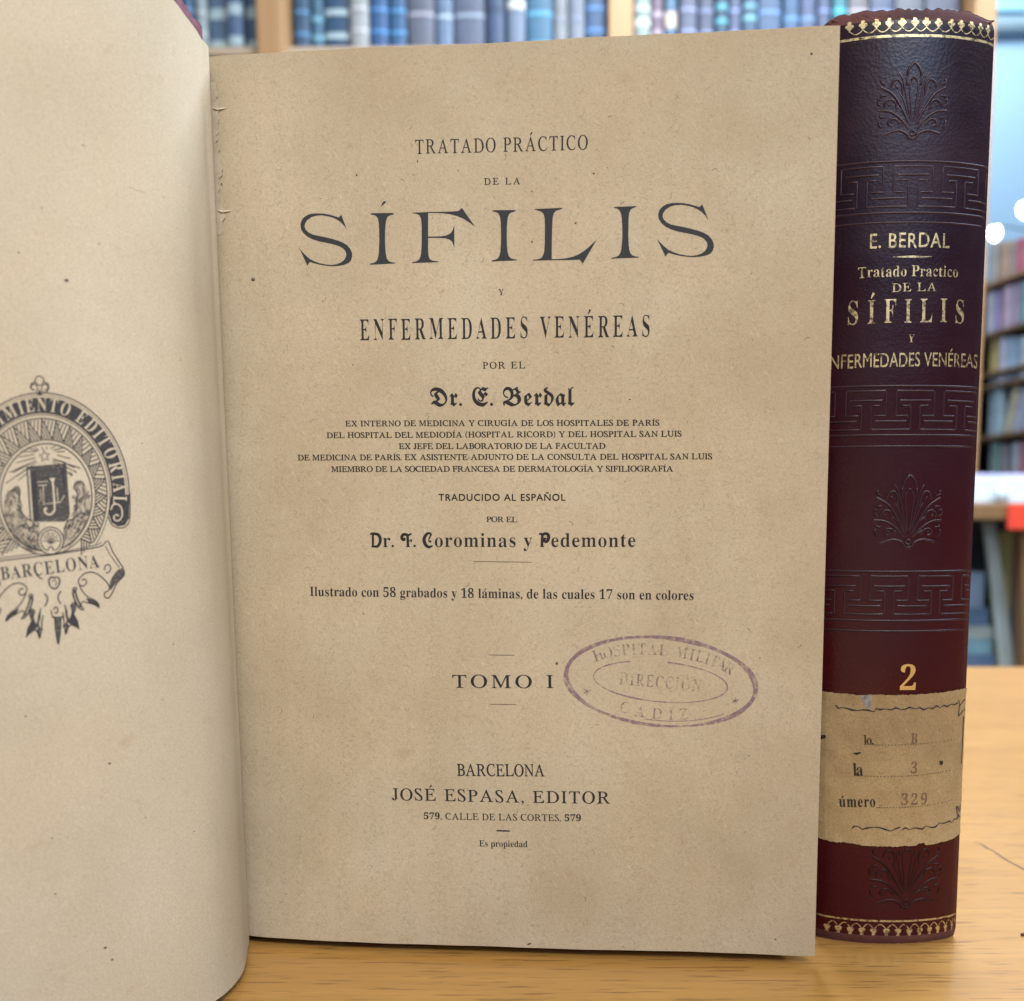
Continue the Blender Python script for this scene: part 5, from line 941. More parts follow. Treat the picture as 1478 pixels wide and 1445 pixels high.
def page_wave(u, v):
    w = .75 * sin(u * .031 + .4) * sin(v * .019 + 1.0) + .16 * sin(u * .085 + v * .02) + .10 * sin(v * .06 + u * .012 + 2)
    w -= 2.6 * math.exp(-max(u + 7, 0) / 13.0)                  # falls back into the gutter
    w += .8 * math.exp(-((u - 154) ** 2) / 300) * ((v / 230) ** 2)  # corner lifts a little
    return w


def page(u, v, l=0.0):
    return PL + PD * (u / 1000) + Vector((0, 0, v / 1000)) + PN * ((page_wave(u, v) + l) / 1000)


def page_edge(u, v):
    """outline of the sheet, very slightly ragged"""
    e = .05 * sin(u * .35) + .07 * sin(u * .13 + 2)
    return (u, v + (e if v > 115 else -.6 * e) * (abs(v - 115) / 115) ** 8)


mb = MB()
us, vs2 = lin(-7, PW, 80), lin(0, PH, 110)
grid(mb, lambda u, v: page(*page_edge(u, v)), us, vs2)
grid(mb, lambda u, v: page(*page_edge(u, v), -.10), us, vs2, flip=True)
n = len(vs2)
off = len(us) * n
bnd = [i * n for i in range(len(us))] + [(len(us) - 1) * n + j for j in range(1, n)] + [i * n + n - 1 for i in range(len(us) - 2, -1, -1)] + [j for j in range(n - 2, 0, -1)]
for a_, b_ in zip(bnd, bnd[1:] + bnd[:1]):       # the cut edge has its own points, so it shades sharply
    mb.add([mb.v[b_], mb.v[a_], mb.v[a_ + off], mb.v[b_ + off]], [(0, 1, 2, 3)])

sp = Art()
rr = random.Random(4)
for x, y, r in SPECKS:
    k = 7
    st_ = rr.uniform(.9, 1.6)
    an = rr.uniform(0, pi)
    pts = []
    for i in range(k):
        t = 2 * pi * i / k
        q = r * rr.uniform(.75, 1.15)
        px, py = q * st_ * cos(t), q * sin(t) / st_
        pts.append((x + px * cos(an) - py * sin(an), y + px * sin(an) + py * cos(an)))
    sp.poly([pts])
for i in range(70):                       # loose fibres pressed in the sheet
    x, y, an, L = rr.uniform(8, 150), rr.uniform(6, 222), rr.uniform(0, pi), rr.uniform(.4, 1.5)
    sp.stroke(smooth_line([(x, y), (x + L * .5 * cos(an), y + L * .5 * sin(an)), (x + L * cos(an + .5), y + L * sin(an + .5))], 3), .09)
sp.into(mb, page, 1)
title_page = mb.build('title_page', [M['page'], ink_mat('fibre_speck', (.06, .04, .03), .3, .9, 900)], book1, smooth=True)

for (text, font, a, b, cap, wx, wt) in TITLE_LINES:
    art = Art()
    set_line(art, text, font, a, b, cap, wx, wt)
    art.build('text_line', page, M['ink'] if cap > 2.2 else M['small_ink'], title_page)
for a, b, w in RULE_LINES:
    art = Art()
    art.stroke([a, ((a[0] + b[0]) / 2, (a[1] + b[1]) / 2), b], [w * .7, w, w * .7] if w < .3 else w)
    art.build('rule_line', page, M['thin_ink'] if w < .3 else M['ink'], title_page)
art = Art()
for c in HEADING:
    art.poly([c])
h1 = art.build('text_line', page, M['grey_ink'], title_page)
h1['label'] = 'largest printed line, a wide heading in dark grey capitals'
art = Art()
art.poly([HAIR])
art.build('printing_flaw', page, M['thin_ink'], title_page)

# library stamp
SC, (OA, OB), (IA, IB) = STAMP['c'], STAMP['o'], STAMP['i']
TILT = radians(-4.6)


def st_xy(x, y):
    return (SC[0] + x * cos(TILT) - y * sin(TILT), SC[1] + x * sin(TILT) + y * cos(TILT))


art = Art()
R_ = arc(0, 0, OA, OB, 0, 357, 119)
ws = [.95 + .30 * sin(i * .11 + 1) + .22 * sin(i * .31) + (.25 if 22 < i < 40 else 0) for i in range(len(R_))]
art.stroke([st_xy(*p) for p in R_], ws, 0, closed=True)
art.stroke([st_xy(*p) for p in arc(0, 0, OA - 1.5, OB - 1.35, 262, 318, 30)], .22, 0)
art.stroke([st_xy(*p) for p in arc(0, 0, IA, IB, 118, 445, 100)], [.30 + .1 * sin(i * .2) for i in range(101)], 0, lift=.003)


def arc_text(art, text, font, cx, cy, rx, ry, a0, a1, cap, wx, mi, top=True, fn=lambda x, y: (x, y), weight=0.0, lift=0.0):
    WEIGHT[0] = weight
    adv = [glyph(c, font)[0] if c != ' ' else .45 for c in text]
    tot = sum(adv)
    t = 0
    for c, w in zip(text, adv):
        a = radians(a0 + (a1 - a0) * (t + w / 2) / tot)
        t += w
        if c == ' ':
            continue
        px, py = cx + rx * cos(a), cy + ry * sin(a)
        tx, ty = -rx * sin(a), ry * cos(a)
        if top:
            tx, ty = -tx, -ty
        l = math.hypot(tx, ty)
        tx, ty = tx / l, ty / l
        q0 = fn(px, py)
        q1 = fn(px + tx, py + ty)
        u = (q1[0] - q0[0], q1[1] - q0[1])
        lu = math.hypot(*u)
        u = (u[0] / lu, u[1] / lu)
        ww = w * wx * cap / 2
        place_glyph(art, c, font, (q0[0] - u[0] * ww, q0[1] - u[1] * ww), u, cap, wx, mi, lift)


arc_text(art, 'HOSPITAL MILITAR', 's', 0, 0, 20.2, 6.9, 147, 30, 2.9, .86, 1, True, st_xy, -.03, .002)
arc_text(art, 'CADIZ', 's', 0, 0, 20.6, 9.9, 238, 296, 2.9, .95, 1, False, st_xy, -.04, .002)
set_line(art, 'DIRECCIÓN', 's', st_xy(-10.6, -1.6), st_xy(10.6, -1.6), 3.1, .72, -.02, 1)
for sx, sy in ((-18.6, -4.3), (19.6, -3.2)):
    x, y = st_xy(sx, sy)
    for k in range(3):
        an = k * pi / 3 + .4
        art.stroke([(x - 1.0 * cos(an), y - 1.0 * sin(an)), (x + 1.0 * cos(an), y + 1.0 * sin(an))], .3, 1, lift=.001 * k)
stp = art.build('library_stamp', page, [M['stamp_ink'], M['stamp_faint']], title_page, .06)
stp['label'] = 'faded violet oval ink stamp'

# torn sewing holes by the gutter, with a bit of thread
for (px_, py_) in SEWING:
    art = Art()
    art.poly([[(px_ - .3, py_ - .9), (px_ + .5, py_ - .8), (px_ + 1.1, py_ + .1), (px_ + .4, py_ + .8), (px_ - .3, py_ + .8)]])
    art.build('sewing_hole', page, M['hole'], title_page, .05)
    th = MB()
    th.tube([page(px_ - .2, py_ + .7, .2), page(px_ + .9, py_ + .3, .35), page(px_ + 2.6, py_ + .45, .2), page(px_ + 3.4, py_ + .6, .05)], [.00016, .0002, .00016, .00008], 0, 5)
    th.build('thread_end', plain('linen_thread', (.68, .60, .48), .8), title_page)

# ragged paper stub left standing along the gutter
rs_ = random.Random(21)
stub = MB()
vv = lin(187, 224, 46)
wd_ = [1.1 + rs_.uniform(-.45, .5) + .5 * sin(v * .5) for v in vv]
stub.v = [tuple(page(-1.5, v, .10)) for v in vv] + [tuple(page(w, v, .22 + .12 * sin(v))) for v, w in zip(vv, wd_)]
k_ = len(vv)
stub.f = [(i, k_ + i, k_ + i + 1, i + 1) for i in range(k_ - 1)]
stub.m = [0] * len(stub.f)
stub.build('paper_stub', M['leaf'], title_page)

# text block behind the title page
DEPTH = .024


def block_pt(u, w, v):
    """u across the page, w depth behind it, v up"""
    q = PL + PD * (u / 1000) + Vector((0, 0, v / 1000)) - PN * (w / 1000)
    return q


mb = MB()
prof = [(1.5, 3.4), (40, 2.2), (110, 2.0), (150.6, 1.9), (149.8, 4), (149.2, 10), (148.8, 16), (147.6, 23.6), (70, 24), (3, 24), (-1.0, 18), (-2.2, 11), (-1.0, 5)]
k = len(prof)
pts = [block_pt(u, w, .5) for u, w in prof] + [block_pt(u, w, 228.9) for u, w in prof]
mb.add(pts, [tuple(range(k)), tuple(range(2 * k - 1, k - 1, -1))] + [(i, k + i, k + (i + 1) % k, (i + 1) % k) for i in range(k)])
mb.build('page_block', M['block'], book1)
mb = MB()
bp = [(-4, 24.3), (149.2, 24.3), (149.2, 27.2), (-4, 27.2)]
pts = [block_pt(u, w, -2.6) for u, w in bp] + [block_pt(u, w, 234.5) for u, w in bp]
mb.add(pts, [(0, 1, 2, 3), (7, 6, 5, 4)] + [(i, 4 + i, 4 + (i + 1) % 4, (i + 1) % 4) for i in range(4)])
mb.build('back_board', M['cloth'], book1, bevel=.0006)
mb = MB()
so = [(-4.5, 27.2), (-8.2, 22), (-9.6, 13), (-8.6, 5), (-5.0, 1.2)]
si = [(-4.2, 25.2), (-7.0, 21), (-8.2, 13), (-7.2, 6), (-4.4, 2.6)]
ring = so + si[::-1]
k = len(ring)
pts = [block_pt(u, w, -2.6) for u, w in ring] + [block_pt(u, w, 234.5) for u, w in ring]
mb.add(pts, [tuple(range(k)), tuple(range(2 * k - 1, k - 1, -1))] + [(i, k + i, k + (i + 1) % k, (i + 1) % k) for i in range(k)])
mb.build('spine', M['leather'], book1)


# left leaf (verso with the printer's device) curling out of the gutter towards the reader
def leaf_raw(s, v):
    b, t = catmull(LEAF_LOW, s), catmull(LEAF_HIGH, s)
    k_ = v / 230.4
    return Vector((b[0] + (t[0] - b[0]) * k_, b[1] + (t[1] - b[1]) * k_, (2.6 + v) / 1000))


def leaf_normal(s, v):
    e = .02
    a = leaf_raw(s + e, v) - leaf_raw(s - e, v)
    return a.cross(Vector((0, 0, 1))).normalized() * -1


def leaf(s, v, l=0.0):
    q = leaf_raw(s, v)
    if l:
        q = q + leaf_normal(s, v) * (l / 1000)
    return q


SMAX = 13.6
mb = MB()
us, vs2 = lin(0.02, SMAX, 120), lin(0, 230.4, 60)
grid(mb, lambda s, v: leaf(s, v), us, vs2, flip=True)
grid(mb, lambda s, v: leaf(s, v, -.16), us, vs2)
n = len(vs2)
off = len(us) * n
bnd = [i * n for i in range(len(us))] + [(len(us) - 1) * n + j for j in range(1, n)] + [i * n + n - 1 for i in range(len(us) - 2, -1, -1)] + [j for j in range(n - 2, 0, -1)]
for a_, b_ in zip(bnd, bnd[1:] + bnd[:1]):
    mb.add([mb.v[a_], mb.v[b_], mb.v[b_ + off], mb.v[a_ + off]], [(0, 1, 2, 3)])
fl = Art()
for s_, v_, r in LEAF_SPECKS:
    k = 8
    fl.poly([[(s_ + r * .14 * cos(2 * pi * i / k), v_ + r * sin(2 * pi * i / k)) for i in range(k)]])
fl.stroke(LEAF_SCRATCH, .05)
fl.into(mb, leaf, 1, .05)
left_leaf = mb.build('left_leaf', [M['leaf'], M['device_grey']], book1, smooth=True)

# front board behind that leaf, a few millimetres taller
mb = MB()
us, vs2 = lin(.9, SMAX, 60), [-2.5, 60, 120, 180, BOARD_TOP]


def board(s, v, l):
    q = leaf(s, min(max(v, 0), 230.4), l)
    q.z = (2.6 + (max(v, 1.2) if s < 8 else v)) / 1000 + (.0009 * sin(s * 9) * .3 if v > 200 else 0)
    return q


grid(mb, lambda s, v: board(s, v, -.6 - 1.2 * min(1, s / 2)), us, vs2, 1, flip=True)
grid(mb, lambda s, v: board(s, v, -3.4 - 1.2 * min(1, s / 2)), us, vs2)
n = len(vs2)
off = len(us) * n
bnd = [i * n for i in range(len(us))] + [(len(us) - 1) * n + j for j in range(1, n)] + [i * n + n - 1 for i in range(len(us) - 2, -1, -1)] + [j for j in range(n - 2, 0, -1)]
for a_, b_ in zip(bnd, bnd[1:] + bnd[:1]):
    mb.add([mb.v[a_], mb.v[b_], mb.v[b_ + off], mb.v[a_ + off]], [(0, 1, 2, 3)])
mb.build('front_board', [M['cloth'], M['cloth']], book1)


# the device: drawn on a plate, then printed on the leaf
def plate(x, y):
    X, Y = (x - 60) / 100, (y - 740) / 100
    t = [X ** i * Y ** j for i in range(5) for j in range(5 - i)]
    return sum(a * b for a, b in zip(PLATE[0], t)), sum(a * b for a, b in zip(PLATE[1], t))


def on_leaf(x, y, l=0.0):
    s, v = plate(x, -y)
    return leaf(s, v, l)


dev = Art()      # materials: 0 ink, 1 half tone, 2 bare paper, 3 grey tone


def D(P, w=1.2, mi=0, lift=0.0, closed=False, sm=0):
    Q = [(x, -y) for x, y in P]
    if sm:
        Q = smooth_line(Q, sm, closed)
    if not isinstance(w, list) and w <= 1.6 and mi == 0:
        w *= 1.25
    dev.stroke(Q, w, mi, closed, lift)


def DP(P, mi=0, lift=0.0, sm=0):
    Q = [(x, -y) for x, y in P]
    if sm:
        Q = smooth_line(Q, sm, True)
    dev.poly([Q], mi, lift)


ECX, ECY, ERX, ERY = 60, 715, 126, 148


def ell(k, a0, a1, n=60):
    return [(ECX + ERX * k * cos(radians(a0 + (a1 - a0) * i / n)), ECY - ERY * k * sin(radians(a0 + (a1 - a0) * i / n))) for i in range(n + 1)]


# ring with white lettering
A0, A1 = -8, 188
outer, inner = ell(.955, A0, A1, 90), ell(.80, A0, A1, 90)
DP(outer + inner[::-1], 0)
D(ell(1.0, A0 - 3, A1 + 3, 90), 1.3)
D(ell(.975, A0 - 3, A1 + 3, 90), .5, 0)
D(ell(.785, -38, 218, 90), .8)
D(ell(.750, -38, 218, 90), 1.4)
arc_text(dev, 'ESTABLECIMIENTO EDITORIAL', 's', ECX, -ECY, ERX * .822, ERY * .822, 190, -7, 19, .70, 2, True, weight=-.006, lift=.02)
# finial
D([(52, 566), (54, 561), (52, 556), (47, 555), (45, 559), (47, 563), (50, 562)], 1.2, sm=4)
D([(62, 566), (60, 561), (62, 556), (67, 555), (69, 559), (67, 563), (64, 562)], 1.2, sm=4)
D([(50, 553), (51, 546), (56, 543), (62, 546), (63, 552)], 1.4, sm=4)
D([(44, 561), (45, 554), (51, 552), (57, 557), (63, 552), (69, 554), (70, 561), (67, 566), (63, 567)], 1.3, lift=.003, sm=3)
DP([(53, 570), (55, 566), (57, 561), (59, 566), (61, 570)], 0, .004)
# scroll at the foot of the ring
for sg in (1, -1):
    def mir(P, sg=sg):
        return P if sg == 1 else [(2 * 63 - x, y + 16) for x, y in P]
    DP(mir([(160, 716), (186, 714), (186, 748), (180, 758), (170, 760), (161, 754), (157, 742), (158, 728)]), 0, .002)
    D(mir([(160, 736), (163, 729), (170, 728), (175, 734), (176, 744), (172, 751), (166, 751), (164, 746), (168, 743), (171, 745)]), 2.0, 2, .02, sm=4)
    D(mir([(187, 712), (187, 748), (181, 760), (171, 762), (161, 757), (156, 745)]), 1.2, 0, .006, sm=4)
# inner oval
OX, OY, ORX, ORY = 67, 718, 71, 83
D([(x, y) for x, y in [(OX + ORX * cos(2 * pi * i / 72), OY + ORY * sin(2 * pi * i / 72)) for i in range(72)]], 1.1, closed=True)
D([(OX + (ORX - 5) * cos(2 * pi * i / 72), OY + (ORY - 5.5) * sin(2 * pi * i / 72)) for i in range(72)], 1.5, closed=True)
# woven border between oval and ring
NS = 22
for k in range(NS):
    a0_, a1_ = -52 + k * 284 / NS, -52 + (k + 1) * 284 / NS

    def pt(a, f):
        ca, sa = cos(radians(a)), sin(radians(a))
        xo, yo = ECX + ERX * .742 * ca, ECY - ERY * .742 * sa
        xi, yi = OX + (ORX + 1) * ca, OY - (ORY + 1) * sa
        return (xi + (xo - xi) * f, yi + (yo - yi) * f)
    am = (a0_ + a1_) / 2
    da = a1_ - a0_
    o0, o1, i0, i1 = pt(a0_, 1), pt(a1_, 1), pt(am, 0), pt(am + da, 0)
    D([o0, i0], 1.9, 0, .003)
    D([i0, o1], 1.9, 0, .004)

    def lerp(p, q, f):
        return (p[0] + (q[0] - p[0]) * f, p[1] + (q[1] - p[1]) * f)
    for f in (.25, .5, .75):
        D([lerp(o0, o1, f), lerp(i0, o1, f)], 1.35, 0, .001)
        D([lerp(i0, i1, f), lerp(o1, i1, f)], 1.35, 0, .002)
# star and rays
star = []
for i in range(10):
    r = 8.0 if i % 2 == 0 else 3.6
    a = radians(90 + 8 + 36 * i)
    star.append((64 + r * cos(a), 658.5 - r * 1.1 * sin(a)))
D(star, 1.3, closed=True)
for a in range(-40, 222, 9):
    if 60 < a < 118 and a % 2:
        continue
    L1 = 28 + 22 * abs(cos(radians(a))) + (a * 7 % 9)
    p0 = (64 + 14 * cos(radians(a)), 658 - 13 * sin(radians(a)))
    p1 = (64 + L1 * cos(radians(a)), 658 - .85 * L1 * sin(radians(a)) * (.55 if a > 0 and a < 180 else 1))
    if ((p1[0] - OX) / (ORX - 7)) ** 2 + ((p1[1] - OY) / (ORY - 8)) ** 2 < 1:
        dev.stroke([(p0[0], -p0[1]), (p1[0], -p1[1])], [.9, 1.6], 0)
for p0, p1 in (((27, 660), (49, 656)), ((24, 668), (51, 661)), ((13, 682), (50, 666)), ((8, 698), (40, 676)), ((26, 694), (38, 684)), ((30, 652), (52, 652)), ((82, 657), (102, 662)), ((80, 652), (94, 652)),
               ((98, 671), (108, 675)), ((100, 681), (105, 685)), ((72, 648), (80, 644)), ((50, 646), (56, 650)), ((76, 662), (95, 668)), ((60, 645), (62, 650)), ((67, 644), (67, 649)), ((38, 646), (54, 651)), ((76, 650), (90, 647))):
    dev.stroke([(p0[0], -p0[1]), (p1[0], -p1[1])], [1.1, 1.4], 0, lift=.002)
# tablet with the monogram
tab = [(39.5, 674.5), (94.5, 669.5), (100, 747), (93, 753), (50, 753), (44, 751)]
DP(tab, 3, .004)
D([(38.5, 674.5), (95, 669.5), (100, 744)], 1.8, 0, .008)
D([(38.5, 674.5), (44, 752), (49.5, 752), (45, 681), (93, 676.5)], 1.3, 0, .008)
D([(41.5, 678), (46.5, 751)], 2.2, 2, .010)
DP([(46, 681), (52, 680), (56, 750), (50, 752)], 0, .006)
DP([(88, 678), (93, 677), (96, 720), (91, 700)], 0, .006)
for yy in range(684, 750, 3):
    D([(53 + (yy - 684) * .05, yy), (92 + (yy - 684) * .08, yy - 2)], .45, 0, .007)
D([(75.5, 691), (78.5, 730), (77, 739), (71, 743), (65, 740), (64, 734)], 2.8, 2, .02, sm=4)
DP([(70.5, 690.5), (79.5, 689.8), (77, 696), (75, 696)], 2, .021)
dev.disc(65.5, -734.5, 2.3, 2, lift=.021)
D([(55, 701), (68, 700), (62, 700.5), (62.5, 728), (87, 725), (93, 715)], 1.3, 2, .012)
D([(82, 704), (83.5, 725)], 1.3, 2, .013)
D([(58, 706), (59, 722), (56, 724)], .9, 2, .013)
D([(53, 696), (69, 695)], 1.0, 2, .012)
D([(62, 690), (83, 688)], 1.5, 0, .012)
D([(82.5, 700), (84, 724)], 1.2, 0, .012)
# clouds of hatching left, right and under the tablet
rg = random.Random(8)
DP([(6, 722), (10, 712), (17, 706), (22, 700), (27, 702), (29, 715), (28, 728), (33, 742), (44, 752), (52, 758), (57, 764), (54, 775), (55, 790), (50, 797), (38, 795), (22, 780), (11, 762), (6, 742)], 1, .002, sm=3)
DP([(107, 742), (110, 728), (111, 712), (106, 702), (110, 694), (118, 693), (124, 702), (129, 716), (130, 735), (126, 753), (117, 770), (104, 786), (94, 792), (91, 778), (92, 764), (98, 752), (104, 748)], 1, .002, sm=3)
for i in range(300):
    side = i % 2
    if side:
        x, y = rg.uniform(94, 128), rg.uniform(712, 788)
        if ((x - OX) / 62) ** 2 + ((y - OY) / 75) ** 2 > 1 or x < 103 and y < 748:
            continue
        a = 1.15 + rg.uniform(-.3, .3)
    else:
        x, y = rg.uniform(8, 55), rg.uniform(708, 795)
        if ((x - OX) / 62) ** 2 + ((y - OY) / 75) ** 2 > 1 or x > 28 and y < 742:
            continue
        a = -1.2 + rg.uniform(-.4, .4)
    L1 = rg.uniform(3, 8)
    D([(x, y), (x + L1 * cos(a) * .5 + 1, y - L1 * .5 * sin(a)), (x + L1 * cos(a), y - L1 * sin(a))], rg.uniform(.4, .9), 0, .004, sm=2)
for P in ([(26, 702), (29, 710), (28, 720), (31, 730), (30, 736), (36, 746), (45, 752)], [(17, 708), (22, 706), (24, 702)], [(106, 706), (109, 699), (116, 695), (122, 700)], [(108, 706), (112, 714), (110, 726), (111, 734), (105, 742)],
          [(27, 762), (33, 757), (40, 759), (42, 768)], [(42, 764), (49, 758), (56, 760)], [(92, 764), (98, 752), (106, 750)], [(112, 744), (118, 740), (124, 744)]):
    D(P, 1.3, 0, .006, sm=4)
for P in ([(12, 726), (16, 718), (20, 724)], [(14, 742), (20, 734), (25, 742)], [(22, 756), (27, 749), (33, 757)], [(30, 772), (36, 764), (42, 773)], [(44, 778), (49, 770), (53, 778)], [(116, 704), (118, 712), (114, 720)],
          [(122, 722), (118, 732), (121, 740)], [(118, 752), (112, 748), (107, 756)], [(108, 768), (102, 763), (97, 771)], [(20, 712), (24, 716), (24, 724)]):
    D(P, 1.6, 2, .009, sm=4)
# rosette
RX, RY = 73, 780.5
dev.disc(RX, -RY, 19, 2, 30, .012, 20)
D([(RX + 18.5 * cos(2 * pi * i / 40), RY + 19.5 * sin(2 * pi * i / 40)) for i in range(40)], 1.4, 0, .016, True)
D([(RX + 14.5 * cos(radians(t)), RY + 15.5 * sin(radians(t))) for t in range(112, 430, 6)], 1.4, 0, .016)
for i in range(5):
    a = radians(90 + (i - 2) * 40)
    tip = (RX + 11.5 * cos(a), RY - 12.5 * sin(a))
    dev.stroke([(RX + 1 * cos(a), -(RY + 5) + 1 * sin(a)), ((RX + tip[0]) / 2, -((RY + 3 + tip[1]) / 2)), (tip[0], -tip[1])], [.9, 2.6, 6.6], 0, lift=.016)
    dev.stroke([(RX + 5 * cos(a), -(RY + 1) + 5 * sin(a)), (tip[0], -tip[1])], [.7, 3.6], 2, lift=.019)
D([(RX - 5, RY + 15), (RX, RY + 8), (RX + 5, RY + 15)], 1.5, 0, .018, sm=4)
# banner
D([(-60, 816), (0, 809.5), (60, 802.5), (75, 801), (140, 790), (150, 785.5), (156, 780.5), (162, 795), (170, 808), (178, 820)], 1.3, 0, .004, sm=2)
D([(-60, 812), (0, 805.5), (55, 799)], .9, 0, .004)
D([(90, 797), (140, 786.5), (147, 783)], .9, 0, .004)
D([(152, 788), (158, 799), (166, 811), (172, 819)], .9, 0, .004, sm=3)
set_line(dev, 'BARCELONA', 's', (1.5, -837.5), (144, -819), 18.5, .80, -.015, 0)
D([(52, 829), (56, 833), (61, 836)], 1.8, 0, .006, sm=3)
# curled ends and hanging foliage
for sg in (1, -1):
    def mr(P, sg=sg):
        return P if sg == 1 else [(2 * 76 - x, y + 19 * (x - 76) / 60 * .95) for x, y in P]
    D(mr([(151, 823), (152, 817), (157, 815), (160, 820), (157, 826), (153, 827)]), 1.3, 0, .006, sm=4)
    DP(mr([(161, 835), (167, 826), (174, 820), (179, 822), (178, 831), (170, 839), (164, 846), (160, 852), (158, 845)]), 3, .005, sm=3)
    D(mr([(178, 822), (179, 830), (170, 840), (166, 847), (162, 856), (157, 863), (152, 862), (151, 856), (156, 853), (158, 847), (152, 838), (143, 830), (133, 826), (122, 828), (114, 836), (114, 843), (120, 846), (125, 841), (122, 836), (118, 838)]), 1.4, 0, .006, sm=4)
    D(mr([(114, 843), (118, 852), (126, 861), (136, 866), (142, 871), (143, 877), (137, 873), (126, 870), (120, 868), (117, 872)]), 1.3, 0, .006, sm=3)
    DP(mr([(124, 863), (134, 866), (141, 870), (144, 876), (136, 873), (128, 870)]), 0, .004)
    D(mr([(104, 853), (107, 848), (111, 850), (108, 855), (112, 864), (117, 874), (121, 880), (114, 878), (108, 868), (104, 855)]), 1.4, 0, .006, sm=3)
    D(mr([(93, 873), (97, 885), (101, 894), (104, 882), (102, 874), (107, 870), (109, 878), (106, 888), (111, 895), (112, 903), (104, 901), (98, 906), (95, 916), (93, 905), (97, 896)]), 1.5, 0, .006, sm=3)
    DP(mr([(103, 886), (108, 888), (113, 898), (115, 909), (108, 905), (102, 902), (98, 898)]), 0, .004)
    DP(mr([(95, 898), (99, 902), (97, 912), (94, 917)]), 0, .005)
    D(mr([(88, 853), (84, 859), (84, 866), (88, 872)]), 2.0, 0, .006, sm=3)
for sg in (1, -1):
    def mr2(P, sg=sg):
        return P if sg == 1 else [(2 * 76 - x, y + 19 * (x - 76) / 60 * .95) for x, y in P]
    DP(mr2([(93, 874), (97, 886), (101, 893), (104, 882), (103, 874), (107, 871), (108, 880), (104, 892), (98, 900), (94, 890)]), 3, .003)
    DP(mr2([(104, 851), (109, 850), (113, 864), (119, 877), (113, 877), (107, 866)]), 3, .003)
    D(mr2([(100, 876), (98, 886), (100, 893)]), 1.2, 2, .009, sm=3)
    D(mr2([(107, 856), (110, 866), (114, 874)]), 1.2, 2, .009, sm=3)
    D(mr2([(90, 884), (92, 896), (91, 906)]), 1.4, 0, .006, sm=3)
D([(70, 838), (73, 833), (78, 834), (83, 833), (86, 839), (83, 847), (78, 850), (72, 846), (70, 838)], 2.6, 3, .005, sm=3)
D([(75, 840), (78, 837), (81, 841), (79, 846)], 1.0, 0, .007, sm=3)
D([(77, 880), (80, 876), (83, 879), (82, 885), (78, 884)], 1.6, 0, .006, sm=3)
DP([(78, 890), (88, 890), (87, 910), (84, 931), (80, 912)], 3, .005)
D([(73, 880), (76, 892), (78, 890), (80, 912), (84, 931), (87, 910), (88, 890), (91, 893)], 1.3, 0, .007, sm=3)
dev.refine(7)
device = dev.build('printers_device', on_leaf, [M['device_ink'], M['device_shade'], M['leaf'], M['device_grey']], left_leaf, .05)
device['label'] = 'engraved round emblem with a lettered ring, tablet, ribbon and hanging leaves'

# ================================================================== CLOSED BOOK (volume two)
XC, YF, BULGE, TOPZ = .0789, .2374, .0044, .2435
book2 = empty('closed_book', (XC, .31, 0), 'upright closed book with dark burgundy leather spine, gilt lettering and paper label', 'book')


def sp_edges(z):
    t = min(max(z / 244.0, 0), 1)
    return .0609 - .0036 * t, .1003 + .0001 * t      # left, right edge of the spine at height z (mm)


def spine_pt(x, z, l=0.0):
    """x mm from the middle line, z mm up"""
    xl, xr = sp_edges(z)
    c, hw = (xl + xr) / 2, (xr - xl) / 2
    t = (XC + x / 1000 - c) / hw
    t = max(-1.0, min(1.0, t))
    y = BULGE * abs(t) ** 2.3 + .0006 * max(0, abs(t) - .9) * 10 * abs(t)
    # rounded-over head and tail caps
    e = max(0.0, (4.0 - z) / 4.0, (z - 239.8) / 3.7)
    y += .0016 * min(e, 1) ** 2
    slope = BULGE * 2.3 * abs(t) ** 1.3 * (1 if t > 0 else -1) / hw
    nl = math.hypot(1, slope)
    return Vector((c + t * hw + slope / nl * l / 1000, YF + y - l / 1000 / nl, z / 1000))


def span(z):
    xl, xr = sp_edges(z)
    return (xl - XC) * 1000, (xr - XC) * 1000


mb = MB()
ts = [-1 + 2 * i / 48 for i in range(49)]
zs = [0, .5, 1.2, 2, 3, 4, 6] + lin(9, 234, 75) + [236.5, 238.5, 239.8, 240.6, 241.3, 241.9, 242.3]
rgh = random.Random(5)
wob = [rgh.uniform(-1, 1) for _ in range(60)]


def spv(t, z):
    a, b = span(z)
    p = spine_pt((a + b) / 2 + t * (b - a) / 2, z)
    if z > 241 or z < 1:
        i = int((t + 1) * 24)
        p.z += .00035 * wob[i] * (1 if z > 100 else .5)
        if z > 100:
            p.z += .0013 * max(0, 1 - abs(t) ** 9) - .0002
    return p


grid(mb, spv, ts, zs, flip=True)
n = len(zs)
# turn the leather over the head and tail
top_ring = [i * n + n - 1 for i in range(len(ts))]
bot_ring = [i * n for i in range(len(ts))]
base = len(mb.v)
inn = []
for i, t in enumerate(ts):
    p = Vector(mb.v[i * n + n - 1])
    inn.append((p.x * .97 + XC * .03, p.y + .0032, p.z + .0002 - .001 * abs(t)))
inb = []
for i, t in enumerate(ts):
    p = Vector(mb.v[i * n])
    inb.append((p.x * .97 + XC * .03, p.y + .004, 0.0004))
mb.v += inn + inb
nt_ = len(ts)
for i in range(nt_ - 1):
    mb.f.append((top_ring[i], top_ring[i + 1], base + i + 1, base + i))
    mb.m.append(1)
    mb.f.append((bot_ring[i + 1], bot_ring[i], base + nt_ + i, base + nt_ + i + 1))
    mb.m.append(1)
for fi, f in enumerate(mb.f):
    zz = sum(mb.v[i][2] for i in f) / len(f)
    if zz > .2409 or zz < .0031:
        mb.m[fi] = 1
spine2 = mb.build('spine', [M['leather'], M['leather_edge']], book2, smooth=True)

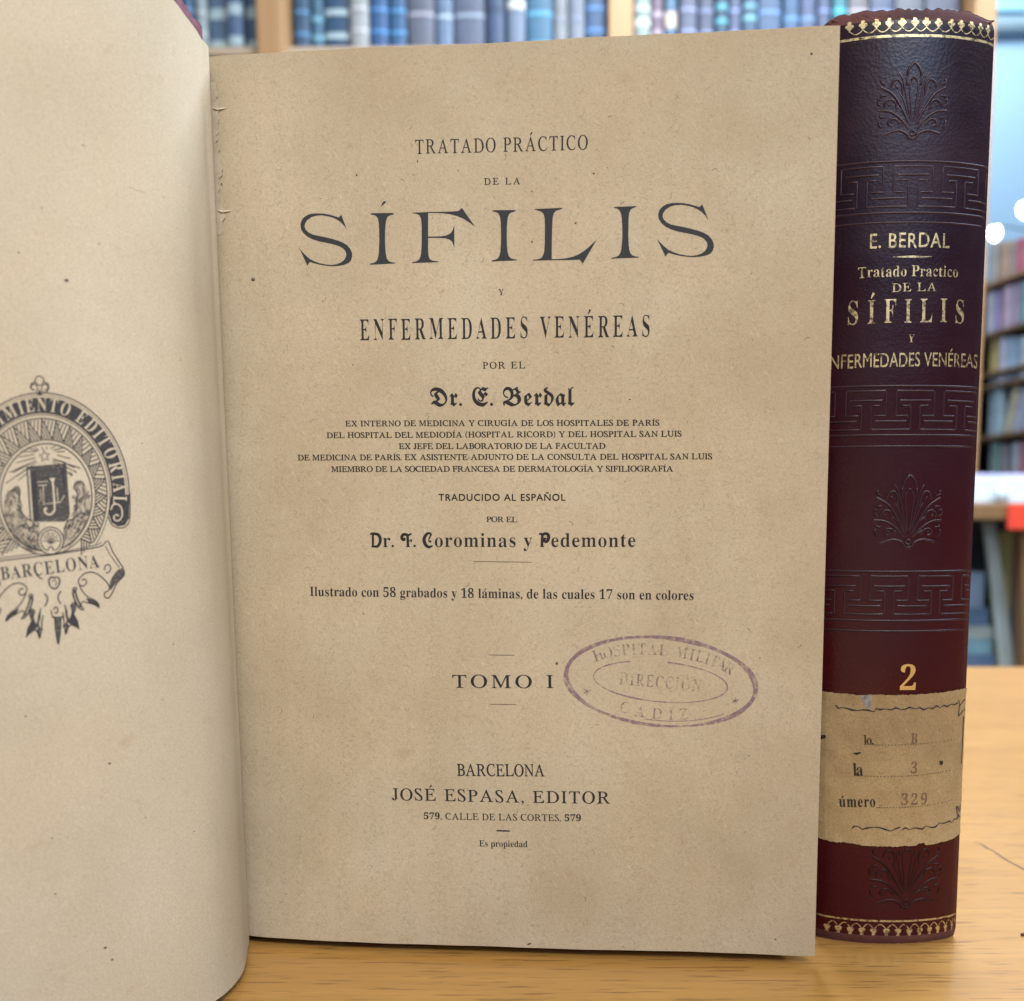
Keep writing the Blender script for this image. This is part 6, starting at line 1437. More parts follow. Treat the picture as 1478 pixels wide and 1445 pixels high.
# boards and pages behind the spine
xl0, xr0 = sp_edges(100)
ye = YF + BULGE + .0006
for name, a, b in (('front_board', xr0 - .0034, xr0 - .0001), ('back_board', xl0 + .0008, xl0 + .0042)):
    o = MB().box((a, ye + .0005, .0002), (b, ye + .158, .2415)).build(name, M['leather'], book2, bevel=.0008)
    if name == 'front_board':
        pass
mb = MB()
mb.box((xl0 + .0045, ye - .001, .003), (xr0 - .0037, ye + .153, .2385))
mb.build('page_block', M['block'], book2)
# frayed leather along the head cap
mb = MB()
for i in range(40):
    t = rgh.uniform(-.96, .9)
    a, b = span(241)
    p = spine_pt((a + b) / 2 + t * (b - a) / 2, 241.6)
    L1 = rgh.uniform(.0008, .0022)
    mb.tube([p, p + Vector((rgh.uniform(-.8, .8) * L1, .0003, L1 * .35)), p + Vector((rgh.uniform(-1.5, 1.5) * L1, .0012, L1 * .6))], [.00030, .00024, .00010], 0, 5)
mb.build('frayed_edge', M['leather_edge'], spine2)

# gilt lettering
for (text, font, a, b, cap, wx, wt) in SPINE_LINES:
    art = Art()
    set_line(art, text, font, a, b, cap, wx, wt, jitter=.02)
    art.build('gilt_lettering', spine_pt, M['gold'] if text == '2' else M['dull_gold'], spine2, .05)
art = Art()
(x0, z0), (x1, z1) = SPINE_RULE
art.stroke([(x0, z0), (x0 * .7 + x1 * .3, z0 + .02), ((x0 + x1) / 2, (z0 + z1) / 2), (x0 * .3 + x1 * .7, z0 + .02), (x1, z1)], [.1, .4, .55, .4, .1])
art.build('gilt_rule', spine_pt, M['dull_gold'], spine2, .05)


def level(z, w, art, mi=0, x0=None, x1=None, lift=0.0):
    a, b = span(z)
    a, b = (a + .25 if x0 is None else x0), (b - .25 if x1 is None else x1)
    art.stroke([(x, z) for x in lin(a, b, 40)], w, mi, lift=lift)


# gilt borders at head and tail: rule, scallops, little trefoils or balls
art = Art()
level(ZS['gold_top'], .62, art)
for i, x in enumerate(TREF):
    z = ZS['gold_top'] + 1.55
    nx_ = TREF[i + 1] if i + 1 < len(TREF) else x + 2.1
    art.stroke([(x + (nx_ - x) * k / 8, z + .45 - .95 * sin(pi * k / 8)) for k in range(9)], [.14] + [.24] * 7 + [.14], 0, lift=.004)
    s_ = .92 if x < 15 else .72
    art.disc(x, z + 1.15, .62 * s_, 0, 9, .008)
    art.disc(x - .62 * s_, z + 1.55, .50 * s_, 0, 8, .010)
    art.disc(x + .62 * s_, z + 1.55, .50 * s_, 0, 8, .012)
    art.disc(x, z + 2.3, .52 * s_, 0, 8, .014, ry=.75 * s_)
    art.stroke([(x, z + .3), (x, z + 1.2)], .34, 0, lift=.016)
art.build('gilt_border', spine_pt, M['dull_gold'], spine2, .05)
art = Art()
level(ZS['gold_bot'], .52, art)
for i, x in enumerate(CLUB[:-1]):
    nx_ = CLUB[i + 1]
    m_ = nx_ - x
    z = ZS['gold_bot'] - 2.5
    art.stroke([(x + m_ * k / 10, z + 1.5 * sin(pi * k / 10)) for k in range(11)], [.16] + [.26] * 9 + [.16], 0, lift=.004)
    q = min(1, abs(m_) / 3.1)
    art.disc(x, z - .45, .80 * q, 0, 10, .008, ry=.72)
    art.disc(x - .45 * q, z - .2, .5 * q, 0, 8, .010)
    art.disc(x + .45 * q, z - .2, .5 * q, 0, 8, .012)
    art.stroke([(x - .45 * q, z - 1.5), (x + .45 * q, z - 1.5)], .55, 0, lift=.014)
    art.stroke([(x, z - .8), (x, z - 1.6)], .5, 0, lift=.016)
art.build('gilt_border', spine_pt, M['dull_gold'], spine2, .05)


# blind tooling: raised leather lines
class Ridge(MB):
    def line(self, P, w, h=.16, k=None):
        """a raised bead following P (x, z in mm) on the spine"""
        n_ = len(P)
        prof_ = [(-.5, -.03), (-.30, .75), (0, 1.0), (.30, .75), (.5, -.03)]
        vs_ = []
        for i in range(n_):
            a, b = P[max(i - 1, 0)], P[min(i + 1, n_ - 1)]
            dx, dz = b[0] - a[0], b[1] - a[1]
            l = math.hypot(dx, dz) or 1
            taper = min(1.0, .25 + 1.5 * min(i, n_ - 1 - i) / max(1, n_ - 1) * 2)
            for o, hh in prof_:
                vs_.append(spine_pt(P[i][0] - dz / l * o * w, P[i][1] + dx / l * o * w, hh * h * 1.55 * taper))
        m_ = len(prof_)
        fs = []
        for i in range(n_ - 1):
            for j in range(m_ - 1):
                fs.append((i * m_ + j, i * m_ + j + 1, (i + 1) * m_ + j + 1, (i + 1) * m_ + j))
        self.add(vs_, [f[::-1] for f in fs])


def key_band(pref, shift):
    r = Ridge()
    za, zb = ZS[pref + 'a'], ZS[pref + 'b']
    zc_, zd, ze = ZS[pref + 'c'], ZS[pref + 'd'], ZS[pref + 'e']
    k0, k1, k2, k3 = (ZS[pref + 'k%d' % i] for i in range(4))
    a, b = span(za)
    a, b = a + .6, b - .5

    def hl(z, x0, x1, w=.55, h=.15):
        x0, x1 = max(x0, a), min(x1, b)
        if x1 - x0 > .4:
            r.line([(x, z) for x in lin(x0, x1, max(4, int((x1 - x0) / .8)))], w, h)

    def vl(x, z0, z1, w=.45, h=.08):
        if a < x < b:
            r.line([(x, z) for z in lin(z0, z1, 6)], w, h)
    hl(za, a, b, .6, .17)
    hl(zd, a, b, .6, .15)
    hl(ze, a + 1, b - 1, .5, .12)
    P = 12.6
    for i in range(-3, 4):
        c = shift + i * P
        # upper rule broken where each stem drops from it, lower rule where each stem rises
        hl(zb, c + 1.5, c + P - 1.5, .5, .12)
        hl(zc_, c - P / 2 + 1.5, c + P / 2 - 1.5, .5, .13)
        hl(k0, c + 2.3, c + P - 2.3, .55, .16)           # bar of a T standing on the lower rule
        hl(k1, c + 2.9, c + P / 2 - 1.2, .5, .15)
        hl(k1, c + P / 2 + 1.2, c + P - 2.9, .5, .15)
        hl(k3, c - 4.0, c + 4.0, .55, .15)               # bar of a T hanging from the upper rule
        hl(k2, c - 4.4, c - 1.3, .5, .15)
        hl(k2, c + 1.3, c + 4.4, .5, .15)
        vl(c - 1.3, zb, k2)
        vl(c + 1.3, zb, k2)
        vl(c + P / 2 - 1.2, k1, zc_)
        vl(c + P / 2 + 1.2, k1, zc_)
    return r.build('blind_tooled_band', M['tooling'], spine2, smooth=True)


key_band('b1', -5.7)
key_band('b2', -3.1)
key_band('b3', 4.3 - 12.6)


def palmette(xc, zb, zt, top=1.0, zmax=None):
    """tooled fan of leaves; zb foot, zt tip"""
    r = Ridge()
    H = zt - zb
    S = H / 23.0

    def L(P, w=.5, h=.17):
        Q = [(xc + x * S, zb + z * S) for x, z in smooth_line(P, 4)]
        if zmax:
            Q = [q for q in Q if q[1] < zmax]
        if len(Q) > 2:
            r.line(Q, w * 1.2, h)
    for s in (-1, 1):
        L([(0, -.2), (s * 1.2, .3), (s * 1.8, 1.4), (s * 4.6, 2.4), (s * 8.6, 1.1 if s < 0 else 1.5)], .6)
        L([(s * 1.3, 3.0), (s * 4.0, 6.0), (s * 7.2, 8.0), (s * 10.6, 8.3)], .55)
        L([(s * 1.0, 4.2), (s * 3.6, 9.0), (s * 6.4, 13.0), (s * 10.0, 15.2)], .55)
        L([(s * .6, 5.2), (s * 2.0, 11.0), (s * 3.4, 17.0), (s * 4.6, 19.2)], .4, .12)
        L([(s * 9.4, 3.2), (s * 10.2, 4.4), (s * 10.2, 5.6)], .4)
        # rounded leaf tips between the ribs
        L([(s * 3.8, 4.0), (s * 5.2, 5.6), (s * 6.8, 5.6), (s * 7.4, 4.4), (s * 6.2, 3.6)], .5)
        L([(s * 5.0, 8.4), (s * 5.6, 10.8), (s * 7.2, 11.4), (s * 8.6, 10.4), (s * 8.8, 9.2)], .5)
        L([(s * 3.6, 12.6), (s * 3.6, 15.4), (s * 4.9, 17.2), (s * 6.4, 16.6), (s * 6.9, 15.0)], .5)
        L([(s * 8.2, 12.6), (s * 9.6, 12.6), (s * 10.0, 12.0)], .4)
        L([(s * 8.4, 6.2), (s * 9.6, 6.4), (s * 10.0, 6.8)], .4)
        L([(s * 2.2, 18.0), (s * 1.6, 20.4), (0, 22.2)], .55, .2 * top)
        L([(s * 2.0, 15.4), (s * 2.3, 17.0), (s * 2.2, 18.2)], .45, .15 * top)
    for s in (-1, 1):
        L([(s * 9.6, 9.6), (s * 10.6, 10.4), (s * 10.4, 11.6), (s * 9.6, 11.2)], .4)
        L([(s * 8.6, 15.8), (s * 9.8, 16.6), (s * 9.6, 17.6)], .4)
        L([(s * 1.6, 4.6), (s * 3.0, 7.6), (s * 5.4, 9.6)], .35, .1)
        L([(s * 1.2, 6.0), (s * 2.8, 10.6), (s * 4.4, 13.6)], .35, .1)
        L([(s * 2.4, 4.0), (s * 4.4, 5.2)], .35, .1)
        L([(s * .35, 5.0), (s * .8, 10.0), (s * 1.3, 14.4), (s * 1.2, 17.0)], .4, .12)
        L([(s * 6.6, 5.0), (s * 5.9, 4.6)], .35, .12)
        L([(s * 7.8, 10.2), (s * 7.0, 9.4)], .35, .12)
        L([(s * 5.6, 15.6), (s * 4.9, 14.6)], .35, .12)
    L([(-1.0, 16.6), (0, 18.0), (1.0, 16.6)], .45, .16)
    L([(-.8, 1.6), (0, 2.4), (.8, 1.6), (0, .9), (-.7, 1.4)], .5)
    return r.build('blind_tooled_palmette', M['tooling_low'] if zmax else M['tooling'], spine2, smooth=True)


palmette(PX['p1'], ZS['p1b'], ZS['p1t'] - 4.2)
palmette(PX['p2'], ZS['p2b'], ZS['p2t'] - .5)
palmette(PX['p3'], ZS['p3b'], ZS['p3t'], zmax=ZS['lab_b'] - .8)

# paper shelf label pasted round the spine
ET = smooth_line(EDGE_T, 5)
EB = smooth_line(EDGE_B, 5)


def edge_z(E, x):
    for (xa, za), (xb, zb) in zip(E, E[1:]):
        if xa <= x <= xb:
            return za + (zb - za) * (x - xa) / max(1e-6, xb - xa)
    return E[0][1] if x < E[0][0] else E[-1][1]


art = Art()
a, b = span(50)
xs_ = lin(a + .15, b - .12, 110)
rows = 16
lr = random.Random(2)
for i, x in enumerate(xs_):
    zt, zb = edge_z(ET, x) + lr.uniform(-.12, .12), edge_z(EB, x) + lr.uniform(-.12, .12)
    for j in range(rows + 1):
        z = zb + (zt - zb) * j / rows
        art.v.append((x, z, .05 * sin(x * .9 + z * .5) + .04 * sin(z * 1.3) + ((.10 + .22 * max(0, sin(x * .8 + j))) if j in (0, rows) else 0)))
for i in range(len(xs_) - 1):
    for j in range(rows):
        q = i * (rows + 1) + j
        art.f.append((q, q + rows + 1, q + rows + 2, q + 1))
        art.m.append(0)
label = art.build('shelf_label', spine_pt, M['label'], spine2, .18)
for (text, font, p, q, cap, wx, wt) in LABEL_LINES:
    art = Art()
    set_line(art, text, font, p, q, cap, wx, wt)
    art.build('printed_word', spine_pt, M['label_ink'], label, .31)
for (text, font, p, q, cap, wx, wt) in LABEL_MARKS:
    art = Art()
    set_line(art, text, font, p, q, cap, wx, wt)
    art.build('stamped_number', spine_pt, M['faint_pen'], label, .31)
for P in DOTTED:
    art = Art()
    Q = smooth_line(P, 12)
    acc = 0
    for p, q in zip(Q, Q[1:]):
        acc += math.hypot(q[0] - p[0], q[1] - p[1])
        if acc > .62:
            art.disc(p[0], p[1], .18, 0, 6, ry=.13)
            acc = 0
    art.build('dotted_line', spine_pt, M['label_ink'], label, .31)
art = Art()
for P in PEN:
    k = len(P)
    art.stroke(P, [.30 + .16 * sin(i * 2.1) for i in range(k)] if k > 6 else .24, 0)
art.build('pen_border', spine_pt, M['pen'], label, .31)
art = Art()
art.poly([TEAR])
art.build('torn_patch', spine_pt, M['tear'], label, .32)
for H_ in HOLES:
    art = Art()
    art.poly([H_])
    art.build('worm_hole', spine_pt, M['hole'], label, .32)

# ================================================================== BOOKCASE BEHIND
YB = 1.60
case = empty('bookcase', (.05, YB + .15, -.74), 'tall light wood bookcase with two narrow posts behind the standing books', 'bookcase')
def post(x0, x1):
    return MB().box((x0, YB, -.74), (x1, YB + .30, 2.0)).build('post', M['shelf_wood'], case, bevel=.003)
POSTS = [(-1.10, -1.055), (-.5737, -.5273), (.0168, .0579), (.6293, .6665)]
for p in POSTS:
    post(*p)
SHELF_Z = (-.60, -.10, .400, .8935, 1.38, 1.85)
for z in SHELF_Z:
    for (a, b) in zip(POSTS, POSTS[1:]):
        MB().box((a[1] + .001, YB + .012, z), (b[0] - .001, YB + .30, z + .0135)).build('shelf', M['plank_wood'], case)
MB().box((-1.10, YB + .301, -.74), (.6665, YB + .31, 2.0)).build('back_panel', M['dark_panel'], case)


def shelf_book(x0, x1, z0, h, y0, depth, col, label, group, bands=(), band_col=(.55, .56, .5), lean=0.0, rotz=0.0, pivot=None):
    w = x1 - x0
    root = empty('shelved_book', ((x0 + x1) / 2, y0, z0), label, 'book', group)
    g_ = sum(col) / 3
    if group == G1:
        col = tuple(.60 * (.85 * c + .15 * g_) for c in col)  # greyed covers: haze put into their colour, then darkened overall
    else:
        col = tuple(.80 * c + .20 * w_ for c, w_ in zip(col, (.60, .66, .76)))  # pale blue mixed in, painting haze into the covers
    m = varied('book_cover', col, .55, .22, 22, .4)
    c = MB()
    hw = w / 2
    pr = [(-hw, depth)] + [(-hw, .006)] + [(-hw * cos(pi * i / 6), .006 - .006 * sin(pi * i / 6)) for i in range(1, 6)] + [(hw, .006), (hw, depth), (hw - .002, depth), (hw - .002, .010), (-hw + .002, .010), (-hw + .002, depth)]
    pts_ = pr
    k = len(pts_)
    c.v = [(x, y, 0) for x, y in pts_] + [(x, y, h) for x, y in pts_]
    c.f = [(i, (i + 1) % k, k + (i + 1) % k, k + i) for i in range(k)] + [tuple(range(k))[::-1], tuple(range(k, 2 * k))]
    c.m = [0] * len(c.f)
    o = c.build('cover', m, None)
    o.parent = root
    o2 = MB().box((-hw + .0024, .0105, .004), (hw - .0024, depth - .004, h - .004)).build('page_block', M['block'], None)
    o2.parent = root
    for (zz, th) in bands:
        bnd_ = MB()
        arc_ = [(-hw * 1.01, .006)] + [(-hw * 1.01 * cos(pi * i / 6), .0055 - .0063 * sin(pi * i / 6)) for i in range(1, 6)] + [(hw * 1.01, .006)]
        kk = len(arc_)
        bnd_.add([(x, y, zz) for x, y in arc_] + [(x, y, zz + th) for x, y in arc_], [(i, i + 1, kk + i + 1, kk + i) for i in range(kk - 1)])
        ob = bnd_.build('spine_band', BANDM.setdefault(band_col, varied('spine_band', band_col, .6, .15, 40)), None)
        ob.parent = root
    root.rotation_euler = (0, lean, rotz)
    return root


BANDM = {}
def bx(px):
    return (px - 864) * YB / 1300.0 / 1.062


G1 = 'books in a row on the bookcase behind'
ZB = .8935 + .0138
ROW = [
 (226, 252, (.10, .20, .34), .27, [], None, 'plain mid blue book, leftmost in the blurred row, beside the open cover'),
 (253, 268, (.07, .17, .33), .26, [], None, 'narrow darker blue book left of the pale green spine by the open cover'),
 (269, 286, (.40, .50, .50), .28, [], None, 'narrow pale green spine next to the torn cover corner'),
 (287, 319, (.13, .22, .36), .26, [(.005, .016), (.055, .018)], (.36, .46, .48), 'widest of three banded blue volumes left of the first post'),
 (320, 343, (.11, .20, .36), .26, [(.005, .016), (.055, .018)], (.33, .43, .46), 'middle one of three banded blue volumes left of the first post'),
 (344, 367, (.12, .22, .36), .26, [(.005, .014), (.055, .018)], (.36, .47, .46), 'banded blue volume touching the left side of the first post'),
 (414, 438, (.045, .13, .24), .27, [], None, 'plain deep blue book right beside the first post'),
 (439, 458, (.05, .19, .30), .27, [(.02, .008), (.05, .008)], (.15, .32, .40), 'teal blue book with faint bands, second right of the first post'),
 (459, 499, (.035, .11, .22), .27, [(.022, .010), (.060, .010)], (.34, .44, .46), 'thick navy book with two pale ornaments on its spine'),
 (500, 527, (.46, .48, .48), .26, [], None, 'pale grey white book among the blue ones'),
 (528, 555, (.03, .13, .34), .27, [], None, 'bright royal blue book just right of the pale grey one'),
 (556, 582, (.035, .15, .33), .27, [], None, 'royal blue book, second right of the pale grey one'),
 (583, 623, (.15, .17, .23), .27, [(.055, .006)], (.30, .30, .34), 'slate violet book with one thin grey line across it'),
 (624, 650, (.17, .27, .42), .27, [(.055, .006)], (.34, .42, .50), 'pale sky blue book beside the slate violet one'),
 (651, 699, (.13, .16, .25), .27, [(.055, .006)], (.25, .30, .36), 'broad dull violet blue book in the middle of the row'),
 (700, 727, (.05, .10, .20), .26, [(.062, .01)], (.03, .05, .09), 'dark blue book with an almost black band high on it'),
 (730, 757, (.19, .26, .38), .26, [(.064, .014)], (.48, .50, .46), 'grey blue book with a cream band near the top of the picture'),
 (758, 797, (.05, .19, .32), .26, [(.055, .008), (.006, .008)], (.08, .26, .38), 'thick petrol blue book right of the cream banded one'),
 (798, 819, (.30, .32, .34), .26, [(.045, .006)], (.20, .22, .26), 'beige grey book right of the thick petrol blue one'),
 (820, 844, (.24, .28, .34), .26, [(.045, .006)], (.17, .20, .26), 'cool grey book, second left of the middle post'),
 (845, 876, (.05, .13, .27), .27, [], None, 'deep blue book touching the left side of the middle post'),
 (917, 941, (.33, .44, .42), .27, [(.010, .012), (.045, .012), (.07, .008)], (.46, .54, .48), 'pale green book with light bands right of the middle post'),
 (942, 960, (.22, .14, .20), .27, [(.030, .008), (.06, .008)], (.36, .30, .34), 'narrow mauve red book second right of the middle post'),
 (962, 981, (.10, .22, .36), .27, [(.042, .026)], (.50, .42, .36), 'narrow blue book with a broad peach label on its spine'),
 (983, 1009, (.12, .14, .22), .25, [], None, 'plain grey violet book right of the peach labelled one'),
 (1011, 1034, (.09, .11, .18), .27, [], None, 'plain dark slate book, second right of the peach labelled one'),
 (1036, 1055, (.03, .09, .16), .27, [(.02, .008), (.045, .008), (.068, .008)], (.09, .30, .34), 'navy book with three teal bands'),
 (1056, 1074, (.10, .13, .24), .26, [], None, 'plain violet blue book between two banded navy ones'),
 (1076, 1098, (.04, .11, .20), .27, [(.02, .008), (.050, .008), (.07, .006)], (.13, .30, .34), 'navy book with green bands right of the plain violet blue one'),
 (1099, 1134, (.06, .13, .25), .27, [], None, 'broad plain blue book right of the green banded navy one'),
 (1136, 1160, (.05, .14, .28), .27, [(.05, .006)], (.10, .22, .36), 'medium blue book with one faint line, above the page edge'),
 (1161, 1184, (.09, .13, .26), .27, [(.05, .006)], (.12, .22, .34), 'violet blue book with one faint line, above the page corner'),
 (1186, 1206, (.08, .11, .21), .27, [], None, 'plain dusky violet book beside the leather book head'),
 (1208, 1229, (.03, .24, .30), .27, [(.06, .008)], (.06, .34, .40), 'bright turquoise book just above the leather book head'),
 (1231, 1262, (.20, .18, .19), .27, [], None, 'grey brown book peeping over the leather book head'),
 (1264, 1300, (.10, .13, .22), .28, [], None, 'blue grey book over the middle of the leather book head'),
 (1302, 1345, (.16, .17, .20), .28, [], None, 'dull grey book over the gilt border of the leather book'),
 (1347, 1398, (.10, .11, .16), .28, [], None, 'dark grey book between the leather book head and the right post'),
]
for (p0, p1, col, h_, bands, bc, lab) in ROW:
    shelf_book(bx(p0), bx(p1) - .0008, ZB, h_, YB + .02 + (p0 * 7 % 5) * .004, .19, col, lab, G1, bands or [(.028, .005), (.063, .005)], bc or tuple(min(.5, c * 1.7 + .03) for c in col))

# ================================================================== SIDE BOOKCASE, LAMPS AND LOW STAND (right)
BP, BD = Vector((1.09, 2.60, 0)), Vector((.23, -.974, 0)).normalized()
BN = Vector((.974, .23, 0)).normalized()      # into the case
ROTB = math.atan2(BD.y, BD.x)


def side_pt(t, w, z):
    q = BP + BD * t + BN * w
    return (q.x, q.y, z)


def side_box(name, t0, t1, w0, w1, z0, z1, mat, parent):
    mb = MB()
    v = [side_pt(t, w, z) for z in (z0, z1) for w in (w0, w1) for t in (t0, t1)]
    mb.add(v, [(0, 2, 3, 1), (4, 5, 7, 6), (0, 1, 5, 4), (2, 6, 7, 3), (0, 4, 6, 2), (1, 3, 7, 5)])
    return mb.build(name, mat, parent, bevel=.002)


case2 = empty('bookcase', (1.15, 2.5, -.74), 'side bookcase full of colourful paperbacks below the two bright lamps', 'bookcase')
ORANGE = wood_mat('orange_shelf_wood', (.52, .30, .18), (.42, .23, .13), (.25, .12, .06), .15, 'x', .5, .3, .3)
for z in RIGHT_PLANKS + [-.05, -.35]:
    side_box('shelf', -.30, .40, .004, .22, z - .012, z - .0005, ORANGE if z > .7 else M['dark_wood'], case2)
side_box('back_panel', -.30, .40, .222, .23, -.74, .86, M['dark_panel'], case2)
side_box('side_panel', -.322, -.301, 0, .23, -.74, .86, M['dark_wood'], case2)
side_box('side_panel', .401, .42, 0, .23, -.74, .86, M['dark_wood'], case2)
G2 = 'paperbacks on the side bookcase'
RB = [
 ((.50, .46, .42), 'cream paperback at the left end of the top row under the lamps'),
 ((.60, .36, .20), 'peach orange paperback in the top row under the lamps'),
 ((.55, .42, .34), 'pale tan paperback in the top row, left of the crimson one'),
 ((.62, .06, .12), 'crimson paperback in the top row under the lamps'),
 ((.60, .50, .46), 'pinkish white paperback in the top row, right of the crimson one'),
 ((.50, .30, .22), 'rust paperback at the right end of the top row'),
 ((.58, .56, .62), 'white paperback at the left end of the second row'),
 ((.34, .28, .60), 'violet paperback in the second row from the top'),
 ((.66, .20, .22), 'coral red paperback in the second row, right of the violet one'),
 ((.62, .48, .60), 'pale pink paperback in the second row'),
 ((.44, .30, .46), 'mauve paperback in the second row'),
 ((.36, .40, .48), 'steel grey paperback in the second row'),
 ((.16, .42, .44), 'teal paperback in the second row'),
 ((.12, .40, .30), 'green paperback at the right end of the second row'),
 ((.72, .50, .06), 'bright yellow book low beside the post, just right of the leather spine'),
 ((.60, .60, .74), 'lavender white paperback in the third row, next to the yellow book'),
 ((.34, .50, .70), 'light sky blue paperback in the third row'),
 ((.42, .58, .74), 'very pale blue paperback in the third row'),
 ((.46, .56, .62), 'pale grey blue paperback in the third row'),
 ((.55, .58, .36), 'lime tinted paperback at the right end of the third row'),
 ((.40, .54, .60), 'pale aqua book upright at the left end of the fourth row'),
 ((.34, .50, .56), 'aqua book, second in the fourth row, left of the leaning ones'),
 ((.62, .54, .32), 'straw yellow paperback leaning in the fourth row'),
 ((.52, .56, .72), 'lilac white paperback leaning right of the straw yellow one'),
 ((.46, .48, .62), 'violet grey paperback leaning in the fourth row'),
 ((.12, .13, .18), 'near black paperback at the right end of the fourth row'),
 ((.30, .36, .38), 'grey paperback at the left end of the lowest visible row'),
 ((.08, .24, .16), 'dark green paperback in the lowest visible row'),
 ((.20, .17, .19), 'brown black paperback in the lowest visible row'),
 ((.26, .22, .26), 'dull plum paperback in the lowest visible row'),
 ((.34, .36, .42), 'slate paperback left of the dark red one in the lowest visible row'),
 ((.40, .07, .08), 'dark red paperback in the lowest visible row'),
 ((.20, .20, .24), 'charcoal paperback right of the dark red one'),
 ((.26, .12, .10), 'maroon paperback at the right end of the lowest visible row'),
]
PZ = sorted(RIGHT_PLANKS)
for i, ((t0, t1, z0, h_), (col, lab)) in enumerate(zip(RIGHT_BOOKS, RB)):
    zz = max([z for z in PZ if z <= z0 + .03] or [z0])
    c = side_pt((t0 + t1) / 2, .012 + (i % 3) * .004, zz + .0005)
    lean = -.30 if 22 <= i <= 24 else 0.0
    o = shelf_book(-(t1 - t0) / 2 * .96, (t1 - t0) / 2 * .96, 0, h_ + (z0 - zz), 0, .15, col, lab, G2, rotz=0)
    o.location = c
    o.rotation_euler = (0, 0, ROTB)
    if lean:
        o.rotation_euler = (0, .28, ROTB)
        o.location.z += .004

for k, (x, y, z, lab) in enumerate(((1.000, 2.36, .828, 'round lit lamp nearer the leather spine, above the side bookcase'), (.978, 2.15, .817, 'bright round lamp at the right picture edge, higher of the two'))):
    lamp = empty('lamp', (x, y, z), lab, 'lamp', 'lit lamps above the side bookcase')
    mb = MB()
    prof_ = [(0, -.020), (.008, -.014), (.013, -.009), (.015, 0), (.014, .008), (.011, .014), (0, .017)]
    K = 18
    for r, zz in prof_:
        mb.v += [(x + r * cos(2 * pi * j / K), y + r * sin(2 * pi * j / K), z + zz) for j in range(K)]
    for i in range(len(prof_) - 1):
        mb.f += [(i * K + j, i * K + (j + 1) % K, (i + 1) * K + (j + 1) % K, (i + 1) * K + j) for j in range(K)]
    mb.m = [0] * len(mb.f)
    mb.build('globe', M['lamp'], lamp, smooth=True)
    mb = MB()
    mb.tube([(x, y, z + .013), (x, y, z + .020)], .006, 0, 12)
    mb.tube([(x, y, z + .018), (x + .03, y + .01, z + .020), (x + .12, y + .03, z + .012), (x + .16, y + .04, .858)], .0022, 0, 8)
    mb.build('arm', M['lamp_body'], lamp, smooth=True)

# low wooden stand with papers, in front of the bookcases
stand = empty('low_stand', (.75, 1.5, -.74), 'low brown wooden stand with white papers on its top, right of the leather book', 'stand')
MB().box((.46, 1.42, .1115), (1.15, 1.585, .1375)).build('stand_top', M['dark_wood'], stand, bevel=.003)
for (xa, xb) in ((.668, .716), (1.08, 1.13), (.47, .51)):
    mb = MB()
    mb.add([(xa, 1.43, .111), (xa + .022, 1.43, .111), (xa + .022, 1.46, .111), (xa, 1.46, .111), (xb - .02 + .026, 1.43, -.74), (xb + .03, 1.43, -.74), (xb + .03, 1.46, -.74), (xb + .006, 1.46, -.74)],
           [(0, 3, 2, 1), (4, 5, 6, 7), (0, 1, 5, 4), (1, 2, 6, 5), (2, 3, 7, 6), (3, 0, 4, 7)])
    mb.build('leg', M['dark_wood'], stand)
MB().box((.46, 1.43, -.155), (1.15, 1.585, -.142)).build('lower_shelf', M['dark_wood'], stand)
MB().box((.46, 1.5855, -.74), (1.15, 1.590, .111)).build('back_panel', M['dark_panel'], stand)
tagb = MB().box((.6393, 1.4125, .0970), (.690, 1.4185, .1366)).build('price_tag', M['tag_red'], None, bevel=.001)
tag(tagb, 'blank bright red card fixed on the edge of the low wooden stand', 'card')
# leaning pale board under the stand
mb = MB()
mb.add([(.6290, 1.475, .108), (.6470, 1.475, .108), (.6470, 1.485, .108), (.6290, 1.485, .108), (.6665, 1.475, -.1415), (.6925, 1.475, -.1415), (.6925, 1.485, -.1415), (.6665, 1.485, -.1415)],
       [(0, 3, 2, 1), (4, 5, 6, 7), (0, 1, 5, 4), (1, 2, 6, 5), (2, 3, 7, 6), (3, 0, 4, 7)])
tag(mb.build('pale_board', varied('pale_grey_board', (.40, .47, .45), .7, .08, 15)), 'narrow pale grey green board leaning under the low stand', 'board')
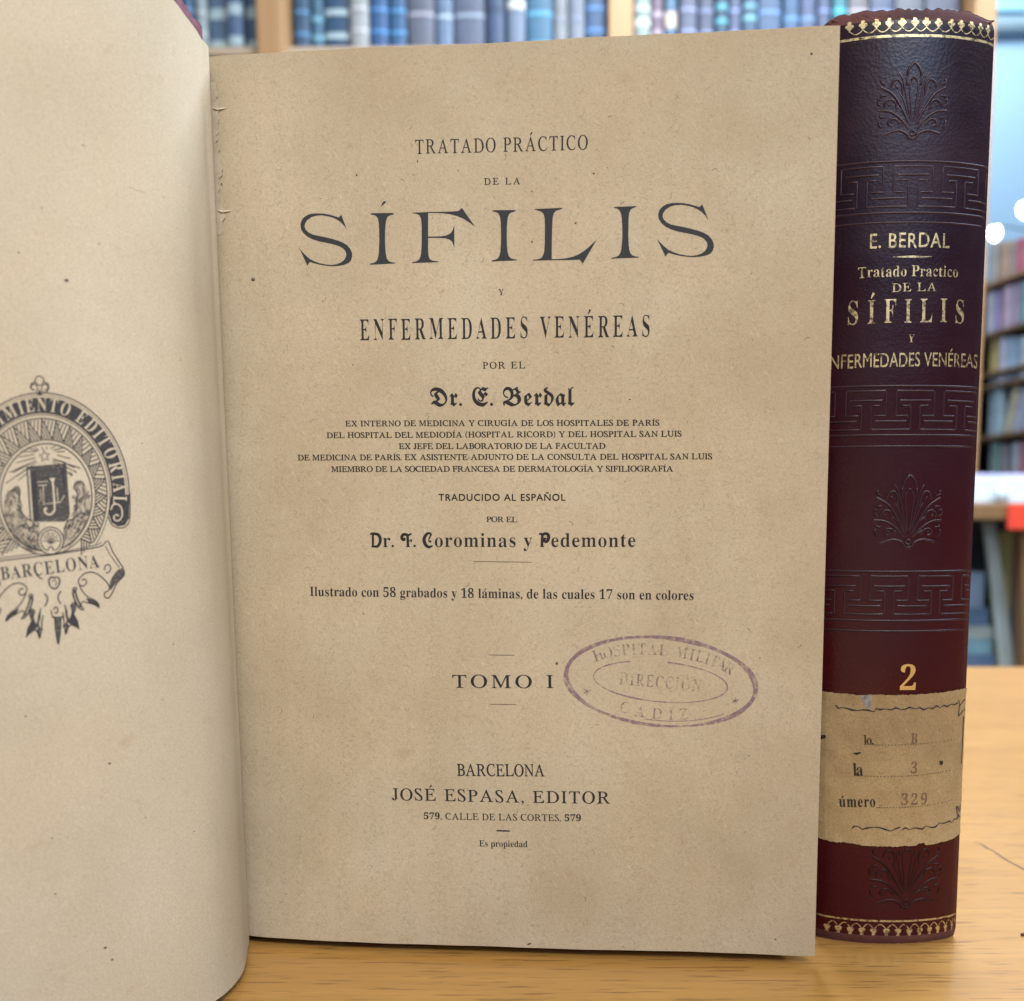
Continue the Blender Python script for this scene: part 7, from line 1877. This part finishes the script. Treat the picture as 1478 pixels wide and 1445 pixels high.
# books lying under the stand
G3 = 'books lying under the low stand'
zb = -.1415
for i, (hh, col, lab) in enumerate(((.030, (.09, .15, .24), 'navy blue book at the bottom of the pile under the low stand'), (.026, (.16, .30, .36), 'teal grey book second from the bottom of the pile under the low stand'),
                                    (.022, (.30, .36, .34), 'grey green book in the middle of the pile under the low stand'), (.030, (.10, .17, .27), 'dark blue book fourth from the bottom of the pile under the low stand'), (.060, (.20, .28, .38), 'thick grey blue box file on top of the pile under the low stand'))):
    b_ = empty('lying_book' if i < 4 else 'box_file', (.60, 1.52, zb), lab, 'book' if i < 4 else 'box file', G3 if i < 4 else None)
    m = varied('lying_cover', col, .5, .2, 20)
    x1 = .662 - (i % 2) * .006 - (.024 if i == 4 else 0) - (.008 if i == 3 else 0)
    mb = MB()
    mb.box((.48, 1.49, zb), (x1, 1.575, zb + .003)).box((.48, 1.49, zb + hh - .0035), (x1, 1.575, zb + hh - .0005)).box((.48, 1.4875, zb + .0002), (x1, 1.4895, zb + hh - .0007))
    mb.build('cover', m, b_)
    MB().box((.485, 1.4905, zb + .0035), (x1 - .003, 1.572, zb + hh - .004)).build('page_block', M['block'], b_)
    zb += hh
yb = MB().box((.684, 1.545, -.1415), (.709, 1.580, .092)).build('yellow_folder', varied('olive_yellow_card', (.42, .40, .16), .7, .15, 20), None, bevel=.001)
tag(yb, 'dull yellow folder standing in the dark below the red card', 'folder')
# papers on the stand
zp = .1378
for i, (hh, a, b, lab) in enumerate(((.014, .500, 1.02, 'lowest thick white paper stack on the low stand'), (.012, .520, .98, 'middle white paper stack on the low stand'), (.014, .505, 1.00, 'top white paper stack on the low stand, under the lilac sheets'))):
    mb = MB()
    mb.box((a, 1.455 + .006 * i, zp), (b, 1.575, zp + hh - .0005))
    tag(mb.build('paper_stack', M['white_paper'], None, bevel=.002), lab, 'paper stack', 'white paper stacks on the low stand')
    zp += hh
tag(MB().box((.53, 1.50, zp), (.95, 1.578, zp + .010)).build('lilac_papers', varied('lilac_sheet', (.44, .42, .60), .7, .1, 20), None, bevel=.001), 'thin pile of lilac sheets lying on the white papers', 'papers')
cup = empty('glass_cup', (.639, 1.438, .1378), 'small pale glass cup standing before the white papers', 'cup')
mb = MB()
prof_ = [(.0, .0), (.0085, 0), (.0105, .010), (.0115, .026), (.0100, .026), (.009, .010), (.007, .003), (0, .003)]
K = 16
for r, zz in prof_:
    mb.v += [(.639 + r * cos(2 * pi * j / K), 1.438 + r * sin(2 * pi * j / K), .1378 + zz) for j in range(K)]
for i in range(len(prof_) - 1):
    mb.f += [(i * K + j, i * K + (j + 1) % K, (i + 1) * K + (j + 1) % K, (i + 1) * K + j) for j in range(K)]
mb.m = [0] * len(mb.f)
mb.build('bowl', plain('pale_glass', (.55, .66, .72), .12), cup, smooth=True)
